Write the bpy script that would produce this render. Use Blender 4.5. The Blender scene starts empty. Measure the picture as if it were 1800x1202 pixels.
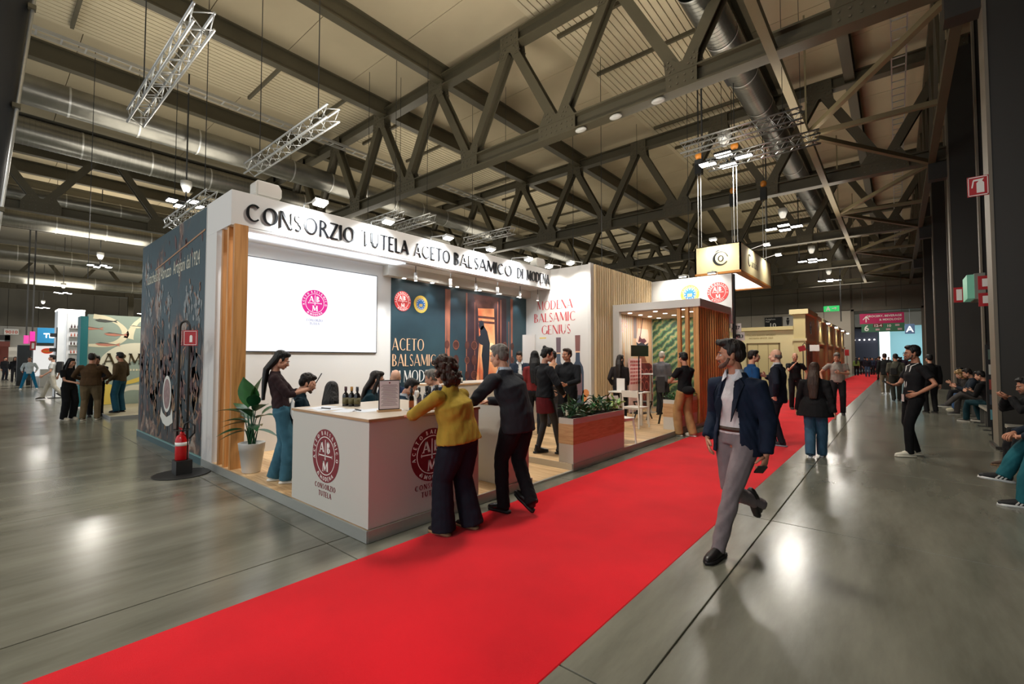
import bpy, bmesh, math, random
import numpy as np
from mathutils import Matrix, Vector, noise
random.seed(7)
C = bpy.context.scene.collection
PI = math.pi
H_CAM = 1.62
# ---------------------------------------------------------------- camera, world, exposure
cam_d = bpy.data.cameras.new('camera'); cam_d.sensor_width = 36; cam_d.lens = 16.0
cam_d.clip_start = .05; cam_d.clip_end = 400
cam = bpy.data.objects.new('camera', cam_d); C.objects.link(cam)
cam.location = (0, 0, H_CAM)
cam.rotation_euler = (PI/2 + math.atan(29/800), 0, math.radians(40.2))
sc = bpy.context.scene
sc.camera = cam
sc.view_settings.view_transform = 'Standard'; sc.view_settings.look = 'None'
sc.view_settings.gamma = 1; sc.view_settings.use_curve_mapping = False
sc.view_settings.exposure = 0.15
wd = bpy.data.worlds.new('world'); sc.world = wd; wd.use_nodes = True
wd.node_tree.nodes['Background'].inputs[0].default_value = (.86, .93, 1, 1)
wd.node_tree.nodes['Background'].inputs[1].default_value = 0.9
try:
    sc.cycles.max_bounces = 6; sc.cycles.diffuse_bounces = 4; sc.cycles.glossy_bounces = 3
    sc.cycles.sample_clamp_indirect = 4.0; sc.cycles.use_denoising = True
    sc.cycles.caustics_reflective = False; sc.cycles.caustics_refractive = False
except Exception: pass

def add_light(name, kind, loc, power, color=(1,1,1), size=.5, size_y=None, aim=None, spot=None, blend=.5):
    d = bpy.data.lights.new(name, kind); d.energy = power; d.color = color
    if kind == 'AREA':
        d.size = size
        if size_y: d.shape = 'RECTANGLE'; d.size_y = size_y
    else: d.shadow_soft_size = size
    if kind == 'SPOT' and spot: d.spot_size = math.radians(spot); d.spot_blend = blend
    o = bpy.data.objects.new(name, d); C.objects.link(o); o.location = loc
    if aim is not None:
        o.rotation_euler = (Vector(aim)-Vector(loc)).to_track_quat('-Z', 'Y').to_euler()
    return o
WARM = (1, .86, .70); COOL = (.93, .97, 1); NEUT = (1, .95, .88)
BAYS = [(x, y) for x in (-82, -62, -42, -22.3, -4.1) for y in (5.5, 15.5, 25.4, 35.2, 45.1, 55.0)] + [(-13, -4), (-3, -5)]  # leftmost column and last row are added lamps, brighten the left and far walls
for bx_, by_ in BAYS:
    add_light('high_bay_light', 'AREA', (bx_, by_, 7.9), 330 if bx_ > -30 else 1000, (1, .94, .84), 1.0, aim=(bx_, by_, 0))
    # added upward fill lights without fixtures, brighten the ceiling
    add_light('added_ceiling_fill', 'AREA', (bx_, by_, 8.35), (115 if bx_ > -10 else 190) if bx_ > -30 else 420, (1, .93, .80), 5.0, aim=(bx_, by_, 20))
# stand floodlights, downlights, LED soffit
FLOODS = [(-6.62, y) for y in (3.33, 4.54, 5.91, 7.13, 8.44)]
for fx, fy in FLOODS:
    add_light('stand_flood', 'SPOT', (fx, fy, 3.88), 130, COOL, .05, aim=(-7.1, fy, 3.5), spot=120, blend=.9)
for fx in (-6.9, -6.1): add_light('wall_flood', 'SPOT', (fx, 9.5, 3.9), 80, (1, .97, .92), .06, aim=(fx, 9.95, 2.9), spot=120, blend=.9)
for fx in (-5.0, -4.2): add_light('logo_flood', 'SPOT', (fx, 13.05, 4.2), 90, (1, .97, .92), .06, aim=(fx, 13.6, 3.2), spot=120, blend=.9)
for fy in (5.75, 6.5, 7.25, 8.0, 8.75, 9.5):
    add_light('poster_downlight', 'SPOT', (-7.72, fy, 3.24), 16, (.95, .98, 1), .03, aim=(-7.86, fy, 1.6), spot=85, blend=.8)
add_light('led_soffit_light', 'AREA', (-7.45, 3.9, 3.42), 14, (.72, .85, 1), .3, 3.0, aim=(-7.45, 3.9, 3.6))
for fy in (3.0, 4.6, 6.4, 8.2): add_light('soffit_wash', 'AREA', (-7.35, fy, 3.44), 10, (1, .97, .94), .5, aim=(-6.6, fy, 0))
for px_ in (-5.2, -4.2):
    for py_ in (11.7, 12.9): add_light('pavilion_downlight', 'AREA', (px_, py_, 2.78), 11, (1, .93, .85), .3, aim=(px_, py_, 0))
for y_ in (4.5, 8.0): add_light('added_roof_fill', 'AREA', (-7.55, y_, 4.1), 300, (1, .95, .85), 1.0, 2.5, aim=(-9.0, y_, 12))  # added unseen lights above the canopy, brighten the roof over the stand
add_light('added_hall_fill', 'AREA', (-1, 76, 8.0), 1500, (.9, .97, 1), 6, aim=(0, 84, 0))  # added fill with no fixture, brightens the banner beyond the doorway
# ---------------------------------------------------------------- colour and materials
def lin(c):
    return tuple((v/255/12.92 if v/255 <= .04045 else ((v/255+.055)/1.055)**2.4) for v in c)
MATS = {}
def mat(name, col, rough=.5, metal=0, emit=0, var=0, vscale=4, bump=0, bscale=30, stretch=None, alpha=1, spec=.5, trans=0, col2=None):
    if name in MATS: return MATS[name]
    m = bpy.data.materials.new(name); m.use_nodes = True; MATS[name] = m
    nt = m.node_tree; N = nt.nodes; L = nt.links; b = N['Principled BSDF']
    c = lin(col) + (1,)
    b.inputs['Base Color'].default_value = c
    b.inputs['Roughness'].default_value = rough; b.inputs['Metallic'].default_value = metal
    b.inputs['Specular IOR Level'].default_value = spec
    m.diffuse_color = c
    if emit and name.startswith('screen_'): b.inputs['Base Color'].default_value = (.01, .01, .01, 1)
    if trans: b.inputs['Transmission Weight'].default_value = trans; b.inputs['IOR'].default_value = 1.45
    if alpha < 1: b.inputs['Alpha'].default_value = alpha
    if emit: b.inputs['Emission Color'].default_value = c; b.inputs['Emission Strength'].default_value = emit
    if var or bump or col2:
        tc = N.new('ShaderNodeTexCoord'); mp = N.new('ShaderNodeMapping')
        L.new(tc.outputs['Object'], mp.inputs['Vector'])
        if stretch: mp.inputs['Scale'].default_value = stretch
        if var or col2:
            no = N.new('ShaderNodeTexNoise'); no.inputs['Scale'].default_value = vscale; no.inputs['Detail'].default_value = 5
            L.new(mp.outputs[0], no.inputs['Vector'])
            r = N.new('ShaderNodeValToRGB')
            c2 = lin(col2) + (1,) if col2 else tuple(v*(1-var) for v in c[:3]) + (1,)
            r.color_ramp.elements[0].color = c2; r.color_ramp.elements[1].color = c
            r.color_ramp.elements[0].position = .35; r.color_ramp.elements[1].position = .65
            L.new(no.outputs['Fac'], r.inputs[0]); L.new(r.outputs[0], b.inputs['Base Color'])
            if emit: L.new(r.outputs[0], b.inputs['Emission Color'])
        if bump:
            n2 = N.new('ShaderNodeTexNoise'); n2.inputs['Scale'].default_value = bscale; n2.inputs['Detail'].default_value = 3
            L.new(mp.outputs[0], n2.inputs['Vector'])
            bp = N.new('ShaderNodeBump'); bp.inputs['Strength'].default_value = bump; bp.inputs['Distance'].default_value = .02
            L.new(n2.outputs['Fac'], bp.inputs['Height']); L.new(bp.outputs[0], b.inputs['Normal'])
    return m
def cloth(col, key=None, rough=.85):
    return mat('cloth_%d_%d_%d' % tuple(col), col, rough, var=.25, vscale=9, bump=.5, bscale=14, stretch=(1, 1, .6), spec=.25)

def floor_mat():
    m = mat('polished_concrete', (112, 110, 98), .3)
    nt = m.node_tree; N = nt.nodes; L = nt.links; b = N['Principled BSDF']
    g = N.new('ShaderNodeNewGeometry'); mp = N.new('ShaderNodeMapping'); mp.inputs['Scale'].default_value = (1.6, .35, 1)
    mp.inputs['Rotation'].default_value = (0, 0, 1.1)
    L.new(g.outputs['Position'], mp.inputs[0])
    n1 = N.new('ShaderNodeTexNoise'); n1.inputs['Scale'].default_value = 1.5; n1.inputs['Detail'].default_value = 7; n1.inputs['Roughness'].default_value = .6
    L.new(mp.outputs[0], n1.inputs['Vector'])
    r = N.new('ShaderNodeValToRGB'); r.color_ramp.elements[0].position = .3; r.color_ramp.elements[1].position = .68
    r.color_ramp.elements[0].color = lin((88, 87, 76)) + (1,); r.color_ramp.elements[1].color = lin((130, 129, 116)) + (1,)
    L.new(n1.outputs['Fac'], r.inputs[0]); L.new(r.outputs[0], b.inputs['Base Color'])
    n2 = N.new('ShaderNodeTexNoise'); n2.inputs['Scale'].default_value = .8; n2.inputs['Detail'].default_value = 2
    L.new(mp.outputs[0], n2.inputs['Vector'])
    mr = N.new('ShaderNodeMapRange'); mr.inputs[1].default_value = 0; mr.inputs[2].default_value = 1
    mr.inputs[3].default_value = .17; mr.inputs[4].default_value = .268
    L.new(n2.outputs['Fac'], mr.inputs[0]); L.new(mr.outputs[0], b.inputs['Roughness'])
    n3 = N.new('ShaderNodeTexNoise'); n3.inputs['Scale'].default_value = 1.5; n3.inputs['Detail'].default_value = 2
    L.new(g.outputs['Position'], n3.inputs['Vector'])
    b.inputs['Specular IOR Level'].default_value = .6
    return m
M_FLOOR = floor_mat()
M_STEEL = mat('dark_steel', (84, 77, 58), .5, 0, var=.15, vscale=.7)
M_DECK = mat('roof_deck_beige', (196, 180, 148), .8, var=.14, vscale=.35)
M_RIB = mat('ribbed_deck', (205, 190, 158), .75, var=.1, vscale=.5)
M_DUCT = mat('galvanised_duct', (150, 148, 140), .32, .85, var=.25, vscale=1.2, bump=.15, bscale=6)
M_ALU = mat('aluminium', (200, 200, 196), .35, .7)
M_WHITE = mat('stand_white', (209, 207, 203), .55)
M_WHITE2 = mat('satin_white_laminate', (199, 196, 187), .38)
M_BLACK = mat('matt_black', (22, 22, 22), .6)
M_DARKW = mat('dark_wall_panel', (56, 54, 50), .7, var=.15, vscale=.6)
M_WGREY = mat('far_wall_grey', (112, 106, 94), .8, var=.2, vscale=.4)
M_WLIGHT = mat('far_wall_light', (176, 168, 154), .8, var=.1, vscale=.4)
M_RED = mat('sign_red', (176, 20, 26), .4)
M_TEAL = mat('poster_teal', (44, 70, 76), .5)
M_BURG = mat('logo_burgundy', (122, 26, 36), .5)
M_LOGRED = mat('logo_red', (200, 58, 56), .5)
M_PRINTW = mat('print_white', (240, 236, 230), .5)
M_PEACH = mat('print_peach', (228, 184, 146), .5)
M_GOLD = mat('print_gold', (226, 190, 66), .5)
M_BLUE = mat('print_blue', (34, 104, 176), .5)
M_LAMP = mat('lamp_white', (255, 250, 240), .5, emit=14)
M_LAMPS = mat('downlight_white', (255, 250, 240), .5, emit=7)
M_CHAR = mat('charcoal_metal', (48, 48, 47), .45, .3)
M_GLASS = mat('clear_glass', (235, 240, 240), .05, trans=1)
M_LEAF = mat('leaf_green', (44, 104, 44), .42, var=.35, vscale=6)
M_LEAFD = mat('leaf_dark', (32, 84, 48), .35, var=.35, vscale=6)
M_LEAFY = mat('leaf_lime', (176, 196, 96), .45, var=.35, vscale=18, col2=(70, 120, 50))
def wood_mat(name, c1, c2, sc_=(40, 40, 1.4), rough=.5):
    m = mat(name, c1, rough); nt = m.node_tree; N = nt.nodes; L = nt.links; b = N['Principled BSDF']
    tc = N.new('ShaderNodeTexCoord'); mp = N.new('ShaderNodeMapping'); mp.inputs['Scale'].default_value = sc_
    oi = N.new('ShaderNodeObjectInfo'); ad = N.new('ShaderNodeVectorMath')
    L.new(tc.outputs['Object'], ad.inputs[0]); L.new(oi.outputs['Random'], ad.inputs[1])
    L.new(ad.outputs[0], mp.inputs[0])
    no = N.new('ShaderNodeTexNoise'); no.inputs['Scale'].default_value = 1; no.inputs['Detail'].default_value = 4; no.inputs['Distortion'].default_value = 1.2
    L.new(mp.outputs[0], no.inputs['Vector'])
    r = N.new('ShaderNodeValToRGB'); r.color_ramp.elements[0].color = lin(c2) + (1,); r.color_ramp.elements[1].color = lin(c1) + (1,)
    r.color_ramp.elements[0].position = .36; r.color_ramp.elements[1].position = .6
    hs = N.new('ShaderNodeHueSaturation'); m2 = N.new('ShaderNodeMapRange'); m2.inputs[3].default_value = .82; m2.inputs[4].default_value = 1.12
    L.new(oi.outputs['Random'], m2.inputs[0]); L.new(m2.outputs[0], hs.inputs['Value'])
    L.new(no.outputs['Fac'], r.inputs[0]); L.new(r.outputs[0], hs.inputs['Color']); L.new(hs.outputs[0], b.inputs['Base Color'])
    return m
M_WOOD = wood_mat('pine_slat', (204, 148, 88), (174, 120, 64), (14, 14, .7))
M_WOODP = wood_mat('pale_slat', (214, 190, 150), (196, 170, 128), (10, 10, .6))
M_WFLOOR = wood_mat('oak_floor', (214, 182, 138), (188, 150, 106), (1.5, 22, 1))
M_VENEER = wood_mat('oak_veneer', (196, 158, 116), (176, 136, 94), (3, 3, 45))
M_CREAM = mat('cream_panel', (214, 196, 142), .6)
M_CREAM2 = mat('cream_panel_light', (226, 210, 160), .6)
# ---------------------------------------------------------------- mesh building
W = {}
def wm(o): return W.get(o.name, Matrix.Identity(4)) if o else Matrix.Identity(4)
def link(o, parent=None):
    C.objects.link(o)
    if parent: o.parent = parent
    return o
def tag(o, label, cat, group=None, kind=None):
    if label: o['label'] = label
    if cat: o['category'] = cat
    if group: o['group'] = group
    if kind: o['kind'] = kind
    return o
def thing(name, label, cat, loc=(0,0,0), rz=0, group=None, kind=None):
    o = bpy.data.objects.new(name, None); C.objects.link(o); o.empty_display_size = .1
    o.location = loc; o.rotation_euler = (0, 0, rz)
    W[o.name] = Matrix.Translation(loc) @ Matrix.Rotation(rz, 4, 'Z')
    return tag(o, label, cat, group, kind)
def struct(name):
    o = thing(name, None, None); o['kind'] = 'structure'; return o
def kids(o): return [c for c in CH.get(o.name, [])]
CH = {}
def reg(o, parent):
    if parent: CH.setdefault(parent.name, []).append(o); W[o.name] = wm(parent)
def copy_tree(o, loc=None, rz=None, parent=None, label=None, group=None, name=None):
    c = o.copy(); C.objects.link(c)
    if parent: c.parent = parent; reg(c, parent)
    if loc is not None: c.location = loc
    if rz is not None: c.rotation_euler = (0, 0, rz)
    if label: c['label'] = label
    if group: c['group'] = group
    for k in kids(o): copy_tree(k, parent=c)
    return c
class Fr:  # a flat frame standing in the scene: origin, u axis, v axis
    def __init__(s, o, u, v): s.o = Vector(o); s.u = Vector(u).normalized(); s.v = Vector(v).normalized(); s.n = s.u.cross(s.v)
    def p(s, a, b, d=0): return s.o + s.u*a + s.v*b + s.n*d
def FX(x, y0=0, z0=0): return Fr((x, y0, z0), (0, 1, 0), (0, 0, 1))      # plane facing +X, u runs along +Y
def FY(y, x0=0, z0=0): return Fr((x0, y, z0), (1, 0, 0), (0, 0, 1))      # plane facing -Y, u runs along +X
class MB:
    def __init__(s): s.v = []; s.f = []; s.m = []; s.cur = 0
    def add(s, vs, fs, mi=None):
        b = len(s.v); s.v.extend([tuple(q) for q in vs]); s.f.extend([tuple(i+b for i in f) for f in fs])
        s.m.extend([s.cur if mi is None else mi]*len(fs)); return s
    def box(s, x0, x1, y0, y1, z0, z1, mi=None):
        vs = [(x, y, z) for z in (z0, z1) for y in (y0, y1) for x in (x0, x1)]
        return s.add(vs, [(0,2,3,1), (4,5,7,6), (0,1,5,4), (2,6,7,3), (0,4,6,2), (1,3,7,5)], mi)
    def bar(s, a, b, w, h, up=(0,0,1), mi=None):
        a = Vector(a); b = Vector(b); d = (b-a).normalized(); u = Vector(up)
        r = d.cross(u)
        if r.length < 1e-4: r = d.cross(Vector((1,0,0)))
        r.normalize(); u = r.cross(d)
        vs = [p + r*sx*w/2 + u*sy*h/2 for p in (a, b) for sx, sy in ((-1,-1), (1,-1), (1,1), (-1,1))]
        return s.add(vs, [(0,3,2,1), (4,5,6,7), (0,1,5,4), (1,2,6,5), (2,3,7,6), (3,0,4,7)], mi)
    def hbeam(s, a, b, w, h, up=(0,0,1), t=.04):
        a = Vector(a); b = Vector(b); d = (b-a).normalized(); u = Vector(up); r = d.cross(u).normalized(); u = r.cross(d)
        s.bar(a+u*(h-t)/2, b+u*(h-t)/2, w, t, u); s.bar(a-u*(h-t)/2, b-u*(h-t)/2, w, t, u); s.bar(a, b, t, h-2*t, u); return s
    def tube(s, pts, rad, n=8, cap=True, mi=None, side=None, closed=False):
        P = [Vector(p) for p in pts]; k = len(P)
        R = rad if isinstance(rad, (list, tuple)) else [rad]*k
        vs = []; pr = None
        for i in range(k):
            if closed: d = (P[(i+1) % k]-P[i-1])
            else: d = (P[min(i+1, k-1)]-P[max(i-1, 0)])
            d.normalize()
            ref = Vector(side) if side is not None else (pr if pr is not None else (Vector((1,0,0)) if abs(d.x) < .8 else Vector((0,1,0))))
            a = ref - d*ref.dot(d)
            if a.length < 1e-4: a = d.orthogonal()
            a.normalize(); b = d.cross(a); pr = a
            ra, rb = R[i] if isinstance(R[i], (list, tuple)) else (R[i], R[i])
            for j in range(n):
                t = 2*PI*j/n; vs.append(P[i] + a*math.cos(t)*ra + b*math.sin(t)*rb)
        fs = []
        for i in range(k if closed else k-1):
            i2 = (i+1) % k
            for j in range(n): fs.append((i*n+j, i*n+(j+1) % n, i2*n+(j+1) % n, i2*n+j))
        if cap and not closed: fs.append(tuple(range(n-1, -1, -1))); fs.append(tuple(range((k-1)*n, k*n)))
        return s.add(vs, fs, mi)
    def ell(s, c, r, n=12, m=8, M3=None, mi=None):
        c = Vector(c); r = r if isinstance(r, (tuple, list)) else (r, r, r); vs = []
        for i in range(1, m):
            ph = PI*i/m
            for j in range(n):
                t = 2*PI*j/n; vs.append(Vector((r[0]*math.sin(ph)*math.cos(t), r[1]*math.sin(ph)*math.sin(t), r[2]*math.cos(ph))))
        vs += [Vector((0,0,r[2])), Vector((0,0,-r[2]))]
        if M3 is not None: vs = [M3 @ q for q in vs]
        vs = [q + c for q in vs]; fs = []
        for i in range(m-2):
            for j in range(n): fs.append((i*n+j, (i+1)*n+j, (i+1)*n+(j+1) % n, i*n+(j+1) % n))
        T = (m-1)*n
        for j in range(n): fs.append((T, j, (j+1) % n)); fs.append((T+1, (m-2)*n+(j+1) % n, (m-2)*n+j))
        return s.add(vs, fs, mi)
    def lathe(s, prof, n=20, c=(0,0,0), mi=None):
        vs = []; c = Vector(c)
        for r, z in prof:
            for j in range(n): t = 2*PI*j/n; vs.append(c + Vector((r*math.cos(t), r*math.sin(t), z)))
        fs = [(i*n+j, i*n+(j+1) % n, (i+1)*n+(j+1) % n, (i+1)*n+j) for i in range(len(prof)-1) for j in range(n)]
        fs += [tuple(range(n-1, -1, -1)), tuple(range((len(prof)-1)*n, len(prof)*n))]
        return s.add(vs, fs, mi)
    def poly(s, fr, pts, d0=0, d1=.002, mi=None):  # 2D outline laid on a frame, with thickness
        n = len(pts)
        ar = sum(pts[i][0]*pts[(i+1) % n][1]-pts[(i+1) % n][0]*pts[i][1] for i in range(n))
        if ar < 0: pts = pts[::-1]
        vs = [fr.p(a, b, d0) for a, b in pts] + [fr.p(a, b, d1) for a, b in pts]
        fs = [tuple(range(n, 2*n)), tuple(range(n-1, -1, -1))] + [(i, (i+1) % n, n+(i+1) % n, n+i) for i in range(n)]
        return s.add(vs, fs, mi)
    def disc(s, fr, cx, cy, r, d0=0, d1=.002, n=36, mi=None, ry=None):
        ry = ry or r
        return s.poly(fr, [(cx+r*math.cos(2*PI*i/n), cy+ry*math.sin(2*PI*i/n)) for i in range(n)], d0, d1, mi)
    def ring(s, fr, cx, cy, r0, r1, d0=0, d1=.002, n=40, mi=None):
        vs = []; fs = []
        for i in range(n):
            t = 2*PI*i/n; c, q = math.cos(t), math.sin(t)
            vs += [fr.p(cx+r0*c, cy+r0*q, d0), fr.p(cx+r1*c, cy+r1*q, d0), fr.p(cx+r1*c, cy+r1*q, d1), fr.p(cx+r0*c, cy+r0*q, d1)]
        for i in range(n):
            a = 4*i; b = 4*((i+1) % n)
            fs += [(a+3, a+2, b+2, b+3), (a+1, a, b, b+1), (a+2, a+1, b+1, b+2), (a, a+3, b+3, b)]
        return s.add(vs, fs, mi)
    def ribbon(s, fr, pts, w, d0=0, d1=.002):
        P = [Vector(p) for p in pts]
        for k in range(3):   # corner cutting smooths the stroke
            q = [P[0]]
            for a, b in zip(P, P[1:]): q += [a*.75+b*.25, a*.25+b*.75]
            P = q+[P[-1]]
        n = len(P); L_ = []; R_ = []
        for i in range(n):
            t = (P[min(i+1, n-1)]-P[max(i-1, 0)]).normalized(); t_ = i/(n-1); k = t_*(len(w)-1); j = min(int(k), len(w)-2); ww = w[j]+(w[j+1]-w[j])*(k-j)
            nn = Vector((-t.y, t.x)); L_.append(P[i]+nn*ww/2); R_.append(P[i]-nn*ww/2)
        for i in range(n-1): s.poly(fr, [tuple(R_[i]), tuple(R_[i+1]), tuple(L_[i+1]), tuple(L_[i])], d0, d1)
        return s
    def build(s, name, mats, parent=None, smooth=False, local=False, bevel=0):
        me = bpy.data.meshes.new(name)
        vs = s.v
        if parent is not None and not local:
            inv = wm(parent).inverted(); vs = [inv @ Vector(q) for q in vs]
        me.from_pydata([tuple(q) for q in vs], [], s.f)
        if not isinstance(mats, (list, tuple)): mats = [mats]
        for m in mats: me.materials.append(m)
        if len(mats) > 1: me.polygons.foreach_set('material_index', s.m)
        if smooth: me.polygons.foreach_set('use_smooth', [True]*len(me.polygons))
        me.update()
        o = bpy.data.objects.new(name, me); link(o, parent)
        if parent: reg(o, parent)
        if bevel:
            b = o.modifiers.new('bevel', 'BEVEL'); b.width = bevel; b.segments = 2; b.limit_method = 'ANGLE'
        return o
def B(name, m, parent, *b, bevel=0, local=False):
    return MB().box(*b).build(name, m, parent, bevel=bevel, local=local)
# ---------------------------------------------------------------- lettering
_d = .0
def G(*s): return s
# glyph: width, strokes. 'T' thick stem, 't' thin stroke, 'o' ellipse arc (cx, cy, rx, ry, a0, a1)
GL = {
'A': (.78, [('t',.03,0,.36,1), ('T',.36,1,.72,0), ('t',.14,.3,.6,.3)]),
'B': (.6, [('T',.09,0,.09,1), ('o',.16,.745,.3,.255,-90,90), ('o',.16,.255,.38,.255,-90,90), ('t',.09,.985,.2,.985), ('t',.09,.5,.2,.5), ('t',.09,.015,.2,.015)]),
'C': (.86, [('o',.48,.5,.42,.5,48,312)]),
'D': (.82, [('T',.09,0,.09,1), ('o',.22,.5,.54,.5,-90,90), ('t',.09,.985,.24,.985), ('t',.09,.015,.24,.015)]),
'E': (.56, [('T',.09,0,.09,1), ('t',.09,.985,.5,.985), ('t',.09,.5,.42,.5), ('t',.09,.015,.52,.015)]),
'F': (.54, [('T',.09,0,.09,1), ('t',.09,.985,.5,.985), ('t',.09,.5,.42,.5)]),
'G': (.88, [('o',.48,.5,.42,.5,48,330), ('T',.82,.06,.82,.42)]),
'H': (.78, [('T',.09,0,.09,1), ('T',.68,0,.68,1), ('t',.09,.5,.68,.5)]),
'I': (.2, [('T',.1,0,.1,1)]),
'K': (.7, [('T',.09,0,.09,1), ('t',.12,.45,.6,1), ('T',.26,.6,.64,0)]),
'L': (.52, [('T',.09,0,.09,1), ('t',.09,.015,.48,.015)]),
'M': (.96, [('t',.07,0,.13,1), ('T',.13,1,.48,.1), ('t',.48,.1,.83,1), ('T',.84,1,.88,0)]),
'N': (.8, [('t',.08,0,.08,1), ('T',.1,1,.7,0), ('t',.72,0,.72,1)]),
'O': (.96, [('o',.48,.5,.43,.5,0,360)]),
'P': (.58, [('T',.09,0,.09,1), ('o',.16,.73,.36,.27,-90,90), ('t',.09,.985,.2,.985), ('t',.09,.475,.2,.475)]),
'R': (.66, [('T',.09,0,.09,1), ('o',.16,.745,.34,.255,-90,90), ('t',.09,.985,.2,.985), ('t',.09,.5,.24,.5), ('T',.28,.5,.6,0)]),
'S': (.54, [('o',.27,.755,.2,.245,40,270), ('o',.27,.255,.22,.255,-140,90), ]),
'T': (.68, [('T',.34,0,.34,1), ('t',.02,.985,.66,.985)]),
'U': (.76, [('T',.1,.3,.1,1), ('o',.38,.32,.28,.32,180,360), ('t',.66,.3,.66,1)]),
'V': (.74, [('T',.03,1,.36,0), ('t',.36,0,.7,1)]),
'Z': (.64, [('t',.06,.985,.58,.985), ('T',.56,.98,.08,.02), ('t',.06,.015,.6,.015)]),
'+': (.3, [('t',.02,.5,.28,.5), ('t',.15,.35,.15,.65)]), '|': (.2, [('t',.1,-.1,.1,1.1)]),
'd': (.56, [('o',.26,.32,.22,.32,0,360), ('T',.46,0,.46,1)]), 'i': (.2, [('T',.1,0,.1,.62), ('T',.1,.8,.1,.95)]),
'&': (.7, [('o',.3,.76,.17,.23,0,360), ('o',.32,.28,.28,.28,60,340), ('T',.2,.62,.66,0)]),
'1': (.4, [('T',.22,0,.22,1), ('t',.05,.8,.22,.98)]), '0': (.62, [('o',.3,.5,.25,.5,0,360)]),
}
def glyph(mb, ch, place, thick=.13, thin=.035, serif=False, d0=0, d1=.02):
    w, st = GL[ch]
    def quad(p): 
        n = len(p); vs = [place(a, b, d0) for a, b in p] + [place(a, b, d1) for a, b in p]
        ar = sum(p[i][0]*p[(i+1) % n][1]-p[(i+1) % n][0]*p[i][1] for i in range(n))
        fs = [tuple(range(n, 2*n)), tuple(range(n-1, -1, -1))] + [(i, (i+1) % n, n+(i+1) % n, n+i) for i in range(n)]
        if ar < 0: fs = [f[::-1] for f in fs]
        mb.add(vs, fs)
    for s in st:
        if s[0] in 'Tt':
            x0, y0, x1, y1 = s[1:]; h = (thick if s[0] == 'T' else thin)/2
            dx, dy = x1-x0, y1-y0; L = math.hypot(dx, dy)
            if abs(dx) < .3*abs(dy) or abs(dy) > .2:   # keep ends level
                k = h*L/abs(dy); quad([(x0-k, y0), (x0+k, y0), (x1+k, y1), (x1-k, y1)])
            else: quad([(x0, y0-h), (x1, y1-h), (x1, y1+h), (x0, y0+h)])
            if serif:
                for (x, y) in ((x0, y0), (x1, y1)):
                    if y in (0, 1): quad([(x-.12, y-.06 if y else y), (x+.12, y-.06 if y else y), (x+.12, y if y else .06), (x-.12, y if y else .06)])
        else:
            _, cx, cy, rx, ry, a0, a1 = s; k = max(6, int(abs(a1-a0)/14)); prev = None
            for i in range(k+1):
                t = math.radians(a0+(a1-a0)*i/k); wd_ = thin+(thick-thin)*abs(math.cos(t))**1.5
                if ch == 'S': wd_ = thin+(thick-thin)*abs(math.sin(t+.6))**1.2*.9
                o_ = (cx+rx*math.cos(t), cy+ry*math.sin(t)); i_ = (cx+(rx-wd_)*math.cos(t), cy+(ry-min(wd_, thin*1.3+.0))*math.sin(t)) if ch != 'S' else (cx+(rx-wd_*.8)*math.cos(t), cy+(ry-wd_*.8)*math.sin(t))
                if prev: quad([prev[1], prev[0], o_, i_])
                prev = (o_, i_)
    return w
def text_w(s, sp=.06): return sum((GL[c][0]+sp) if c != ' ' else .32 for c in s)
def serif_text(s, fr, x, y, h, name, m, parent, width=None, each=False, d0=0, d1=.006, align='l', sp=.06, **kw):
    """elegant capitals; each=True makes every letter a part of its own"""
    tw = text_w(s, sp); kx = (width/tw) if width else h
    if align == 'c': x -= tw*kx/2
    cx = 0; mb = MB(); out = []
    for ch in s:
        if ch == ' ': cx += .32; continue
        if each: mb = MB()
        w = glyph(mb, ch, lambda a, b, d, cx=cx: fr.p(x+(cx+a)*kx, y+b*h, d), d0=d0, d1=d1, **kw)
        if each: out.append(mb.build(name, m, parent))
        cx += w+sp
    if not each: out.append(mb.build(name, m, parent))
    return out
def curved(mb, s, fr, cx, cy, r, h, ang0, ang1, inner=False, **kw):
    n = text_w(s, .08); acc = 0
    for ch in s:
        if ch == ' ': acc += .32; continue
        w = GL[ch][0]; t = math.radians(ang0+(ang1-ang0)*(acc+w/2)/n)
        c, q = math.cos(t), math.sin(t)
        if inner: ux, uy, vx, vy = -q, c, -c, -q
        else: ux, uy, vx, vy = q, -c, c, q
        rr = r+h if inner else r
        glyph(mb, ch, lambda a, b, d, w=w: fr.p(cx+vx*0+c*rr+ux*(a-w/2)*h+vx*b*h, cy+q*rr+uy*(a-w/2)*h+vy*b*h, d), **kw)
        acc += w+.08
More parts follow.
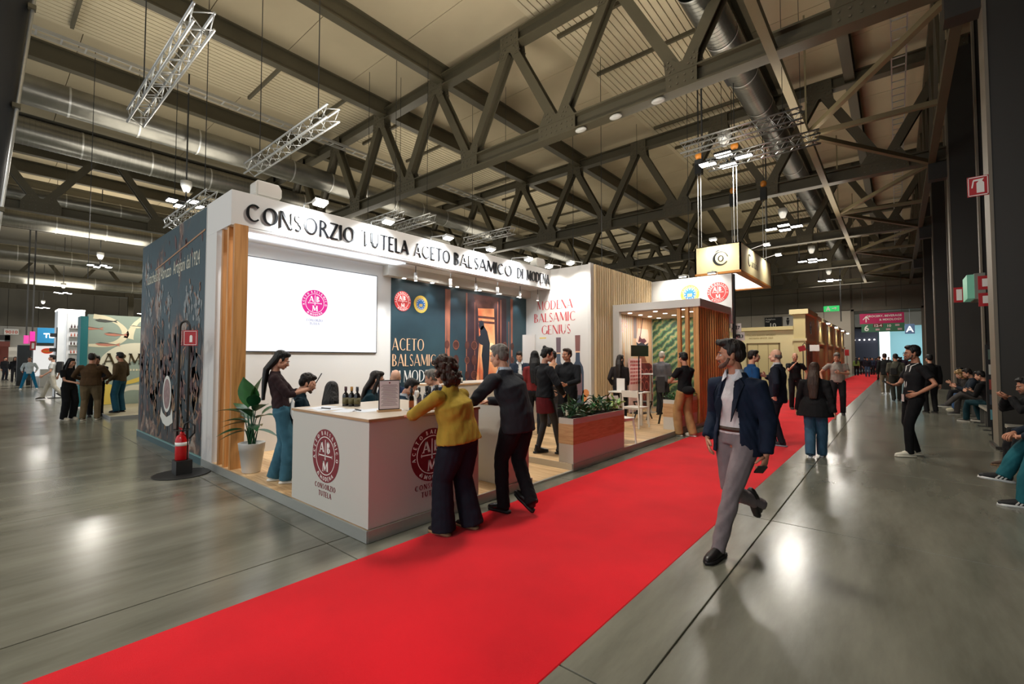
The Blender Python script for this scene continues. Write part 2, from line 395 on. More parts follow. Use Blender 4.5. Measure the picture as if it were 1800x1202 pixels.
def emblem(fr, cx, cy, r, m, parent, ml=None, sub=True, d=.001):
    """round seal with ring lettering and the letters A | B over M around a cross arrow"""
    ml = ml or M_PRINTW
    e = MB().disc(fr, cx, cy, r, d, d+.002).build('round_seal', m, parent)
    mb = MB(); a, b = d+.002, d+.004
    mb.ring(fr, cx, cy, r*.695, r*.725, a, b)
    curved(mb, 'ACETO BALSAMICO', fr, cx, cy, r*.79, r*.15, 196, -16, d0=a, d1=b, thick=.2, thin=.1)
    curved(mb, 'di MODENA', fr, cx, cy, r*.79, r*.15, 228, 312, inner=True, d0=a, d1=b, thick=.2, thin=.1)
    for ch, ox, oy, hh in (('A', -.43, .1, .42), ('B', .12, .1, .42), ('M', -.2, -.6, .42)):
        glyph(mb, ch, lambda p, q, dd, ox=ox, oy=oy, hh=hh: fr.p(cx+r*(ox+p*hh), cy+r*(oy+q*hh), dd), d0=a, d1=b, thick=.22, thin=.09, serif=True)
    f = Fr(fr.p(cx, cy), fr.u, fr.v)
    mb.poly(f, [(-.02*r, -.12*r), (.02*r, -.12*r), (.02*r, .6*r), (-.02*r, .6*r)], a, b)
    mb.poly(f, [(-.52*r, -.02*r), (.52*r, -.02*r), (.52*r, .02*r), (-.52*r, .02*r)], a, b)
    for x_ in (-.5, .5): mb.poly(f, [((x_-.03)*r, 0), (x_*r, -.07*r), ((x_+.03)*r, 0), (x_*r, .07*r)], a, b)
    mb.poly(f, [(-.05*r, -.1*r), (.05*r, -.1*r), (0, -.18*r)], a, b)
    mb.build('seal_lettering', ml, e if sub else parent)
    return e
def eu_seal(fr, cx, cy, r, parent):
    e = MB().disc(fr, cx, cy, r, .001, .003, n=48).build('yellow_seal', M_GOLD, parent)
    mb = MB()
    for i in range(44):
        t = 2*PI*i/44; mb.poly(fr, [(cx+r*.98*math.cos(t-.03), cy+r*.98*math.sin(t-.03)), (cx+r*1.06*math.cos(t), cy+r*1.06*math.sin(t)), (cx+r*.98*math.cos(t+.03), cy+r*.98*math.sin(t+.03))], .001, .003)
    mb.build('seal_teeth', M_GOLD, e)
    MB().disc(fr, cx, cy, r*.64, .003, .004, n=36).build('blue_disc', M_BLUE, e)
    mb = MB()
    for i in range(12):
        t = 2*PI*i/12; pts = []
        for k in range(10):
            q = t+PI/2+k*PI/5; rr = r*(.085 if k % 2 == 0 else .036)
            pts.append((cx+r*.52*math.cos(t)+rr*math.cos(q), cy+r*.52*math.sin(t)+rr*math.sin(q)))
        mb.poly(fr, pts, .004, .005)
    mb.build('star_ring', M_PRINTW, e)
    mb = MB()
    for i in range(5):
        x0 = cx-r*.26+i*r*.1; mb.poly(fr, [(x0, cy-r*.3), (x0+r*.07, cy-r*.3), (x0+r*.1, cy+r*.02), (x0+r*.03, cy+r*.05)], .004, .005)
    mb.build('field_rows', M_GOLD, e)
    mb = MB(); [mb.ring(fr, cx+dx*r, cy, r*.7, r*.72, .003, .004, n=40) for dx in (0,)]
    curved(mb, 'INDICAZIONE', fr, cx, cy, r*.76, r*.13, 170, 10, d0=.003, d1=.004, thick=.2, thin=.12)
    curved(mb, 'ECOGRAFICA', fr, cx, cy, r*.76, r*.13, 205, 335, inner=True, d0=.003, d1=.004, thick=.2, thin=.12)
    mb.build('seal_lettering', M_BLUE, e)
    return e
def sans(s, fr, x, y, h, m, parent, name='lettering', align='CENTER', d=.003, ext=.001, bold=False, xs=1):
    cu = bpy.data.curves.new(name, 'FONT'); cu.body = s; cu.size = h; cu.extrude = ext; cu.align_x = align; cu.resolution_u = 2
    if bold: cu.offset = h*.02
    t = bpy.data.objects.new('tmp_text', cu); C.objects.link(t)
    t['xs'] = xs; TXT.append((t, fr, x, y, d, m, parent, name)); return t
TXT = []
def flush_text():
    bpy.context.view_layer.update(); dg = bpy.context.evaluated_depsgraph_get()
    for t, fr, x, y, d, m, parent, name in TXT:
        me = bpy.data.meshes.new_from_object(t.evaluated_get(dg))
        Mx = Matrix((( *(fr.u*t['xs']), 0), (*fr.v, 0), (*fr.n, 0), (0, 0, 0, 1))).transposed()
        Mx.translation = fr.p(x, y, d)
        inv = wm(parent).inverted() if parent else Matrix.Identity(4)
        me.transform(inv @ Mx); me.materials.clear(); me.materials.append(m)
        o = bpy.data.objects.new(name, me); link(o, parent)
        if parent: reg(o, parent)
    for t in [q[0] for q in TXT]: bpy.data.objects.remove(t)
    TXT.clear()
# ================================================================ THE HALL
HP = .107
fl = struct('floor')
B('ground_slab', M_FLOOR, fl, -120, 12, -12, 120, -.4, -.012)
SX = [-35.32+2.86*i for i in range(14)] ; SY = [-1.1+3.15*i for i in range(9)]
slab = None
mb = MB().box(.005, 2.855, .005, 3.145, -.05, 0)
proto = mb.build('concrete_slab', M_FLOOR, fl, local=True, bevel=.004)
for i, x in enumerate(SX):
    for j, y in enumerate(SY):
        o = proto
        if i or j: o = proto.copy(); C.objects.link(o); reg(o, fl)
        o.location = (x, y, 0)
xe = SX[-1]+2.86; ye = SY[-1]+3.15
B('outer_slab', M_FLOOR, fl, -120, SX[0], -12, 120, -.05, 0); B('outer_slab', M_FLOOR, fl, xe, 12, -12, 120, -.05, 0)
B('outer_slab', M_FLOOR, fl, SX[0], xe, ye, 120, -.05, 0); B('outer_slab', M_FLOOR, fl, SX[0], xe, -12, SY[0], -.05, 0)
# red carpet
mcar = mat('red_carpet', (228, 18, 36), .95, var=.22, vscale=1.1, bump=.25, bscale=220, spec=.15)
mcar.node_tree.nodes['Principled BSDF'].inputs['Sheen Weight'].default_value = .35; mcar.node_tree.nodes['Principled BSDF'].inputs['Sheen Roughness'].default_value = .4; mcar.node_tree.nodes['Principled BSDF'].inputs['Sheen Tint'].default_value = (1, .5, .45, 1)
n = 60; mb = MB(); vs = []
for i in range(n+1):
    y = -3+72*i/n; s_ = .0045*y
    for x in (-3.365+s_, -3.36+s_, -1.415+s_, -1.41+s_): vs.append((x, y, .0 if x in (-3.365+s_, -1.41+s_) else .005))
for i in range(n):
    for j in range(3): a = i*4+j; mb.f.append((a, a+1, a+5, a+4)); mb.m.append(0)
mb.v = vs
tag(mb.build('carpet', mcar), 'long bright red carpet runner along the aisle beside the white stand', 'carpet')

cl = struct('ceiling')
ZD = 13.62
B('roof_backing', mat('roof_dark', (96, 90, 76), .9), cl, -120, 3.2, -14, 62, ZD+.1, ZD+.3)
pan = None
def deck(x0, x1, y0, y1, step):
    w = x1-x0; pr = MB().box(.012, w-.012, .012, step-.012, 0, .1).build('deck_panel', M_DECK, cl, local=True)
    k = 0; y = y0
    while y < y1:
        o = pr
        if k: o = pr.copy(); C.objects.link(o); reg(o, cl)
        o.location = (x0, y, ZD); y += step; k += 1
for x0, x1, st in ((-13.85, -9.6, 2.65), (-17.85, -14.15, 2.65), (-4.2, -1.3, 2.65), (-1.3, 3.1, 2.65), (-28, -24.6, 5.3), (-24.4, -22.6, 5.3), (-32.3, -28.2, 5.3), (-40, -36.4, 6), (-44, -40.2, 6), (-48, -44.4, 6)): deck(x0, x1, -3, 60, st)
for x0, x1 in ((-9.55, -4.25), (-22.5, -18.15), (-36.4, -32.7), (-60, -48.3)):
    nr = int((x1-x0)/.235)
    pr = MB().box(0, .2, -3, 60, 0, .1).build('ribbed_slat', M_RIB, cl, local=True)
    for i in range(nr):
        o = pr
        if i: o = pr.copy(); C.objects.link(o); reg(o, cl)
        o.location = (x0+.235*i, 0, ZD-.12)
    for i in range(19):
        y = -1+2.9*i
        if x0 < -30 and i % 2: continue
        B('batten', M_STEEL, cl, x0+.3, x1-.2, y, y+.1, ZD-.26, ZD-.12)
for x in (-4.0, -14.0, -18.0, -24.5, -28.1, -36.4, -40.1, -44.2, -48.2, -1.2, -52, -58):
    mb = MB(); mb.hbeam((x, -4, 13.25), (x, 60, 13.25), .34, .74, t=.06); mb.build('purlin_beam', M_STEEL, cl)
# ---- roof trusses: bottom chord, top chord, diagonals, gusset plates, bolts
def truss(name, label, nodes_b, nodes_t, along, zb=9.1, zt=13.0, ext=(0, 0), w=.42):
    t = thing(name, label, 'truss', (0, 0, 0), 0, 'steel roof trusses')
    P = (lambda a, z, off=0: (a, off, z)) if along == 'x' else (lambda a, z, off=0: (off, a, z))
    a0, a1 = ext
    for nm, z in (('bottom_chord', zb), ('top_chord', zt)):
        mb = MB(); mb.hbeam(P(a0, z), P(a1, z), .4, .5, t=.05); mb.build(nm, M_STEEL, t)
    ups = (0, 1, 0) if along == 'x' else (1, 0, 0)
    pts = sorted([(a, zb+.1) for a in nodes_b]+[(a, zt-.1) for a in nodes_t])
    bolts = MB()
    for (a, za), (b, zb_) in zip(pts, pts[1:]):
        A = Vector(P(a, za)); Bq = Vector(P(b, zb_)); d = (Bq-A).normalized(); s0 = A+d*.35; s1 = Bq-d*.35
        mb = MB(); mb.hbeam(s0, s1, .31, .34, up=ups, t=.035); mb.build('diagonal', M_STEEL, t)
    for a, z in pts:
        s = 1 if z < 11 else -1
        for off in (-.17, .17):
            big = s > 0 and round(a/4.04) % 2 == 0; wv = .72 if big else .42
            pl = [(-wv, -.32*s), (wv, -.32*s), (wv, .1*s), (.47, .55*s), (.24, .55*s), (.1, .38*s), (-.1, .38*s), (-.24, .55*s), (-.47, .55*s), (-wv, .1*s)]
            if off < 0:
                mb = MB()
            fr = Fr(P(a, z, off), (1, 0, 0) if along == 'x' else (0, 1, 0), (0, 0, 1))
            mb.poly(fr, pl, -.015, .015)
            for r in range(2):
                for q in range(7 if wv > .5 else 4): bolts.disc(fr, (-.6+.2*q) if wv > .5 else -.3+.2*q, (-.2+.18*r)*s, .028, -.04, .04, n=6)
            for sgn in (-1, 1):
                for q in range(3):
                    for r in range(2): bolts.disc(fr, sgn*(.2+.07*q+.1*r), (.2+.12*q-.04*r+.03)*s, .028, -.04, .04, n=6)
        mb.build('gusset_plate', M_STEEL, t)
    tag(bolts.build('bolts', mat('bolt_heads', (104, 97, 82), .4, .4), t), None, None, kind='stuff')
    return t
nb = [-.2-4.04*i for i in range(8)]; nt_ = [a-2.02 for a in nb]
T1 = truss('roof_truss', 'dark steel roof truss crossing directly above the white stand, nearest of the row', nb, [1.8]+nt_, 'x', ext=(-32.4, 2.3))
T1.location = (0, 12.2, 0)
for y, lab in ((22.8, 'second dark steel roof truss crossing behind the hanging cream sign box'), (33.5, 'third dark steel roof truss farther down the hall'), (44.2, 'fourth dark steel roof truss near the far wall'), (54.8, 'last dark steel roof truss just before the far wall')):
    copy_tree(T1, loc=(0, y, 0), label=lab)
nb2 = [-2.95+4.93*i for i in range(12)]
L1 = truss('roof_truss', 'dark lengthwise truss above the left hall, nearer of the two with riveted gussets', nb2, [a+2.46 for a in nb2], 'y', ext=(-5, 58))
L1.location = (-32.5, 0, 0)
copy_tree(L1, loc=(-70, 0, 0), label='small far lengthwise truss above the booths at the left end')
# columns under the lengthwise truss
for k, (x, y) in enumerate(((-32.5, 34), (-32.5, 57), (-70, 12))):
    c = thing('steel_column', ['dark steel column under the left lengthwise truss beyond the fish mural booth', 'dark steel column at the far end of the left truss', 'dark steel column under the small far truss'][k], 'column', (x, y, 0), group=None)
    mb = MB(); mb.hbeam((x, y, 0), (x, y, 9), .5, .6, up=(1, 0, 0), t=.06); mb.build('shaft', M_STEEL, c); B('base_plate', M_STEEL, c, x-.4, x+.4, y-.4, y+.4, 0, .04)
# leaning dark column at the left edge
c = thing('steel_column', 'tall dark leaning column at the left edge with a conduit', 'column', (-16, -.6, 0))
pA, pB = Vector((-16.0, -.56, 0)), Vector((-16.0, .42, 13))
MB().tube([pA, pB], .5, 24).build('shaft', mat('column_paint', (44, 46, 50), .5), c, smooth=True)
MB().tube([pA+Vector((.3, .5, 0)), pB+Vector((.3, .5, 0))], .035, 8).build('conduit', M_ALU, c, smooth=True)
B('base_plate', M_STEEL, c, -16.7, -15.3, -1.3, .1, 0, .05)
for z in (2.5, 5, 7.5, 10): B('clamp', M_STEEL, c, -15.78, -15.6, -.56+.075*z+.42, -.56+.075*z+.56, z, z+.1)
# ducts
def duct(label, x, y0, y1, z, r, step=2.0, ribs=False, vents=False, cone=True):
    d = thing('ventilation_duct', label, 'duct', (x, y0, z), group='round ventilation ducts')
    n = int((y1-y0)/step)
    pr = MB().tube([(0, .015, 0), (0, step-.015, 0)], r, 28, cap=False).build('duct_section', M_DUCT, d, smooth=True, local=True)
    for i in range(n):
        o = pr
        if i: o = pr.copy(); C.objects.link(o); reg(o, d)
        o.location = (0, i*step, 0)
    pf = MB().tube([(0, -.03, 0), (0, .03, 0)], r*1.035, 28, cap=False).build('flange', M_ALU, d, smooth=True, local=True)
    for i in range(n+1):
        o = pf
        if i: o = pf.copy(); C.objects.link(o); reg(o, d)
        o.location = (0, i*step, 0)
    if ribs:
        mb = MB()
        for i in range(int((y1-y0)/.16)): mb.tube([(0, i*.16, 0), (0, i*.16+.03, 0)], r*1.015, 24, cap=False)
        tag(mb.build('spiral_ribs', M_DUCT, d, smooth=True, local=True), None, None, kind='stuff')
    if vents:
        for i in range(2, n, 3):
            B('vent_slot', M_BLACK, d, -r*.98, -r*.62, i*step-.5, i*step, -r*.66, -r*.3, local=True)
    for i in range(0, n+1, 3):
        MB().tube([(0, i*step, r), (0, i*step, 13.3-z)], .012, 5).build('hanger_rod', M_STEEL, d, local=True)
    return d
duct('smooth round silver duct, upper of the two above the dark mural wall', -22.95, -2, 58, 11.0, .52, 2.0)
duct('ribbed round silver duct, lower of the two above the dark mural wall', -27.0, -2, 58, 10.9, .55, 2.4, ribs=True)
duct('grey ribbed duct with dark slots above the hanging sign box', -3.75, 11.6, 58, 11.2, .46, 2.4, ribs=True, vents=True)
duct('thin silver duct just behind the left riveted truss', -36.5, -4, 30, 10.6, .5, 2.4)
duct('ribbed silver duct behind the thin one at left', -41, -4, 30, 10.2, .55, 2.4, ribs=True)
duct('far silver duct above the left booths', -52, -4, 30, 9.8, .6, 3)
duct('farthest small silver duct at left', -64, -4, 30, 9.4, .6, 3)
# cable trays
for k, x in enumerate((-21.2, .3)):
    t = thing('cable_tray', ['grey cable tray running above the silver ducts', 'grey cable tray along the right roof bay'][k], 'cable tray', (x, 0, 12.3))
    for s in (-.2, .2): MB().box(x+s-.02, x+s+.02, -2, 58, 12.25, 12.37).build('side_rail', M_ALU, t)
    mb = MB()
    for i in range(100): mb.box(x-.2, x+.2, -2+.6*i, -1.95+.6*i, 12.25, 12.28)
    tag(mb.build('rungs', M_ALU, t), None, None, kind='stuff')
# wall along the right with columns
wr = struct('wall_right')
B('wall_backing', M_BLACK, wr, 2.75, 3.1, -3, 60, 0, 13.6)
for i in range(28):
    y = 2+2.1*i
    if y > 58: break
    B('wall_panel', M_DARKW, wr, 2.62, 2.75, y+.02, y+2.08, 0, 12.9)
for z in (2.9, 6.2, 9.4): B('wall_rail', M_STEEL, wr, 2.5, 2.62, -2, 59.5, z, z+.12)
def hcol(y, x, lab, w=.6, big=True):
    c = thing('wall_column', lab, 'column', (x, y, 0), group='dark columns along the right wall')
    mc = mat('column_dark', (50, 47, 42), .5, .1); me = mat('column_edge', (118, 110, 96), .5, .1)
    B('front_flange', me, c, x, x+.05, y-w/2, y+w/2, 0, 12.8)
    B('web', mc, c, x+.05, x+.95, y-.04, y+.04, 0, 12.8)
    B('rear_flange', mc, c, x+.95, x+1.0, y-w/2, y+w/2, 0, 12.8)
    if big:
        B('side_plate', mc, c, x+.05, x+.95, y-w/2+.02, y-w/2+.06, 0, 12.8); B('base_plate', mc, c, x-.05, x+1.05, y-w/2-.08, y+w/2+.08, 0, .05)
        B('corbel', mc, c, x-.5, x+.1, y-.2, y+.2, 8.2, 8.8)
    return c
hcol(12.2, 1.36, 'wide dark column by the seated man in teal jeans')
hcol(22.8, 1.55, 'dark column beyond the row of people sitting on the bench')
hcol(33.5, 1.6, 'dark column farther along the right wall', big=True)
hcol(44.2, 1.6, 'dark column near the far doorway')
for k, y in enumerate((15.8, 19.3, 26.4, 29.9, 37, 40.6)): hcol(y, 1.95, 'slim dark upright %s on the right wall' % ['above the near bench end', 'behind the seated group', 'just past the second wide column', 'between the second and third wide columns', 'past the third wide column', 'before the fourth wide column'][k], w=.24, big=False)
# wind bracing on the right
br = thing('wind_bracing', 'olive steel wind bracing between the trusses and the right wall', 'bracing', (-2.1, 12, 9))
mg = mat('olive_steel', (116, 104, 76), .5, .1)
for a, b in zip((1.5, 12.2, 22.8, 33.5, 44.2), (12.2, 22.8, 33.5, 44.2, 55)):
    MB().bar((-2.1, a, 8.95), (-2.1, b, 8.95), .2, .2).build('long_bar', mg, br)
    m_ = (a+b)/2
    for e in (a, m_, b):
        MB().bar((-2.1, m_, 8.95), (1.15, e, 8.9), .14, .14).build('brace', mg, br)
    MB().bar((-2.1, m_, 8.95), (-2.1, m_, 13), .05, .05).build('hanger', mg, br)
lat = thing('lattice_girder', 'tall dark lattice girder running high along the right wall', 'girder', (1.15, 5, 8.9))
for z in (8.9, 12.6): MB().bar((1.15, 3, z), (1.15, 58, z), .2, .2).build('chord', M_STEEL, lat)
for i in range(20):
    y = 4+2.67*i; MB().bar((1.15, y, 8.9), (1.15, y+1.33, 12.6), .1, .1).build('diagonal', M_STEEL, lat); MB().bar((1.15, y+1.33, 12.6), (1.15, y+2.67, 8.9), .1, .1).build('diagonal', M_STEEL, lat)
# far wall with opening
wf = struct('wall_far')
for x0, x1 in ((-120, -3.5), (2.1, 4)):
    pass
i = 0; x = -30.0
while x < -3.6:
    x1 = min(x+2.4, -3.5)
    B('lower_panel', M_WLIGHT, wf, x+.02, x1-.02, 60, 60.2, 0, 6.7)
    for z in (6.75, 9.0, 11.2): B('upper_panel', M_WGREY, wf, x+.02, x1-.02, 60.02, 60.2, z+.03, min(z+2.2, 13.6))
    x += 2.4
for x0, x1 in ((-3.5, -.7), (-.7, 2.1)):
    for z in (6.75, 9.0, 11.2): B('upper_panel', M_WGREY, wf, x0+.02, x1-.02, 60.02, 60.2, z+.03, min(z+2.2, 13.6))
B('lower_panel', M_WLIGHT, wf, 2.15, 2.74, 60, 60.2, 0, 6.7)
B('wall_core', M_WGREY, wf, -120, -3.5, 60.2, 60.5, 0, 13.9); B('wall_core', M_WGREY, wf, 2.1, 4, 60.2, 60.5, 0, 13.9); B('wall_core', M_WGREY, wf, -3.5, 2.1, 60.2, 60.5, 6.7, 13.9)
for x in (-3.5, 2.1): B('door_post', M_WGREY, wf, x-.15, x+.15, 59.9, 60.6, 0, 6.8)
B('door_header', M_WGREY, wf, -3.6, 2.2, 59.9, 60.6, 6.6, 6.95)
# left far wall
wl = struct('wall_left')
B('wall_core', M_WGREY, wl, -96.4, -96.1, -14, 62, 0, 14)
for i in range(24):
    B('wall_panel', mat('left_wall_panel', (176, 172, 164), .8, var=.1, vscale=.5), wl, -96, -95.8, -12+3*i+.02, -9.02+3*i, 0, 6.2)
    B('upper_panel', M_WGREY, wl, -96.1, -95.9, -12+3*i+.02, -9.02+3*i, 6.25, 14)
dl = struct('door_1'); B('roller_door', mat('roller_grey', (160, 160, 158), .5), dl, -95.75, -95.6, -1.5, 2.8, 0, 4.2); B('door_frame', M_CHAR, dl, -95.8, -95.55, 2.8, 3.3, 0, 4.9)
B('door_head', M_CHAR, dl, -95.8, -95.55, -1.6, 3.3, 4.2, 4.9)
# high windows between bays, lit by daylight (they glow pale blue)
w1 = struct('window_1')
MD = mat('daylight_glass', (170, 220, 240), .3, emit=1.1)
for k in range(5): B('pane', MD, w1, -95.9, -95.7, 14+3*k, 16.8+3*k, 4.2, 8.0)
for k in range(6): B('window_frame', M_STEEL, w1, -95.95, -95.6, 13.85+3*k, 14.0+3*k, 4.0, 8.2)
# bright hall beyond the doorway
bh = thing('exhibition_hall', 'bright pale blue hall seen through the far doorway', 'hall', (0, 70, 0))
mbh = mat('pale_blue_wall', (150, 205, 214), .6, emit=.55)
B('back_wall', mbh, bh, -2.0, 3.4, 92, 92.4, 0, 7.0); B('dark_booth', mat('navy_booth', (24, 26, 44), .6), bh, -8.0, -2.1, 88, 91, 0, 6.2)
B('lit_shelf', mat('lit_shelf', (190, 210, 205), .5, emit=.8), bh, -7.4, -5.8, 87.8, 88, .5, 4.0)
for k in range(6): B('spot_lamp', M_LAMPS, bh, -5.6+.6*k, -5.45+.6*k, 87.7, 87.9, 4.4, 4.55)
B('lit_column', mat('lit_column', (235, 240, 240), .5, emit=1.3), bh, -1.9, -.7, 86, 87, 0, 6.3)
B('hall_roof', M_STEEL, bh, -12, 6, 61, 92.4, 8.2, 8.4); B('upper_cladding', M_WGREY, bh, -12, 6, 85, 85.3, 6.3, 8.2); B('side_cladding', M_WGREY, bh, -12.2, -12, 61, 92.4, 0, 8.4); B('side_cladding', M_WGREY, bh, 5, 5.2, 61, 92.4, 0, 8.4); B('rear_cladding', M_WGREY, bh, -12, 6, 92.4, 92.6, 0, 8.4)
hs = thing('hanging_banner', 'small dark square banner with a white letter A beyond the doorway', 'sign', (1.0, 80, 5))
B('banner_panel', mat('navy_print', (30, 52, 78), .6), hs, .9, 1.9, 80, 80.05, 4.9, 6.2); sans('A', FY(79.98), 1.4, 5.15, 1.1, M_PRINTW, hs, bold=True)
B('hanger', M_CHAR, hs, 1.38, 1.42, 80, 80.04, 6.2, 8.2)

# ================================================================ LAMPS IN THE HALL
hb = None
BL = {(-22.3, 5.5): 'cluster lamp of four bright panels hanging above the dark mural wall', (-4.1, 15.5): 'cluster lamp of four bright panels just above the cream sign box',
 (-4.1, 25.4): 'cluster lamp hanging beyond the cream sign box, second in the row', (-4.1, 35.2): 'cluster lamp hanging third in the row beyond the sign box', (-4.1, 45.1): 'cluster lamp hanging fourth in the row near the far wall',
 (-42, 5.5): 'cluster lamp glowing under the ducts left of the dark mural wall', (-62, 5.5): 'small far cluster lamp left of the dark mural wall', (-42, 15.5): 'cluster lamp under the left ducts, half hidden by the mural wall', (-62, 15.5): 'tiny cluster lamp above the white display tower', (-82, 5.5): 'farthest tiny added cluster lamp above the blue banner board', (-82, 15.5): 'farthest tiny added cluster lamp beyond the fish booth'}
for (x, y) in BAYS:
    if y < 0: continue
    lab = BL.get((x, y)); 
    if not lab and not (x < -30 and y in (15.5,)): continue
    lab = lab or 'small glowing cluster lamp far off above the left booths'
    if hb is None:
        hb = thing('high_bay_lamp', lab, 'lamp', (x, y, 8.0), group='hanging cluster lamps')
        for k, (dx, dy) in enumerate(((-.5, -.1), (0, .45), (.1, -.5), (.55, .1))):
            h = MB().box(dx-.25, dx+.25, dy-.17, dy+.17, 0, .07).build('lamp_housing', M_CHAR, hb, local=True)
            MB().box(dx-.23, dx+.23, dy-.15, dy+.15, -.02, 0).build('lamp_panel', M_LAMP, h, local=True)
        MB().bar((-.6, -.1, .1), (.6, .1, .1), .05, .05).bar((0, -.55, .1), (0, .5, .1), .05, .05).build('cross_arm', M_CHAR, hb, local=True)
        RODX = -.7; rod = MB().tube([(0, 0, .1), (0, 0, 5.49)], .03, 6).build('drop_rod', M_CHAR, hb, local=True)
        MB().lathe([(.1, .5), (.2, .75), (.2, .95), (.08, .98)], 14).build('sensor_can', M_ALU, hb, smooth=True, local=True)
        if x > -10: rod.location.x = -.7
    else:
        c_ = copy_tree(hb, loc=(x, y, 8.0), label=lab)
        for q in kids(c_):
            if q.name.startswith('drop_rod') and x > -10: q.location.x = -.7
# hanging aluminium lighting trusses
def alu(L=4.7, s=.28):
    t = thing('lighting_truss', '', 'truss', (0, 0, 0), group='aluminium lighting trusses')
    for a, b in ((-1, -1), (1, -1), (1, 1), (-1, 1)): MB().tube([(0, a*s/2, b*s/2), (L, a*s/2, b*s/2)], .024, 8).build('chord', M_ALU, t, smooth=True, local=True)
    for f in range(4):
        mb = MB(); n = 16
        for i in range(n):
            u0, u1 = L*i/n, L*(i+1)/n; s0, s1 = (-1, 1) if i % 2 else (1, -1)
            q = {0: lambda v: (v*s/2, -s/2), 1: lambda v: (s/2, v*s/2), 2: lambda v: (v*s/2, s/2), 3: lambda v: (-s/2, v*s/2)}[f]
            mb.tube([(u0, *q(s0)), (u1, *q(s1))], .011, 5)
        mb.build('lacing', M_ALU, t, smooth=True, local=True)
    for u in (.7, L-.7): MB().tube([(u, 0, s/2), (u, 0, 13.0-7)], .012, 5).build('chain', M_CHAR, t, local=True)
    return t
AL = alu()
AT = [((-12.9, 2.2, 7.0), 'thick aluminium truss hanging nearest, high above the mural wall'), ((-14.0, 4.95, 7.0), 'aluminium truss hanging above the stand lettering CONSORZIO'),
      ((-20.2, 4.47, 6.5), 'aluminium truss hanging right beside the cluster lamp over the mural'), ((-16.6, 10.15, 7.0), 'aluminium truss peeking over the fascia, first of three'),
      ((-15.9, 11.2, 7.0), 'aluminium truss peeking over the fascia, second of three'), ((-15.05, 14.5, 7.0), 'aluminium truss peeking over the fascia, third of three'),
      ((-4.5, 12.77, 7.5), 'aluminium truss hanging above the bright cluster lamp by the duct'), ((-4.28, 14.3, 7.5), 'aluminium truss hanging behind the bright cluster lamp')]
for k, (l, lab) in enumerate(AT):
    if k == 0: AL.location = l; AL['label'] = lab; c_ = AL
    else: c_ = copy_tree(AL, loc=l, label=lab)
    c_.scale.x = (1, 1, 1, .56, .53, .61, .62, .61)[k]
    for q in kids(c_):
        if q.name.startswith('chain'): q.scale.z = (13.33-l[2])/6.0
# ================================================================ WHITE STAND
XF, XB, Y0 = -7.05, -7.9, 2.27
M_SKIRT = mat('brushed_skirting', (168, 170, 164), .38, .5, bump=.1, bscale=20)
pf = thing('stand_platform', 'low raised oak floor of the white stand with a brushed metal skirting', 'platform', (-6, 6, 0))
def planks(x0, x1, y0, y1, z, t=.02):
    y = y0; k = 0; pr = None
    w = .2
    while y < y1-.01:
        yy = min(y+w, y1); cut = x0+(.7 if k % 2 else 1.5); xs = [x0]
        while cut < x1-.2: xs.append(cut); cut += 1.6
        xs.append(x1)
        for a, b in zip(xs, xs[1:]): B('floor_board', M_WFLOOR, pf, a+.0015, b-.0015, y+.0015, yy-.0015, z-t, z)
        y += w; k += 1
planks(-8.0, -5.0, Y0+.01, 13.6, HP); planks(-5.0, -3.585, Y0+.01, 4.6, HP); planks(-5.0, -3.585, 5.57, 13.6, HP)
planks(-5.0, -3.585, 4.6, 5.57, .022)
B('subfloor', M_CHAR, pf, -7.98, -5.0, Y0+.02, 13.58, .0, HP-.022); B('subfloor', M_CHAR, pf, -5.0, -3.6, Y0+.02, 4.6, 0, HP-.022); B('subfloor', M_CHAR, pf, -5.0, -3.6, 5.57, 13.58, 0, HP-.022)
for b in ((-8.05, -3.57, Y0-.012, Y0+.008, .004, HP+.001), (-3.585, -3.565, Y0, 4.62, .004, HP+.001), (-3.585, -3.565, 5.58, 14.2, .004, HP+.001)): B('skirting_strip', M_SKIRT, pf, *b)
B('edge_trim', M_ALU, pf, -5.0, -3.58, 5.565, 5.58, .02, HP+.003); B('ramp_trim', M_ALU, pf, -3.6, -3.565, 4.62, 5.58, .0, .026)
B('skirting_strip', M_SKIRT, pf, -5.0, -3.58, 4.6, 4.615, .02, HP)

st = thing('exhibition_stand', 'white exhibition stand with a tall fascia lettered in black capitals', 'stand', (-7.5, 6, 0))
B('back_wall', M_WHITE, st, -8.06, XB, Y0+.42, 10.0, HP+.001, 3.49)
B('canopy', M_WHITE, st, -8.06, XF, Y0, 9.945, 3.49, 3.99, bevel=.004)
B('side_pillar', M_WHITE, st, -8.06, -7.62, Y0, Y0+.42, HP, 3.49)
B('corner_trim', M_WHITE, st, -8.075, -8.06, Y0-.005, Y0+.02, 0, 3.99)
B('end_wall', M_WHITE, st, -8.06, -5.82, 9.95, 10.06, HP, 4.0)
B('corner_post', M_WHITE, st, -5.86, -5.8, 9.9, 10.06, HP, 4.02)
B('light_cove', M_WHITE2, st, -7.9, -7.72, 5.3, 9.95, 3.29, 3.49)
B('cove_lip', M_WHITE, st, -7.2, XF, Y0+.1, 9.95, 3.47, 3.5)
for k, x in enumerate((-7.42, -7.2, -6.97)):
    B('wood_slat', M_WOOD, st, x-.045, x+.02, Y0+.02, Y0+.19, HP, 3.49)
ML = mat('black_letter', (16, 17, 20), .28, spec=.6)
ys = [(2.44, 'CONSORZIO', 4.213-2.44), (4.32, 'TUTELA', 5.343-4.32), (5.464, 'ACETO', .944), (6.504, 'BALSAMICO', 1.946), (8.62, 'DI', .27), (9.0, 'MODENA', 1.0)]
ys[4] = (8.62, 'DI', .24)
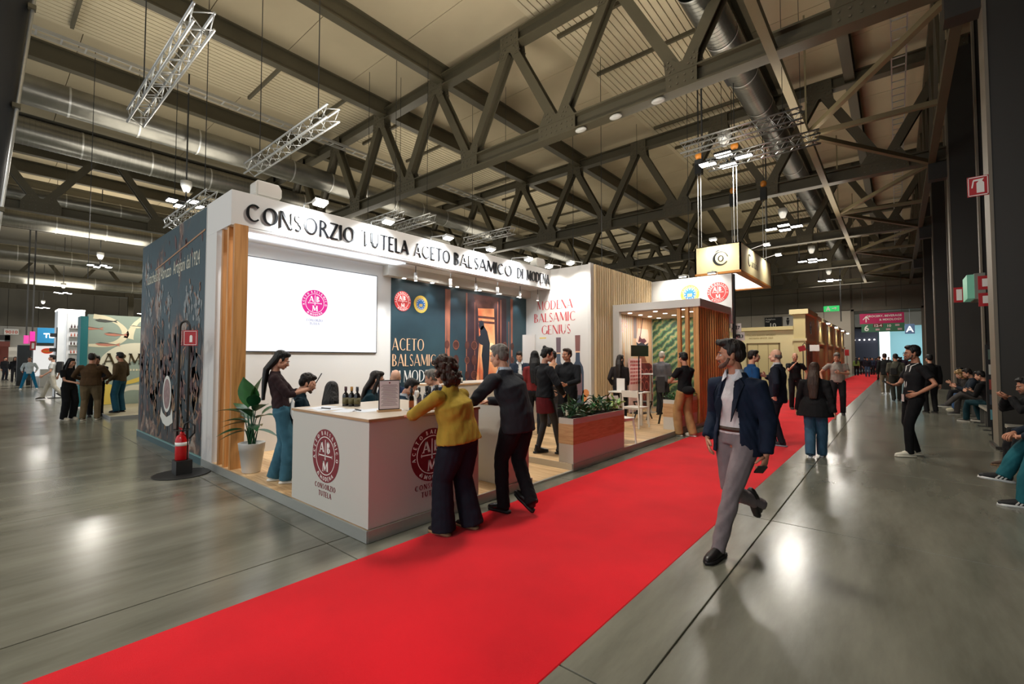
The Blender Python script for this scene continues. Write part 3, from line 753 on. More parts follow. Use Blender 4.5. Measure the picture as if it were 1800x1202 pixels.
for y, wd_, w in ys: serif_text(wd_, FX(XF), 2.44+(y-2.44)*.984, 3.59, .25, 'fascia_letter', ML, st, width=w*.984, each=True, d0=0, d1=.03, thick=.15, thin=.06)
for y in (5.66, 6.59, 7.36, 8.1, 8.96, 9.7):
    t = MB().tube([(-7.3, y, 3.33), (-7.3, y, 3.17)], .035, 14).build('track_spot', M_WHITE, st, smooth=True)
    MB().tube([(-7.3, y, 3.49), (-7.3, y, 3.33)], .008, 6).build('stem', M_CHAR, t)
    MB().tube([(-7.3, y, 3.172), (-7.3, y, 3.165)], .028, 12).build('lens', M_LAMPS, t)
B('light_rail', M_WHITE2, st, -7.32, -7.28, 5.4, 9.9, 3.465, 3.49)
for y in (5.75, 6.5, 7.25, 8.0, 8.75, 9.5): MB().tube([(-7.8, y, 3.29), (-7.8, y, 3.282)], .04, 14).build('recessed_spot', M_LAMPS, st)
for fx, fy in FLOODS+[(-6.1, 9.45), (-6.75, 9.45)]:
    f = thing('floodlight', 'bright %s' % {3.33: 'floodlight on an arm over the O of CONSORZIO', 4.54: 'floodlight on an arm over TUTELA', 5.91: 'floodlight on an arm over ACETO', 7.13: 'floodlight on an arm over BALSAMICO', 8.44: 'floodlight on an arm over the word DI'}.get(fy, 'floodlight over the MODENA wall, %s' % ('near its outer edge' if fx > -6.5 else 'near the fascia corner')), 'floodlight', (fx, fy, 3.95), group='floodlights on the stand roof')
    a = (XF-.1, fy, 4.0) if fy < 9 else (fx, 9.97, 4.01)
    MB().tube([a, (a[0]+.02, a[1], 4.07), (fx, fy, 4.03)], .012, 6).build('arm', M_ALU, f)
    MB().bar((fx-.06, fy, 3.97), (fx+.06, fy, 4.0), .2, .05).build('lamp_head', M_ALU, f); 
    MB().bar((fx-.055, fy, 3.938), (fx+.055, fy, 3.968), .17, .012).build('lamp_glass', M_LAMP, f)
for (y, lab, x) in ((2.83, 'white loudspeaker standing on the fascia above the letter C', -7.32), (9.72, 'white loudspeaker tilted on the fascia above MODENA', -7.3)):
    s = thing('loudspeaker', lab, 'loudspeaker', (x, y, 3.99))
    MB().poly(Fr((x-.12, y-.19, 4.05), (0, 1, 0), (0, .0, 1)), [(0, .04), (.03, 0), (.34, .0), (.38, .05), (.38, .17), (.33, .24), (.03, .24), (0, .2)], -.0, .22).build('cabinet', M_WHITE2, s, bevel=.01)
    MB().poly(Fr((x+.1, y-.17, 4.06), (0, 1, 0), (0, 0, 1)), [(.01, .01), (.33, .01), (.33, .2), (.01, .2)], 0, .006).build('grille', mat('speaker_grille', (196, 190, 182), .8), s)
    B('bracket', M_ALU, s, x-.05, x+.05, y-.12, y+.12, 3.99, 4.05)
# LED screen
scn = thing('led_screen', 'large glowing white video wall with a small magenta round seal', 'screen', (-7.89, 3.84, 1.74))
B('screen_frame', M_BLACK, scn, -7.9, -7.875, 2.52, 5.16, 1.725, 3.265)
B('screen_face', mat('screen_white', (250, 251, 255), .4, emit=1.04), scn, -7.876, -7.87, 2.54, 5.145, 1.74, 3.252)
MM = mat('screen_magenta', (226, 20, 142), .4, emit=1.0)
fs = FX(-7.87); emblem(fs, 3.89, 2.6, .235, MM, scn, ml=mat('screen_white_ink', (250, 251, 255), .4, emit=1.04))
for tx, zz in (('CONSORZIO', 2.275), ('TUTELA', 2.215)): serif_text(tx, fs, 3.89, zz, .042, 'seal_caption', mat('screen_grey_ink', (150, 150, 190), .4, emit=1), scn, align='c', thick=.16, thin=.08, d1=.003)
# teal poster wall
tp = thing('poster_wall', 'dark teal wall poster of a balsamic cellar with gold capitals', 'poster', (XB, 7.7, 1.5))
PX = -7.89; B('poster_board', mat('poster_teal_board', (44, 70, 78), .45, var=.35, vscale=.55, col2=(24, 42, 52)), tp, XB, PX, 5.5, 9.95, HP, 3.28)
fp = FX(PX); cop = mat('copper_glow', (170, 104, 80), .5, var=.5, vscale=3, stretch=(1, 1, .5)); copd = mat('cellar_brown', (92, 50, 42), .5, var=.5, vscale=5); glow = mat('cellar_light', (255, 190, 130), .5, col2=(220, 110, 70), vscale=1.6)
dk = mat('cellar_dark', (26, 34, 44), .5)
mb = MB(); mb.poly(fp, [(7.6, .12), (7.66, 3.2), (9.1, 3.2), (9.12, .12)], .0005, .0015); mb.build('cellar_shade', mat('cellar_purple', (62, 40, 48), .5, var=.4, vscale=2), tp)
mb = MB(); mb.poly(fp, [(7.95, .8), (8.08, 2.0), (8.03, 2.86), (8.62, 2.9), (8.66, 1.9), (8.95, .8)], .0015, .0025); mb.build('lit_passage', glow, tp)
mb = MB(); mb.poly(fp, [(8.0, 2.86), (7.85, 3.2), (8.8, 3.2), (8.64, 2.9)], .0015, .0025)
for z in (2.62, 2.5): mb.poly(fp, [(8.03, z), (8.03, z+.06), (8.63, z+.06), (8.63, z)], .0026, .0034)
mb.build('arched_vault', copd, tp)
mb = MB()
for y, w_, z0, z1 in ((6.98, .05, .3, 3.22), (7.06, .12, .2, 3.22), (7.64, .05, .3, 3.2), (7.92, .03, .9, 3.0), (8.76, .04, .6, 3.1), (8.88, .05, .4, 3.15), (9.32, .1, .3, 3.22), (9.2, .03, .5, 2.6), (8.1, .03, .9, 2.2)):
    mb.poly(fp, [(y-w_/2, z0), (y+w_/2, z0), (y+w_*.35, (z0+z1)/2), (y+w_/2, z1), (y-w_/2, z1), (y-w_*.3, (z0+z1)/2)], .0026, .0036)
mb.build('copper_columns', cop, tp)
for nm, mm, f_ in (('barrel_ends', copd, 1), ('barrel_rims', cop, 0)):
    mb = MB()
    for i, y in enumerate((7.02, 7.3, 7.66, 7.9, 8.84, 9.04, 9.34)):
        for k in range(5):
            z = .5+.36*k; r = .07+.02*(i % 2)
            if f_: mb.disc(fp, y, z, r, .0036, .0044, n=18, ry=r*1.4)
            elif (i+k) % 2: mb.ring(fp, y, z, r, r*1.1, .0044, .005, n=18)
    mb.build(nm, mm, tp)
mb = MB(); mb.poly(fp, [(8.2, .7), (8.22, 1.3), (8.16, 1.7), (8.2, 1.95), (8.1, 1.98), (7.98, 2.1), (7.96, 2.2), (8.06, 2.16), (8.12, 2.2), (8.1, 2.3), (8.14, 2.42), (8.24, 2.44), (8.36, 2.3), (8.46, 2.0), (8.44, 1.6), (8.4, 1.2), (8.46, .7)], .005, .006); mb.disc(fp, 8.15, 2.45, .095, .005, .006, n=18, ry=.12); mb.build('leaning_figure', dk, tp)
mb = MB(); mb.disc(fp, 8.52, 1.9, .12, .005, .0055, n=18); mb.build('candle_glow', mat('candle_cream', (255, 226, 176), .5), tp)
emblem(fp, 5.78, 2.82, .21, M_LOGRED, tp, d=.005)
e_ = eu_seal(fp, 6.26, 2.8, .185, tp)
for tx, z, h, w, m_ in (('ACETO', 1.79, .25, .84, M_PEACH), ('BALSAMICO', 1.46, .25, 1.4, M_PEACH), ('DI MODENA', 1.12, .25, 1.32, M_PRINTW)):
    serif_text(tx, fp, 5.53, z, h, 'poster_lettering', m_, tp, width=w, d0=.005, d1=.009, thick=.14, thin=.04)
# MODENA wall print
bp_ = thing('wall_print', 'white wall print reading MODENA BALSAMIC GENIUS above two tall bottles', 'print', (-6.9, 9.94, 1.5))
fm = FY(9.948); B('print_sheet', M_WHITE, bp_, -7.86, -5.9, 9.945, 9.95, HP, 3.6)
MRD = mat('print_coral', (196, 74, 78), .5)
for tx, z, x, w in (('MODENA', 2.93, -7.5, 1.16), ('BALSAMIC', 2.60, -7.6, 1.36), ('GENIUS', 2.27, -7.36, .96)):
    serif_text(tx, fm, x, z, .24, 'coral_lettering', MRD, bp_, width=w, d0=.003, d1=.007, thick=.15, thin=.035)
def bottle_print(x, z0, s, m1, m2, m3):
    mb = MB(); pr = [(.105, 0), (.125, .05), (.125, .62), (.11, .72), (.05, .82), (.042, 1.0), (.042, 1.02)]
    mb.poly(fm, [(x-a*s, z0+b*s) for a, b in pr]+[(x+a*s, z0+b*s) for a, b in pr[::-1]], .003, .005); o = mb.build('bottle_body', m1, bp_)
    MB().poly(fm, [(x-.05*s, z0+1.0*s), (x+.05*s, z0+1.0*s), (x+.056*s, z0+1.3*s), (x-.056*s, z0+1.3*s)], .005, .006).build('bottle_capsule', m2, bp_)
    MB().poly(fm, [(x-.09*s, z0+.2*s), (x+.09*s, z0+.2*s), (x+.09*s, z0+.58*s), (x, z0+.68*s), (x-.09*s, z0+.58*s)], .005, .006).build('bottle_label', m3, bp_)
    MB().poly(fm, [(x-.05*s, z0+.98*s), (x+.05*s, z0+.98*s), (x+.05*s, z0+1.005*s), (x-.05*s, z0+1.005*s)], .006, .007).build('gold_band', M_PEACH, bp_)
bottle_print(-6.21, .42, 1.38, mat('print_bottle_blue', (60, 74, 92), .4), mat('print_capsule_brown', (124, 84, 80), .5), mat('print_label_mauve', (120, 96, 104), .5))
bottle_print(-6.8, .42, 1.35, mat('print_bottle_grey', (84, 94, 108), .4), mat('print_capsule_plum', (108, 92, 100), .5), mat('print_label_cream', (206, 196, 184), .5))
MB().poly(fm, [(-7.42, 2.16), (-7.2, 2.16), (-7.2, 2.185), (-7.42, 2.185)], .003, .005).build('gold_line', M_GOLD, bp_)
mb = MB(); mb.disc(fm, -5.98, .75, .1, .003, .005, n=18); mb.disc(fm, -6.04, .62, .09, .003, .005, n=18); mb.build('print_fruit', mat('print_orange', (216, 140, 84), .5), bp_)
# white tall panel beside the bar
wp = thing('bar_divider', 'tall narrow white panel between the poster and the bar end', 'panel', (-7.3, 9.1, HP))
B('panel', M_WHITE, wp, -7.5, -7.1, 9.3, 9.36, HP, 2.24); B('foot', M_WHITE2, wp, -7.55, -7.05, 9.2, 9.46, HP, HP+.02)
# slatted wall (pale)
sw = thing('slatted_wall', 'tall wall of pale vertical timber slats right of the MODENA wall', 'wall', (-5.8, 11.8, HP))
B('backing', mat('slat_backing', (150, 128, 92), .7), sw, -5.86, -5.8, 10.06, 13.55, HP, 4.0)
n = 29; pr = None
for i in range(n):
    y = 10.07+i*.12
    if pr is None: pr = MB().box(0, .045, 0, .065, HP, 4.0).build('slat', M_WOODP, sw, local=True); o = pr
    else: o = pr.copy(); C.objects.link(o); reg(o, sw)
    o.location = (0, y-11.8, -HP)
# logo wall
lw = thing('logo_wall', 'white wall with a blue-yellow seal and a red seal above the pavilion', 'wall', (-4.6, 13.6, 2.8))
B('panel', M_WHITE, lw, -5.8, -3.47, 13.6, 13.72, 2.6, 4.0); B('edge_post', M_CHAR, lw, -3.5, -3.44, 13.72, 13.84, 0, 4.0)
fl2 = FY(13.598); emblem(fl2, -3.84, 3.5, .29, M_LOGRED, lw, d=.002); eu_seal(fl2, -4.62, 3.52, .27, lw)
for fx in (-5.0+.35, -4.2+.35):
    f = thing('floodlight', 'bright floodlight over the %s seal on the logo wall' % ('blue-yellow' if fx < -4.2 else 'red'), 'floodlight', (fx, 13.1, 4.0), group='floodlights on the stand roof')
    MB().tube([(fx, 13.62, 4.0), (fx, 13.6, 4.08), (fx, 13.1, 4.03)], .012, 6).build('arm', M_ALU, f)
    MB().bar((fx, 13.04, 3.98), (fx, 13.16, 4.0), .2, .05).build('lamp_head', M_ALU, f); MB().bar((fx, 13.045, 3.945), (fx, 13.155, 3.965), .17, .012).build('lamp_glass', M_LAMP, f)
# pavilion
pv = thing('pavilion', 'open white pavilion with timber slat side and ceiling spots at the stand end', 'pavilion', (-4.7, 12.2, HP))
B('roof_frame', M_WHITE, pv, -5.8, -3.5, 10.98, 13.6, 2.85, 3.04, bevel=.003)
B('ceiling_panel', mat('pavilion_ceiling', (214, 196, 184), .6), pv, -5.7, -3.6, 11.1, 13.55, 2.83, 2.85)
B('jamb', M_WHITE, pv, -5.8, -5.58, 10.98, 11.1, HP, 2.85)
B('side_wall', M_WHITE, pv, -5.8, -5.76, 11.1, 13.55, HP, 2.83); B('rear_wall', M_WHITE, pv, -5.76, -3.62, 13.52, 13.58, HP, 2.83)
vine = mat('vineyard_print', (96, 138, 84), .6)
nt = vine.node_tree; N = nt.nodes; L = nt.links
tc = N.new('ShaderNodeTexCoord'); mp = N.new('ShaderNodeMapping'); mp.inputs['Rotation'].default_value = (0, .7, 0)
wv = N.new('ShaderNodeTexWave'); wv.inputs['Scale'].default_value = 1.7; wv.inputs['Distortion'].default_value = 5; wv.inputs['Detail'].default_value = 4; wv.inputs['Detail Scale'].default_value = 3; wv.bands_direction = 'Z'
r = N.new('ShaderNodeValToRGB')
for p_, c_ in ((.1, (44, 72, 54)), (.4, (74, 112, 76)), (.75, (100, 134, 86)), (.97, (150, 146, 100))):
    e = r.color_ramp.elements.new(p_); e.color = lin(c_)+(1,)
r.color_ramp.elements.remove(r.color_ramp.elements[0]); r.color_ramp.elements.remove(r.color_ramp.elements[-1])
no = N.new('ShaderNodeTexNoise'); no.inputs['Scale'].default_value = 34; mx = N.new('ShaderNodeMixRGB'); mx.blend_type = 'OVERLAY'; mx.inputs[0].default_value = .6
L.new(tc.outputs['Object'], mp.inputs[0]); L.new(mp.outputs[0], wv.inputs[0]); L.new(wv.outputs['Fac'], r.inputs[0]); L.new(tc.outputs['Object'], no.inputs[0]); L.new(r.outputs[0], mx.inputs[1]); L.new(no.outputs['Color'], mx.inputs[2]); L.new(mx.outputs[0], N['Principled BSDF'].inputs['Base Color'])
vp = thing('vineyard_picture', 'green vineyard rows photograph on the rear wall of the pavilion', 'picture', (-4.7, 13.5, 1.5))
B('printed_sheet', vine, vp, -5.74, -3.63, 13.505, 13.52, HP+.05, 2.82)
fi = FX(-5.758)
wg = thing('wine_glass_picture', 'peach picture of a glass being filled, in the pavilion', 'picture', (-5.76, 12.9, 1.5))
B('printed_sheet', mat('peach_print', (232, 184, 152), .6, col2=(214, 150, 118), vscale=1.2), wg, -5.762, -5.757, 12.2, 13.5, HP+.05, 2.82)
def op(mbn, pts, m, p, d0=.002, d1=.004): MB().poly(fi, pts, d0, d1).build(mbn, m, p)
op('grey_strip', [(12.22, 2.2), (12.42, 2.2), (12.42, 2.81), (12.22, 2.81)], mat('print_grey', (150, 140, 140), .6), wg)
op('glass_bowl', [(12.36, 2.14), (12.44, 1.98), (12.6, 1.88), (12.77, 1.85), (12.98, 1.9), (13.16, 2.0), (13.26, 2.16), (13.2, 2.5), (12.5, 2.5)], mat('print_pink_glass', (240, 206, 186), .6), wg)
op('dark_vinegar', [(12.38, 2.1), (12.44, 1.98), (12.6, 1.88), (12.77, 1.85), (12.98, 1.9), (13.16, 2.0), (13.22, 2.1), (13.0, 2.03), (12.8, 2.12), (12.55, 2.05)], mat('print_ink_blue', (44, 52, 66), .6), wg, .004, .006)
op('splash', [(12.5, 2.1), (12.6, 2.28), (12.75, 2.2), (12.95, 2.22), (13.1, 2.14), (12.9, 2.06), (12.7, 2.1)], mat('print_plum', (96, 50, 62), .6), wg, .006, .007)
op('pouring_stream', [(12.6, 2.2), (12.64, 2.2), (12.86, 2.81), (12.82, 2.81)], mat('print_plum', (96, 50, 62), .6), wg, .006, .008)
op('hand', [(12.5, 1.5), (12.56, 1.75), (12.7, 1.82), (12.85, 1.78), (13.0, 1.62), (13.1, 1.5)], mat('print_skin_brown', (140, 82, 62), .6), wg, .004, .006)
op('red_sleeve', [(12.3, 1.42), (12.4, 1.5), (13.3, 1.48), (13.48, 1.4), (13.48, .2), (12.3, .2)], mat('print_barrel_red', (110, 36, 40), .6, var=.5, vscale=4), wg, .004, .006)
mb = MB()
for i in range(4):
    for k in range(3): mb.ring(fi, 12.42+.32*i, .45+.36*k, .12, .145, .006, .008, n=22)
mb.build('barrel_outlines', mat('print_barrel_light', (176, 92, 84), .6), wg)
mp2 = thing('wall_print', 'small white pavilion print with pink words and gold-capped bottles', 'print', (-5.76, 11.6, 1.5))
B('print_sheet', M_WHITE, mp2, -5.762, -5.757, 11.12, 12.19, HP+.05, 2.82)
MPK = mat('print_pale_pink', (226, 180, 186), .6)
for tx, z, w in (('MODENA', 2.6, .5), ('BALSAMIC', 2.47, .6), ('GENIUS', 2.34, .42)): serif_text(tx, fi, 11.3, z, .1, 'pink_lettering', MPK, mp2, width=w, d0=.001, d1=.004)
for y in (11.3, 11.6):
    MB().poly(fi, [(y-.04, 1.3), (y+.04, 1.3), (y+.04, 1.75), (y+.015, 1.85), (y+.012, 2.05), (y-.012, 2.05), (y-.015, 1.85), (y-.04, 1.75)], .001, .003).build('printed_bottle', M_PEACH, mp2)
# barrels stool-height: red writing board
rb = thing('pattern_board', 'white board of red lettering blocks behind the monitor in the pavilion', 'board', (-5.7, 12.1, HP))
B('board', mat('board_pink', (236, 200, 196), .6), rb, -5.7, -5.66, 11.75, 12.5, HP, 1.62)
mb = MB(); fr_ = FX(-5.658)
for i in range(6):
    for k in range(7): mb.poly(fr_, [(11.8+.11*i, .9+.1*k), (11.8+.11*i+.04+.03*((i*k) % 3)/2, .9+.1*k), (11.8+.11*i+.07, .9+.1*k+.06), (11.8+.11*i, .9+.1*k+.06)], 0, .003)
mb.build('red_blocks', M_RED, rb)
for x in (-5.42, -4.72, -4.02):
    for y in (11.3, 11.95, 12.58, 13.22): MB().tube([(x, y, 2.832), (x, y, 2.824)], .055, 16).build('ceiling_spot', M_LAMPS, pv)
for x in (-4.02, -3.83, -3.635): B('front_slat', M_WOOD, pv, x-.04, x+.04, 11.02, 11.12, HP, 2.85)
pr = None
for i in range(14):
    y = 11.02+i*.19
    if pr is None: pr = MB().box(-.1, 0, 0, .105, 0, 2.85-HP).build('side_slat', M_WOOD, pv, local=True); o = pr
    else: o = pr.copy(); C.objects.link(o); reg(o, pv)
    o.location = (-3.55+4.7, y-12.2, 0)
# dark mural wall on the left
mural = mat('mural_paint', (40, 60, 66), .45)
nt = mural.node_tree; N = nt.nodes; L = nt.links; b = N['Principled BSDF']
tc = N.new('ShaderNodeTexCoord'); mp = N.new('ShaderNodeMapping'); mp.inputs['Scale'].default_value = (1.25, 1, .8)
L.new(tc.outputs['Object'], mp.inputs[0])
n1 = N.new('ShaderNodeTexNoise'); n1.inputs['Scale'].default_value = 1.7; n1.inputs['Detail'].default_value = 9; n1.inputs['Roughness'].default_value = .68; n1.inputs['Distortion'].default_value = 1.1
n2 = N.new('ShaderNodeTexNoise'); n2.inputs['Scale'].default_value = .75; n2.inputs['Detail'].default_value = 3
n3 = N.new('ShaderNodeTexNoise'); n3.inputs['Scale'].default_value = 4.5; n3.inputs['Detail'].default_value = 7; n3.inputs['Distortion'].default_value = 2
for q in (n1, n2, n3): L.new(mp.outputs[0], q.inputs['Vector'])
r1 = N.new('ShaderNodeValToRGB'); els = [(.0, (22, 32, 36)), (.4, (28, 46, 50)), (.47, (30, 30, 30)), (.52, (74, 54, 44)), (.57, (122, 90, 68)), (.62, (150, 138, 126)), (.68, (54, 70, 74))]
r1.color_ramp.elements[0].color = lin(els[0][1])+(1,); r1.color_ramp.elements[1].position = .8; r1.color_ramp.elements[1].color = lin((44, 50, 52))+(1,)
for p_, c_ in els[1:]: e = r1.color_ramp.elements.new(p_); e.color = lin(c_)+(1,)
L.new(n1.outputs['Fac'], r1.inputs[0])
r2 = N.new('ShaderNodeValToRGB'); r2.color_ramp.elements[0].position = .40; r2.color_ramp.elements[1].position = .48
sx = N.new('ShaderNodeSeparateXYZ'); L.new(tc.outputs['Object'], sx.inputs[0])
ma = N.new('ShaderNodeMath'); ma.operation = 'MULTIPLY_ADD'; ma.inputs[1].default_value = -.07; ma.inputs[2].default_value = .1
L.new(sx.outputs['Z'], ma.inputs[0]); ad = N.new('ShaderNodeMath'); ad.operation = 'ADD'; L.new(n2.outputs['Fac'], ad.inputs[0]); L.new(ma.outputs[0], ad.inputs[1]); L.new(ad.outputs[0], r2.inputs[0])
r3 = N.new('ShaderNodeValToRGB'); r3.color_ramp.elements[0].color = lin((16, 36, 44))+(1,); r3.color_ramp.elements[1].color = lin((36, 68, 74))+(1,); L.new(n3.outputs['Fac'], r3.inputs[0])
mx = N.new('ShaderNodeMixRGB'); L.new(r2.outputs[0], mx.inputs[0]); L.new(r3.outputs[0], mx.inputs[1]); L.new(r1.outputs[0], mx.inputs[2]); L.new(mx.outputs[0], b.inputs['Base Color'])
mw = thing('mural_wall', 'dark teal painted mural wall of the booth behind, with cream lettering', 'wall', (-10.2, 2.3, 0))
mb = MB().box(-12.3, -8.062, 2.29, 2.42, 0, 3.98); mb.build('painted_panel', mural, mw)
B('booth_side', M_TEAL, mw, -12.3, -12.15, 2.42, 9.9, 0, 3.98); B('booth_back', M_TEAL, mw, -12.15, -8.08, 9.8, 9.9, 0, 3.98)
B('skirting', mat('mural_skirting', (44, 74, 78), .4), mw, -12.3, -8.062, 2.27, 2.29, 0, .11); B('skirting_lip', mat('mural_lip', (110, 150, 150), .4), mw, -12.3, -8.062, 2.262, 2.29, .11, .125)
MCR = mat('mural_cream_ink', (190, 188, 170), .5)
fw_ = Fr((-11.9, 2.288, 3.13), (1, 0, 0.0), (0, 0, 1))
serif_text_sets = sans("Rustichella d'Abruzzo  Artigiani dal 1924", fw_, 0, 0, .34, MCR, mw, align='LEFT', d=.001, xs=.62)
fmu = FY(2.288)
MB().disc(fmu, -10.12, .98, .27, 0, .004, ry=.33).build('mural_badge', mat('badge_white', (206, 206, 198), .5), mw)
MB().disc(fmu, -10.12, .98, .21, .004, .006, ry=.27).build('badge_centre', mat('badge_rose', (150, 120, 116), .5, var=.4, vscale=14), mw)
MB().poly(fmu, [(-10.46, .72), (-10.36, .62), (-10.1, .56), (-9.86, .62), (-9.76, .74), (-9.7, .5), (-9.95, .42), (-10.12, .4), (-10.34, .44), (-10.52, .55)], .004, .007).build('badge_ribbon', mat('badge_white', (206, 206, 198), .5), mw)
# painted cloud and figure strokes of the mural (flat paint shapes)
rr = random.Random(11)
lay = {k: MB() for k in ('painted_shadow', 'painted_robe_red', 'painted_robe_gold', 'painted_robe_teal', 'painted_flesh', 'painted_cloud')}
def blob(mb, cx_, cz, a, b_, rot, d, jag=.35):
    pts = []
    for k in range(9):
        t = 2*PI*k/9; q = rr.uniform(1-jag, 1+jag*.6); x_, z_ = a*q*math.cos(t), b_*q*math.sin(t)
        pts.append((min(-8.1, max(-12.25, cx_+x_*math.cos(rot)-z_*math.sin(rot))), min(3.9, max(.15, cz+x_*math.sin(rot)+z_*math.cos(rot)))))
    mb.poly(fmu, pts, d, d+.0006)
for row, z in enumerate((.62, .95, 1.25, 1.6, 1.95)):
    for i in range(11):
        x = -12.0+.36*i+rr.uniform(-.14, .14); z_ = z+rr.uniform(-.14, .14)+.12*math.sin(i*1.3+row)
        blob(lay['painted_shadow'], x, z_-.05, .17, .3, rr.uniform(-.4, .4), .0004)
        nm = ('painted_robe_red', 'painted_robe_gold', 'painted_robe_teal', 'painted_robe_gold')[rr.randrange(4)]
        for q in range(rr.randint(3, 5)): blob(lay[nm], x+rr.uniform(-.09, .09), z_+rr.uniform(-.2, .1), rr.uniform(.015, .045), rr.uniform(.06, .16), rr.uniform(-.5, .5), .0012+.0003*q)
        for q in range(2): blob(lay['painted_flesh'], x+rr.uniform(-.1, .1), z_+rr.uniform(-.05, .15), rr.uniform(.012, .025), rr.uniform(.05, .11), rr.uniform(-1.2, 1.2), .003+.0003*q)
        blob(lay['painted_flesh'], x+rr.uniform(-.03, .03), z_+.19, .035, .045, 0, .0036, .1)
for cx_, cz in ((-11.55, 2.6), (-10.75, 2.7), (-10.2, 2.6), (-8.95, 2.62), (-8.55, 2.5), (-11.9, 3.4)):
    for q in range(16): blob(lay['painted_cloud'], cx_+rr.gauss(0, .13), cz+rr.gauss(0, .17), rr.uniform(.02, .06), rr.uniform(.04, .12), rr.uniform(-.6, .6), .001+.0001*q)
    for q in range(5): blob(lay['painted_flesh'], cx_+rr.gauss(0, .1), cz+rr.gauss(0, .14), rr.uniform(.015, .03), rr.uniform(.04, .09), rr.uniform(-1, 1), .003)
for q in range(14): blob(lay['painted_robe_red'], rr.uniform(-12, -8.3), rr.uniform(3.3, 3.8), rr.uniform(.02, .06), rr.uniform(.05, .14), rr.uniform(-.6, .6), .001)
for nm, col in (('painted_shadow', (18, 24, 27)), ('painted_robe_red', (92, 48, 44)), ('painted_robe_gold', (134, 102, 62)), ('painted_robe_teal', (40, 66, 72)), ('painted_flesh', (150, 108, 82)), ('painted_cloud', (138, 144, 144))):
    tag(lay[nm].build(nm, mat(nm, col, .5, var=.6, vscale=11), mw), None, None, kind='stuff')
MB().poly(fmu, [(-11.2, 3.36), (-8.2, 3.62), (-8.2, 3.65), (-11.2, 3.385)], .002, .004).build('painted_boom', mat('painted_tan', (150, 110, 74), .5), mw)
# ================================================================ COUNTERS AND FURNITURE
def counter(label, x0, x1, y0, y1, zt=1.08, cat='counter'):
    c = thing('reception_counter', label, cat, ((x0+x1)/2, (y0+y1)/2, HP))
    B('body', M_WHITE2, c, x0, x1, y0, y1, HP+.004, zt-.028, bevel=.002)
    B('worktop', M_VENEER, c, x0-.012, x1+.012, y0-.012, y1+.012, zt-.026, zt-.004)
    B('top_laminate', mat('top_laminate', (204, 192, 176), .35), c, x0-.01, x1+.01, y0-.01, y1+.01, zt-.004, zt)
    return c
c1 = counter('large white counter at the stand corner with burgundy round seals on both faces', -5.08, -3.59, 2.285, 3.67)
e1 = FY(2.2845); emblem(e1, -4.352, .655, .262, M_BURG, c1)
serif_text('CONSORZIO', e1, -4.352, .325, .05, 'seal_caption', M_BURG, c1, align='c', serif=True, thick=.2, thin=.1, d1=.002, sp=.2)
serif_text('TUTELA', e1, -4.352, .25, .05, 'seal_caption', M_BURG, c1, align='c', serif=True, thick=.2, thin=.1, d1=.002, sp=.2)
e2 = FX(-3.5895); emblem(e2, 3.0, .66, .262, M_BURG, c1)
serif_text('CONSORZIO', e2, 3.0, .33, .05, 'seal_caption', M_BURG, c1, align='c', serif=True, thick=.2, thin=.1, d1=.002, sp=.2)
serif_text('TUTELA', e2, 3.0, .255, .05, 'seal_caption', M_BURG, c1, align='c', serif=True, thick=.2, thin=.1, d1=.002, sp=.2)
c2 = counter('narrow white counter at the ramp edge behind the grey-suited man', -4.25, -3.59, 4.1, 4.58)
c3 = counter('white bar counter under the teal cellar poster', -7.3, -6.5, 5.6, 8.95, 1.13, 'bar')
# papers, pens, certificate, bottles
def paper(lab, x, y, rz, w=.21, h=.3, z=1.0805, col=(222, 228, 238)):
    p = MB().box(-w/2, w/2, -h/2, h/2, 0, .0015).build('paper_sheet', mat('paper_%d' % col[0], col, .7)); p.location = (x, y, z); p.rotation_euler = (0, 0, rz)
    return tag(p, lab, 'paper', 'papers on the large counter')
paper('white paper near the front left end of the large counter', -4.85, 2.5, .3); paper('white paper under the dark pen at the counter front edge', -4.62, 2.47, -.2)
paper('white paper in front of the three grouped bottles', -4.36, 2.52, .5); paper('white paper left of the framed certificate', -4.2, 2.68, .1); paper('leaflet beside the certificate base', -4.15, 2.9, 1.2)
pn = MB().tube([(0, 0, 0), (.15, .02, 0)], .006, 8).build('pen', M_BLACK); pn.location = (-4.75, 2.44, 1.089); tag(pn, 'dark pen lying on papers at the left end of the counter', 'pen')
pn = MB().tube([(0, 0, 0), (.14, -.02, 0)], .006, 8).build('pen', M_BLACK); pn.location = (-4.35, 2.6, 1.089); tag(pn, 'thin black pen lying near the framed certificate', 'pen')
cf = thing('certificate_frame', 'thin black framed certificate standing on a wooden base on the counter', 'frame', (-3.98, 2.76, 1.08))
cd = Vector((.22, .62, 0)).normalized()
ff = Fr((-4.005, 2.655, 1.1), (.34, .94, 0), (0, 0, 1))
MB().poly(ff, [(0, 0), (.215, 0), (.215, .3), (0, .3)], -.012, 0).build('frame', M_BLACK, cf); MB().poly(ff, [(.008, .008), (.207, .008), (.207, .292), (.008, .292)], 0, .002).build('certificate', mat('certificate_paper', (222, 206, 210), .5), cf)
mb = MB()
for i in range(17):
    w_ = .085-.02*((i*7) % 3)/2; mb.poly(ff, [(.1075-w_, .04+.013*i), (.1075+w_, .04+.013*i), (.1075+w_, .044+.013*i), (.1075-w_, .044+.013*i)], .002, .003)
mb.build('printed_lines', mat('certificate_ink', (120, 92, 100), .5), cf)
MB().disc(ff, .1075, .272, .008, .002, .004, n=12).build('certificate_crest', M_BURG, cf)
MB().poly(ff, [(-.01, -.02), (.225, -.02), (.225, 0), (-.01, 0)], -.04, .03).build('wooden_base', M_VENEER, cf)
MB_GL = mat('bottle_glass_black', (16, 14, 14), .12, spec=.8)
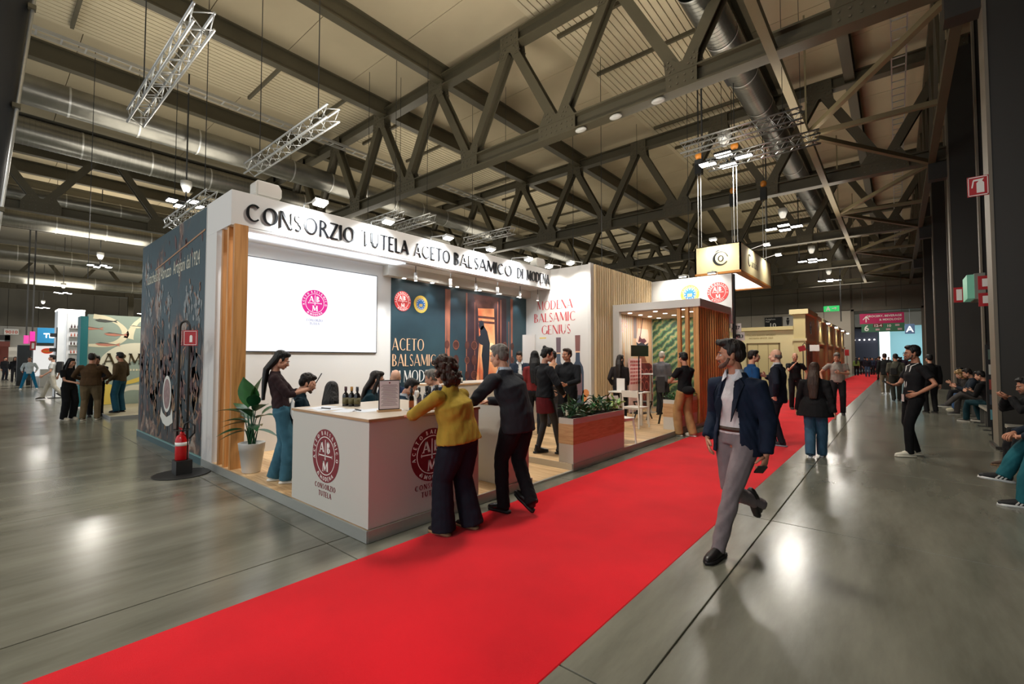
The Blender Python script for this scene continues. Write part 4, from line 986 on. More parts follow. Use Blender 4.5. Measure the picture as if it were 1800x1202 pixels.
def bottle(lab, x, y, z, group, h=.2, capc=(20, 18, 22), labc=(150, 110, 60), r=.032, sq=False):
    b = thing('vinegar_bottle', lab, 'bottle', (x, y, z), random.uniform(0, 3), group)
    n = 4 if sq else 18
    pr = [(r*.96, 0), (r, .006), (r, h*.52), (r*.85, h*.62), (r*.36, h*.7), (r*.34, h*.8)]
    MB().lathe(pr, n).build('glass_body', MB_GL, b, smooth=not sq, local=True)
    MB().lathe([(r*.42, h*.78), (r*.44, h*.8), (r*.42, h), (r*.2, h)], 14).build('cap', mat('cap_%d_%d' % capc[:2], capc, .4), b, smooth=True, local=True)
    MB().lathe([(r*1.02, h*.12), (r*1.02, h*.44)], n).build('label_band', mat('blabel_%d_%d' % labc[:2], labc, .6), b, smooth=not sq, local=True)
    return b
g1 = 'bottle trio on the large counter'
for k, (dx, dy) in enumerate(((0, 0), (.075, .03), (.15, .055))): bottle(['black vinegar bottle with dark red cap, left of the trio', 'black vinegar bottle with gold cap, middle of the trio', 'black vinegar bottle with black cap, right of the trio'][k], -4.82+dx, 2.76+dy, 1.08, g1, .22, [(60, 18, 30), (168, 120, 50), (24, 22, 34)][k], (92, 84, 50), .036)
g2 = 'tasting bottles by the certificate'
for k, (x, y, lc, nm) in enumerate(((-3.9, 2.98, (150, 76, 30), 'orange label nearest the certificate'), (-3.95, 3.12, (86, 62, 84), 'mauve label'), (-3.93, 3.25, (170, 120, 110), 'pale pink label'), (-4.05, 3.3, (60, 56, 60), 'grey label, first of the back cluster'), (-4.12, 3.38, (52, 50, 58), 'dark label, second of the back cluster'), (-4.1, 3.48, (64, 60, 60), 'dull label, third of the back cluster'), (-4.18, 3.57, (44, 44, 50), 'black label, last of the back cluster'))):
    bottle('tall black tasting bottle with '+nm, x, y, 1.08, g2, .23, (18, 18, 20), lc, .034, sq=k < 3)
sp = MB().lathe([(.012, 0), (.012, .005), (.004, .01), (.004, .12), (.02, .14), (.028, .17), (.02, .2)], 12).build('tasting_glass', M_PRINTW, smooth=True); sp.location = (-3.9, 3.05, 1.08); tag(sp, 'small white tasting cup between the orange and mauve labelled bottles', 'cup')
for k in range(4): bottle('small dark bottle on the bar counter, %s' % ['leftmost with black cap', 'second with gold cap', 'third with black cap', 'fourth with brown cap'][k], -6.75+.02*k, 6.0+.11*k, 1.13, 'bottles on the bar', .24, [(20, 20, 24), (190, 150, 60), (22, 20, 24), (120, 70, 40)][k], (190, 184, 170), .036)
bx = MB().box(-.12, .12, -.2, .2, 0, .07).build('cardboard_tray', M_WHITE2, bevel=.004); bx.location = (-6.95, 6.15, 1.13); tag(bx, 'low white box on the bar behind the small bottles', 'box')
# bottles standing on the bar in front of the suited man
# potted plant
pp = thing('potted_plant', 'large green bird-of-paradise plant in a tall white tapered pot', 'plant', (-6.62, 2.44, HP))
MB().lathe([(.1, 0), (.112, .01), (.15, .3), (.153, .3), (.162, .385), (.166, .39), (.155, .392), (.15, .37)], 28).build('pot', mat('pot_white', (226, 224, 220), .4), pp, smooth=True, local=True)
MB().lathe([(.001, .355), (.15, .36)], 20).build('soil', mat('soil', (46, 34, 26), .95), pp, local=True)
def leaf(root, base, tip_dir, length, width, m, stem_h, droop=.25, name='leaf', st=None):
    b = Vector(base); d = Vector(tip_dir).normalized(); top = b + Vector((d.x*.25, d.y*.25, 1)).normalized()*stem_h
    if st is not None: st.tube([b, (b+top)/2+Vector((0, 0, .02)), top], [.009, .007, .006], 6)
    side = d.cross(Vector((0, 0, 1))); 
    if side.length < .1: side = Vector((1, 0, 0))
    side.normalize(); n = 8; vs = []; fs = []
    for i in range(n+1):
        t = i/n; w_ = width*math.sin(PI*min(1, t*1.02)**.75)*.5+.001; c = top+d*length*t+Vector((0, 0, -droop*length*t*t))
        up = side.cross(d).normalized(); 
        for s in (-1, -.5, 0, .5, 1): vs.append(c+side*w_*s+up*(.25*w_*abs(s)) + up*.0)
    for i in range(n):
        for j in range(4): a = i*5+j; fs.append((a, a+1, a+6, a+5))
    mb = MB(); mb.add(vs, fs); o = mb.build(name, m, root, smooth=True, local=True); return o
stm = MB(); rr = random.Random(4)
for k, (a, el, ln, wd_, sh) in enumerate(((5.2, 1.05, .44, .34, .5), (1.0, 1.0, .38, .3, .56), (3.9, .3, .4, .17, .42), (4.0, .1, .36, .15, .3), (3.5, .6, .38, .18, .4), (.5, .35, .32, .18, .36), (-.1, .15, .32, .16, .26), (-1.0, .45, .34, .18, .42), (1.4, .55, .34, .18, .4), (4.3, -.05, .34, .13, .2), (.8, -.05, .3, .14, .2), (-2.0, .25, .34, .16, .32), (2.4, .15, .32, .15, .24), (-.4, .8, .34, .17, .5), (3.0, .35, .36, .17, .34), (-1.6, .1, .34, .15, .22), (5.0, .6, .34, .18, .38), (.2, .5, .34, .2, .46))):
    leaf(pp, (rr.uniform(-.04, .04), rr.uniform(-.04, .04), .36), (math.cos(a)*math.cos(el*1.3), math.sin(a)*math.cos(el*1.3), math.sin(el*1.3)), ln, wd_, M_LEAF if k < 2 else M_LEAFD, sh, .04 if k < 2 else .3, st=stm)
stm.build('stems', M_LEAFD, pp, smooth=True, local=True)
# planters
def planter(label, x0, x1, y0, y1, z0, zt, kinds, seed):
    p = thing('planter_box', label, 'planter', ((x0+x1)/2, (y0+y1)/2, z0), group='planter boxes along the stand edge')
    q1 = z0+(zt-z0)*.42; q2 = z0+(zt-z0)*.87
    B('lower_band', M_WHITE2, p, x0, x1, y0, y1, z0, q1); B('veneer_band', M_VENEER, p, x0-.003, x1+.003, y0-.003, y1+.003, q1, q2); B('upper_band', M_WHITE2, p, x0, x1, y0, y1, q2, zt)
    B('soil', mat('soil', (46, 34, 26), .95), p, x0+.02, x1-.02, y0+.02, y1-.02, zt-.001, zt+.004)
    rr = random.Random(seed); L_ = y1-y0
    pl = [('dark fern-like plant', M_LEAFD, .2, .035, 60, .2), ('green bushy plant', M_LEAF, .12, .045, 70, .14), ('lime variegated plant', M_LEAFY, .15, .075, 34, .14), ('small round-leaf plant', M_LEAF, .09, .05, 70, .12)]
    nn = len(kinds)
    for i, k in enumerate(kinds):
        nm, m, ln, w_, cnt, sh = pl[k]; cy = y0+L_*(i+.5)/nn; cx = (x0+x1)/2
        t = thing('leafy_plant', '%s in the %s, %s' % (nm, 'long planter by the ramp' if seed == 1 else 'planter by the pavilion', ['nearest end', 'second from the near end', 'third from the near end', 'far end'][i if i < nn-1 or nn == 4 else 3] if nn > 1 else 'filling it'), 'plant', (cx, cy, zt), group='plants in the planter boxes')
        mb = MB()
        for q in range(cnt):
            a = rr.uniform(0, 2*PI); el = rr.uniform(-.1, 1.2); bs = Vector((cx+rr.uniform(-.1, .1), cy+rr.uniform(-.5, .5)*L_/nn, zt+rr.uniform(0, sh)))
            d = Vector((math.cos(a)*math.cos(el), math.sin(a)*math.cos(el), math.sin(el))); s = d.cross(Vector((0, 0, 1))).normalized(); u = s.cross(d)
            l_ = ln*rr.uniform(.6, 1.2); w2 = w_*rr.uniform(.7, 1.1)/2
            pts = [bs, bs+d*l_*.35+s*w2+u*.01, bs+d*l_*.7+s*w2*.7-u*.0, bs+d*l_-u*.03, bs+d*l_*.7-s*w2*.7, bs+d*l_*.35-s*w2+u*.01, bs+d*l_*.5-u*.006]
            mb.add(pts, [(0, 1, 6), (1, 2, 6), (2, 3, 6), (3, 4, 6), (4, 5, 6), (5, 0, 6)])
            mb.tube([(cx+(bs.x-cx)*.5, bs.y, zt), bs], .003, 4)
        tag(mb.build('leaves', m, t, smooth=True), None, None, kind='stuff')
        B('root_ball', mat('soil', (46, 34, 26), .95), t, cx-.08, cx+.08, cy-.1, cy+.1, zt, zt+.02)
    return p
planter('long white and oak planter box beside the ramp', -3.83, -3.58, 5.6, 7.2, HP+.001, .75, (0, 3, 0, 2), 1)
planter('shorter white and oak planter box at the pavilion entrance', -3.86, -3.6, 9.6, 11.0, HP+.001, .74, (3, 3), 2)
# white tables and chairs
def chair_proto():
    t = thing('white_chair', '', 'chair', (0, 0, 0)); m = mat('chair_white', (228, 224, 216), .35)
    B('seat', m, t, -.2, .2, -.2, .2, .435, .46, local=True, bevel=.01)
    MB().poly(Fr((-.2, -.215, .67), (1, 0, 0), (0, -.12, 1)), [(0, 0), (.4, 0), (.4, .15), (0, .15)], 0, .02).build('backrest', m, t, local=True, bevel=.005)
    for s in (-1, 1):
        MB().bar((s*.18, .18, .44), (s*.2, .22, 0), .026, .026).build('leg', m, t, local=True)
        MB().bar((s*.19, -.19, 0), (s*.19, -.19, .44), .028, .028).bar((s*.19, -.19, .44), (s*.19, -.235, .82), .026, .026).build('leg', m, t, local=True)
    MB().bar((-.18, .17, .42), (.18, .17, .42), .02, .03).build('seat_rail', m, t, local=True); MB().bar((-.18, -.17, .42), (.18, -.17, .42), .02, .03).build('seat_rail', m, t, local=True)
    return t
CH0 = chair_proto(); CH0_used = False
def chair(x, y, rz, lab, z=HP):
    global CH0_used
    if not CH0_used: CH0_used = True; CH0.location = (x, y, z); CH0.rotation_euler = (0, 0, rz); CH0['label'] = lab; CH0['group'] = 'white stand chairs'; return CH0
    return copy_tree(CH0, loc=(x, y, z), rz=rz, label=lab)
chair(-4.42, 9.45, -.1, 'white chair with its back to the aisle at the white meeting table')
chair(-3.86, 7.55, -1.9, 'white chair half hidden behind the far end of the long planter')
def table(lab, x0, x1, y0, y1, zt=.85):
    t = thing('meeting_table', lab, 'table', ((x0+x1)/2, (y0+y1)/2, HP)); m = mat('chair_white', (228, 224, 216), .35)
    B('tabletop', m, t, x0, x1, y0, y1, zt-.03, zt, bevel=.004)
    for x in (x0+.04, x1-.04):
        for y in (y0+.04, y1-.04): B('leg', m, t, x-.025, x+.025, y-.025, y+.025, HP, zt-.03)
    return t
table('white meeting table between the pale slat wall and the aisle chair', -5.25, -4.4, 9.75, 10.2)
tb = MB().box(-.12, .12, -.09, .09, 0, .02).build('laptop', M_BLACK, bevel=.003); tb.location = (-4.62, 9.95, .85); tag(tb, 'closed black laptop on the white meeting table', 'laptop')
table('white tasting table among the seated people behind the large counter', -6.55, -6.05, 3.2, 3.62); table('white tasting table in front of the seated grey-haired man', -6.0, -5.62, 4.0, 4.4)
# monitor on a trolley in the pavilion
mo = thing('monitor', 'black wide monitor on a thin stand in the pavilion', 'monitor', (-5.45, 11.9, HP))
MB().poly(Fr((-5.5, 11.5, 1.68), (.12, 1, 0), (0, 0, 1)), [(0, 0), (.85, 0), (.85, .3), (0, .3)], 0, .03).build('screen_panel', mat('screen_black', (14, 14, 16), .2), mo)
MB().tube([(-5.46, 11.9, HP), (-5.46, 11.9, 1.7)], .02, 8).build('pole', M_BLACK, mo); B('foot', M_BLACK, mo, -5.65, -5.27, 11.7, 12.1, HP, HP+.02)
ws = thing('side_shelf', 'small white high table beside the red patterned board', 'table', (-5.3, 12.3, HP)); B('tabletop', M_WHITE, ws, -5.5, -5.1, 12.1, 12.5, 1.17, 1.2); B('leg', M_ALU, ws, -5.32, -5.28, 12.28, 12.32, HP+.02, 1.17); B('foot', M_ALU, ws, -5.45, -5.15, 12.15, 12.45, HP, HP+.02)
bn = thing('black_stand', 'black folding sign stand beside the pavilion planter', 'stand', (-4.1, 10.2, HP))
for a, b in (((-4.25, 10.3), (-4.0, 10.15)), ((-4.0, 10.3), (-4.25, 10.15))): MB().bar((a[0], a[1], HP), (b[0], b[1], 1.1), .03, .03).build('leg', M_BLACK, bn)
MB().poly(Fr((-4.2, 10.12, .85), (.4, .1, 0), (0, 0, 1)), [(0, 0), (.17, 0), (.17, .36), (0, .36)], 0, .03).build('board', mat('dark_board', (40, 34, 30), .6, var=.5, vscale=8), bn)
st2 = thing('folding_stool', 'dark crossed-leg folding stool under the pavilion barrels picture', 'stool', (-4.9, 10.9, HP)); B('seat', M_BLACK, st2, -5.08, -4.72, 10.72, 11.08, .52, .55)
for s in (-1, 1):
    for q in (-1, 1): MB().bar((-4.9+.16*q, 10.9-.17*s, HP), (-4.9+.16*q, 10.9+.17*s, .52), .025, .025).build('leg', M_BLACK, st2)
mn = MB().box(-.1, .1, -.01, .01, 0, .3).build('menu_card', M_PRINTW); mn.location = (-5.0, 9.9, .85); tag(mn, 'tall thin white card stand upright on the meeting table', 'card')
# ---------------------------------------------------------------- extinguisher stand
es = thing('extinguisher_stand', 'tall black hoop stand with a red double sign by the mural', 'stand', (-7.71, 1.93, 0))
ex, ey = -7.71, 1.93; ux = Vector((.76, .65, 0)).normalized()
MB().lathe([(.33, 0), (.34, .004), (.34, .01), (.33, .014)], 36, c=(ex+.02, ey, 0)).build('base_plate', M_CHAR, es, smooth=False)
a0 = Vector((ex, ey, .012))-ux*.07; b0 = Vector((ex, ey, .012))+ux*.07; pts = [a0, a0+Vector((0, 0, 2.05))]
for i in range(1, 8): t = PI*i/8; pts.append(Vector((ex, ey, 2.06))-ux*.07*math.cos(t)+Vector((0, 0, .09*math.sin(t))))
pts += [b0+Vector((0, 0, 2.05)), b0]
MB().tube(pts, .016, 10).build('hoop', M_CHAR, es, smooth=True)
MB().tube([(ex+.11*math.cos(t), ey+.11*math.sin(t), .62) for t in [2*PI*i/16 for i in range(16)]], .008, 6, closed=True).build('holder_ring', M_CHAR, es, smooth=True)
B('cradle', M_CHAR, es, ex-.1, ex+.12, ey-.09, ey+.1, .012, .2)
for k, (uu, off) in enumerate((((.93, -.2, 0), -.2), ((.75, .62, 0), .02))):
    f = Fr(Vector((ex, ey, 1.8))+Vector(uu)*off*1.0+Vector((0, -.03, 0)), uu, (0, 0, 1)); MB().poly(f, [(0, 0), (.2, 0), (.2, .22), (0, .22)], -.004, .004).build('sign_plate', M_RED, es)
    mb = MB(); 
    for p in ([(.015, .012), (.185, .012), (.185, .018), (.015, .018)], [(.015, .202), (.185, .202), (.185, .208), (.015, .208)], [(.012, .015), (.018, .015), (.018, .205), (.012, .205)], [(.182, .015), (.188, .015), (.188, .205), (.182, .205)]): mb.poly(f, p, .004, .006)
    mb.poly(f, [(.09, .05), (.13, .05), (.13, .13), (.12, .15), (.1, .15), (.09, .13)], .004, .006); mb.build('sign_symbol', M_PRINTW, es)
fe = thing('fire_extinguisher', 'red fire extinguisher with a white band in the black hoop stand', 'extinguisher', (ex+.0, ey-.0, .2))
MB().lathe([(.07, 0), (.08, .01), (.08, .28), (.065, .33), (.03, .36), (.025, .39)], 24, c=(ex, ey, .2)).build('cylinder', mat('extinguisher_red', (196, 16, 24), .25), fe, smooth=True)
MB().lathe([(.0812, .2), (.0812, .25)], 24, c=(ex, ey, .2)).build('white_band', M_PRINTW, fe, smooth=True)
MB().tube([(ex, ey, .58), (ex-.02, ey, .62), (ex-.1, ey-.03, .64)], .014, 8).build('lever', M_RED, fe, smooth=True)
MB().tube([(ex+.02, ey, .59), (ex+.04, ey+.02, .7), (ex+.1, ey+.06, .74), (ex+.17, ey+.1, .68), (ex+.17, ey+.1, .58), (ex+.1, ey+.06, .5)], .012, 8).build('hose', M_BLACK, fe, smooth=True)
# ---------------------------------------------------------------- hanging cream sign box
sg = thing('hanging_sign', 'cream illuminated hanging box sign with a dark round letter C emblem', 'sign', (-4.5, 18.3, 4.45))
M_SGN = mat('sign_cream', (232, 218, 170), .55)
x0, x1, y0, y1, z0, z1 = -5.25, -3.79, 16.0, 20.6, 4.46, 5.42
for b in ((x0, x1, y0, y0+.05), (x0, x1, y1-.05, y1), (x0, x0+.05, y0, y1), (x1-.05, x1, y0, y1)): B('side_panel', M_SGN, sg, *b, z0+.05, z1)
B('top_panel', M_SGN, sg, x0, x1, y0, y1, z1-.02, z1)
MO = mat('sign_orange_edge', (190, 124, 52), .5)
for b in ((x0, x1, y0, y0+.22), (x0, x1, y1-.22, y1), (x0, x0+.22, y0+.22, y1-.22), (x1-.22, x1, y0+.22, y1-.22)): B('bottom_frame', MO, sg, *b, z0-.02, z0+.05)
B('light_panel', mat('sign_light', (255, 252, 246), .5, emit=2.2), sg, x0+.22, x1-.22, y0+.22, y1-.22, z0+.03, z0+.05)
def cmark(f, cx, cy, r, p):
    mb = MB()
    for (ox, oy, rx, ry, a0, a1, wt) in ((0, -.1, 1, .95, 10, 330, .34), (.05, -.1, .38, .42, 0, 360, .14)):
        prev = None
        for i in range(41):
            t = math.radians(a0+(a1-a0)*i/40); w_ = wt*(.25+.75*max(0, math.cos(t-PI*1.1))) if wt > .2 else wt*(.4+.6*abs(math.cos(t)))
            o_ = (cx+r*(ox+rx*math.cos(t)), cy+r*(oy+ry*math.sin(t))); i_ = (cx+r*(ox+(rx-w_)*math.cos(t)), cy+r*(oy+(ry-w_)*math.sin(t)))
            if prev: mb.poly(f, [prev[0], o_, i_, prev[1]], 0, .015)
            prev = (o_, i_)
    mb.poly(f, [(cx-.75*r, cy+.75*r), (cx-.3*r, cy+1.15*r), (cx+.4*r, cy+1.2*r), (cx+.85*r, cy+.8*r), (cx+.4*r, cy+1.02*r), (cx-.2*r, cy+.98*r)], 0, .015)
    mb.build('emblem', ML, p)
cmark(FY(y0-.001), -4.42, 4.98, .24, sg)
fr_ = FX(x1+.001); serif_text('C', fr_, 16.9, 4.78, .42, 'sign_lettering', ML, sg, thick=.18, thin=.05, d1=.015); sans('antini', fr_, 17.4, 4.8, .42, ML, sg, align='LEFT')
for (x, y, lab) in ((-5.1, 16.1, 'left front'), (-3.95, 16.1, 'right front'), (-5.1, 20.4, 'left rear'), (-3.95, 20.4, 'right rear')):
    h = thing('chain_hoist', 'black chain hoist with an orange hook at the %s corner above the cream sign' % lab, 'hoist', (x, y, 8.2), group='chain hoists')
    B('motor', M_BLACK, h, x-.11, x+.11, y-.11, y+.11, 8.0, 8.5); MB().ell((x, y, 8.66), (.12, .12, .14)).build('hook_block', mat('hoist_orange', (206, 128, 40), .4), h, smooth=True)
    for s in (-.05, .05): MB().tube([(x+s, y, 5.42), (x+s, y, 8.0)], .012, 5).build('chain', M_ALU, h)
    MB().tube([(x, y, 8.8), (x, y, 12.9)], .015, 5).build('hanging_cable', M_CHAR, h)
for (x, y, aim) in ((-4.5, 15.5, (-4.5, 16, 5.0)), (-3.3, 17.4, (-3.8, 17.4, 5.0)), (-3.3, 19.4, (-3.8, 19.4, 5.0))):
    f = thing('floodlight', 'bright floodlight lighting the cream sign box, %s' % ('front face' if x < -4 else ('near part of the aisle side' if y < 18 else 'far part of the aisle side')), 'floodlight', (x, y, 5.4), group='floodlights on the cream sign box')
    MB().bar((x-.1, y, 5.52), (x+.1, y, 5.52), .16, .06).build('lamp_head', M_ALU, f); MB().bar((x-.09, y, 5.48), (x+.09, y, 5.48), .14, .012).build('lamp_glass', M_LAMP, f)
    MB().tube([(x, y, 5.55), (max(min(x, -3.8), -5.2), max(y, 16.02), 5.43)], .012, 5).build('arm', M_ALU, f)
    add_light('sign_flood', 'SPOT', (x, y, 5.45), 60, (1, .95, .85), .05, aim=aim, spot=120, blend=.9)
# thin vertical cables from the roof
for k, (x, y) in enumerate(((-8.3, 15), (-6.2, 18.2), (-10.5, 16.5), (-12.2, 2.2), (-22.3, 2.6), (-9.4, 20.5))):
    cb = MB().tube([(x, y, 4.5 if k != 3 else 7.2), (x, y, 13)], .011, 5).build('roof_cable', M_CHAR); tag(cb, ['thin dark roof cable hanging over the middle of the fascia', 'thin dark roof cable just left of the chain hoists', 'thin dark roof cable over the screen half of the stand', 'thin dark roof cable by the nearest aluminium truss', 'thin dark roof cable left of the cluster lamp over the mural', 'thin dark roof cable behind the second roof truss'][k], 'cable')
for k, x in enumerate((-6.2, -7.4, -4.9)):
    d = thing('ceiling_detector', ['small white device under the nearest truss chord, middle of three', 'small white device under the nearest truss chord, left of three', 'white round device under the nearest truss chord, right of three'][k], 'detector', (x, 12.0, 8.7))
    MB().ell((x, 12.1, 8.78), (.2, .12, .07)).build('housing', M_WHITE2, d, smooth=True); B('mount', M_CHAR, d, x-.03, x+.03, 12.05, 12.15, 8.8, 8.9)
# ---------------------------------------------------------------- numbered square signs and far signs
for k, (tx, x, z, y) in enumerate((('A27', -3.47, 2.49, 13.95), ('A23', -3.38, 2.24, 13.93))):
    s = thing('square_sign', 'white square sign reading %s by the dark post' % tx, 'sign', (x, y, z)); B('plate', M_PRINTW, s, x-.14, x+.14, y, y+.01, z-.12, z+.12); sans(tx, FY(y-.001), x, z-.04, .13, M_BLACK, s, bold=True)
    B('clip', M_CHAR, s, -3.49, x+.03, 13.83, y+.02, z+.02, z+.06)
ps = thing('direction_banner', 'hanging magenta and green direction banner over the far doorway', 'sign', (-.93, 50, 4))
MGT = mat('banner_magenta', (190, 24, 92), .6); MGN = mat('banner_green', (62, 118, 86), .6)
B('upper_band', MGT, ps, -2.4, .55, 50, 50.05, 4.62, 5.5); B('lower_band', MGN, ps, -2.3, .55, 50, 50.05, 3.9, 4.62)
f5 = FY(49.99); mb = MB(); mb.poly(f5, [(-2.0, 4.75), (-1.93, 4.75), (-1.93, 5.2), (-2.0, 5.2)], 0, .01); mb.poly(f5, [(-2.2, 5.0), (-1.965, 5.3), (-1.73, 5.0), (-1.78, 4.96), (-1.965, 5.2), (-2.15, 4.96)], 0, .012); mb.build('arrow', M_PRINTW, ps)
sans('GROCERY, BEVERAGE', f5, .4, 5.18, .24, M_PRINTW, ps, align='RIGHT', bold=True); sans('& MIXOLOGY', f5, .4, 4.86, .24, M_PRINTW, ps, align='RIGHT', bold=True)
sans('6', f5, -1.95, 4.0, .7, M_PRINTW, ps, bold=True); B('number_plate', mat('banner_maroon', (110, 34, 42), .6), ps, -1.5, -.85, 49.985, 50, 4.3, 4.6)
sans('12-4', FY(49.98), -1.18, 4.34, .3, M_PRINTW, ps, bold=True); sans('10', f5, -.45, 4.3, .3, M_PRINTW, ps, bold=True)
for x, z in ((.1, 4.36), (-1.2, 4.02), (-.5, 4.02), (.25, 4.02)): B('symbol_box', mat('banner_pale', (206, 170, 176), .6), ps, x-.14, x+.14, 49.985, 50, z, z+.16)
for x in (-2.2, .4): B('hanger', M_CHAR, ps, x-.015, x+.015, 50.01, 50.04, 5.5, 13.6)
pt = thing('hall_sign', 'black sign on the far wall with a large white number 10', 'sign', (-10.9, 59.9, 4.4)); B('plate', M_BLACK, pt, -11.75, -10.0, 59.9, 59.98, 4.6, 6.4); f6 = FY(59.89); sans('10', f6, -10.95, 5.2, .75, M_PRINTW, pt, bold=True); sans('Padiglione', f6, -11.65, 6.1, .25, M_PRINTW, pt, align='LEFT'); sans('Hall', f6, -11.65, 5.84, .25, M_PRINTW, pt, align='LEFT')
pq = thing('hall_sign', 'pale square sign on the far wall with two black symbols', 'sign', (-9, 59.9, 4.4)); B('plate', mat('sign_pale', (196, 192, 184), .6), pq, -9.9, -8.2, 59.9, 59.98, 4.5, 6.4)
mb = MB(); 
for cx_ in (-9.4, -8.6): mb.disc(f6, cx_, 6.15, .12, 0, .02, n=16); mb.poly(f6, [(cx_-.16, 6.0), (cx_+.16, 6.0), (cx_+.1, 5.6), (cx_, 5.35), (cx_-.1, 5.6)], 0, .02)
mb.build('symbols', M_BLACK, pq)
xs = thing('exit_sign', 'green lit emergency exit sign hanging before the far wall', 'sign', (-4, 45, 5.5)); MEX = mat('exit_green', (24, 170, 84), .4, emit=.8); B('panel', MEX, xs, -4.5, -3.45, 45, 45.1, 5.45, 5.9)
mb = MB(); f7 = FY(44.99); mb.disc(f7, -4.2, 5.8, .06, 0, .01, n=12); mb.poly(f7, [(-4.3, 5.72), (-4.1, 5.72), (-4.05, 5.5), (-4.12, 5.5), (-4.2, 5.6), (-4.3, 5.5), (-4.35, 5.5)], 0, .01); mb.poly(f7, [(-3.95, 5.66), (-3.75, 5.66), (-3.75, 5.58), (-3.6, 5.69), (-3.75, 5.8), (-3.75, 5.72), (-3.95, 5.72)], 0, .01); mb.build('running_figure', M_PRINTW, xs)
B('bracket', M_CHAR, xs, -3.4, -3.32, 45, 45.08, 4.6, 8.9)
# ---------------------------------------------------------------- cream booth beyond the stand
cb = thing('cream_booth', 'cream panelled booth with a taller lit corner tower beyond the stand', 'booth', (-5, 34, 0))
B('front_wall', M_CREAM2, cb, -12, -4.14, 28, 28.2, 0, 3.15); B('front_cornice', M_CREAM, cb, -12, -4.14, 27.86, 28.25, 3.15, 3.34)
B('corner_tower', M_CREAM, cb, -4.14, -3.6, 27.95, 31.5, 0, 3.95); B('tower_cornice', M_CREAM2, cb, -4.3, -3.45, 27.8, 31.6, 3.95, 4.2); B('tower_moulding', M_CREAM2, cb, -4.2, -3.55, 27.9, 31.55, 2.55, 2.68)
B('side_wall', M_CREAM, cb, -4.0, -3.7, 31.5, 52, 0, 3.95); B('side_cornice', M_CREAM2, cb, -4.1, -3.55, 31.6, 52.1, 3.95, 4.15); B('side_moulding', M_CREAM2, cb, -4.0, -3.62, 31.5, 52, 2.5, 2.64)
for k, y in enumerate((32.5, 37.5, 42.5, 47.5)):
    B('pilaster', M_CREAM2, cb, -3.7, -3.58, y-.35, y+.35, 0, 3.95); B('recess_panel', mat('cream_recess', (184, 160, 112), .7), cb, -3.7, -3.69, y+1.2, y+3.6, .4, 2.4)
    B('arm_lamp', M_LAMP, cb, -3.35, -3.2, y+2.3, y+2.6, 3.8, 3.86); MB().tube([(-3.6, y+2.45, 4.0), (-3.28, y+2.45, 3.88)], .02, 5).build('lamp_arm', M_CHAR, cb)
    add_light('booth_lamp', 'SPOT', (-3.28, y+2.45, 3.78), 60, (1, .84, .6), .06, aim=(-3.7, y+2.45, 2.6), spot=110, blend=.8)
B('door', M_CREAM, cb, -6.35, -4.85, 27.97, 28, 0, 2.4); B('door_frame', mat('cream_dark', (120, 96, 60), .7), cb, -6.42, -6.35, 27.95, 28, 0, 2.45); B('door_frame', mat('cream_dark', (120, 96, 60), .7), cb, -4.85, -4.78, 27.95, 28, 0, 2.45); B('door_head', mat('cream_dark', (120, 96, 60), .7), cb, -6.42, -4.78, 27.95, 28, 2.4, 2.47)
for x in (-5.85, -5.35): B('door_groove', mat('cream_dark', (120, 96, 60), .7), cb, x-.01, x+.01, 27.965, 27.97, 0, 2.4)
for i in range(7): B('vent_bar', M_CHAR, cb, -3.6, -3.585, 28.6+.25*i, 28.65+.25*i, 1.0, 2.4)
f8 = FY(27.99); sans('ITALIAN BAKED WORKS', f8, -5.7, 2.86, .13, mat('cream_ink', (168, 146, 96), .6), cb); sans('ARTISAN SINCE 1860', f8, -5.7, 2.7, .13, mat('cream_ink', (168, 146, 96), .6), cb)
cmark(FX(-3.598), 29.8, 3.3, .3, cb)
hs2 = thing('extinguisher_stand', 'distant hoop stand with a tilted red sign before the cream booth', 'stand', (-3.45, 26.6, 0)); MB().tube([(-3.55, 26.6, 0), (-3.55, 26.6, 2.3), (-3.48, 26.6, 2.4), (-3.41, 26.6, 2.3), (-3.41, 26.6, 0)], .02, 6).build('hoop', M_CHAR, hs2)
MB().poly(Fr((-3.7, 26.57, 1.95), (.9, 0, .25), (-.25, 0, .9)), [(0, 0), (.3, 0), (.3, .26), (0, .26)], 0, .01).build('sign_plate', M_RED, hs2); B('base_plate', M_CHAR, hs2, -3.7, -3.2, 26.4, 26.8, 0, .015)
s = thing('square_sign', 'small white sign sticking out beside the tilted red sign', 'sign', (-3.1, 27.5, 2.1)); B('plate', M_PRINTW, s, -3.42, -3.0, 27.8, 27.82, 2.0, 2.32); B('bracket', M_CHAR, s, -3.6, -3.42, 27.8, 27.82, 2.14, 2.18)
rp = thing('fire_point', 'red fire point with signs at the far doorway edge', 'fire point', (-3.9, 56, 0)); B('cabinet', M_RED, rp, -4.1, -3.7, 55.8, 56.1, 0, 1.1); B('sign_plate', M_RED, rp, -3.95, -3.6, 55.95, 56, 1.9, 2.5); B('post', M_CHAR, rp, -3.8, -3.76, 56, 56.04, 1.1, 1.9)
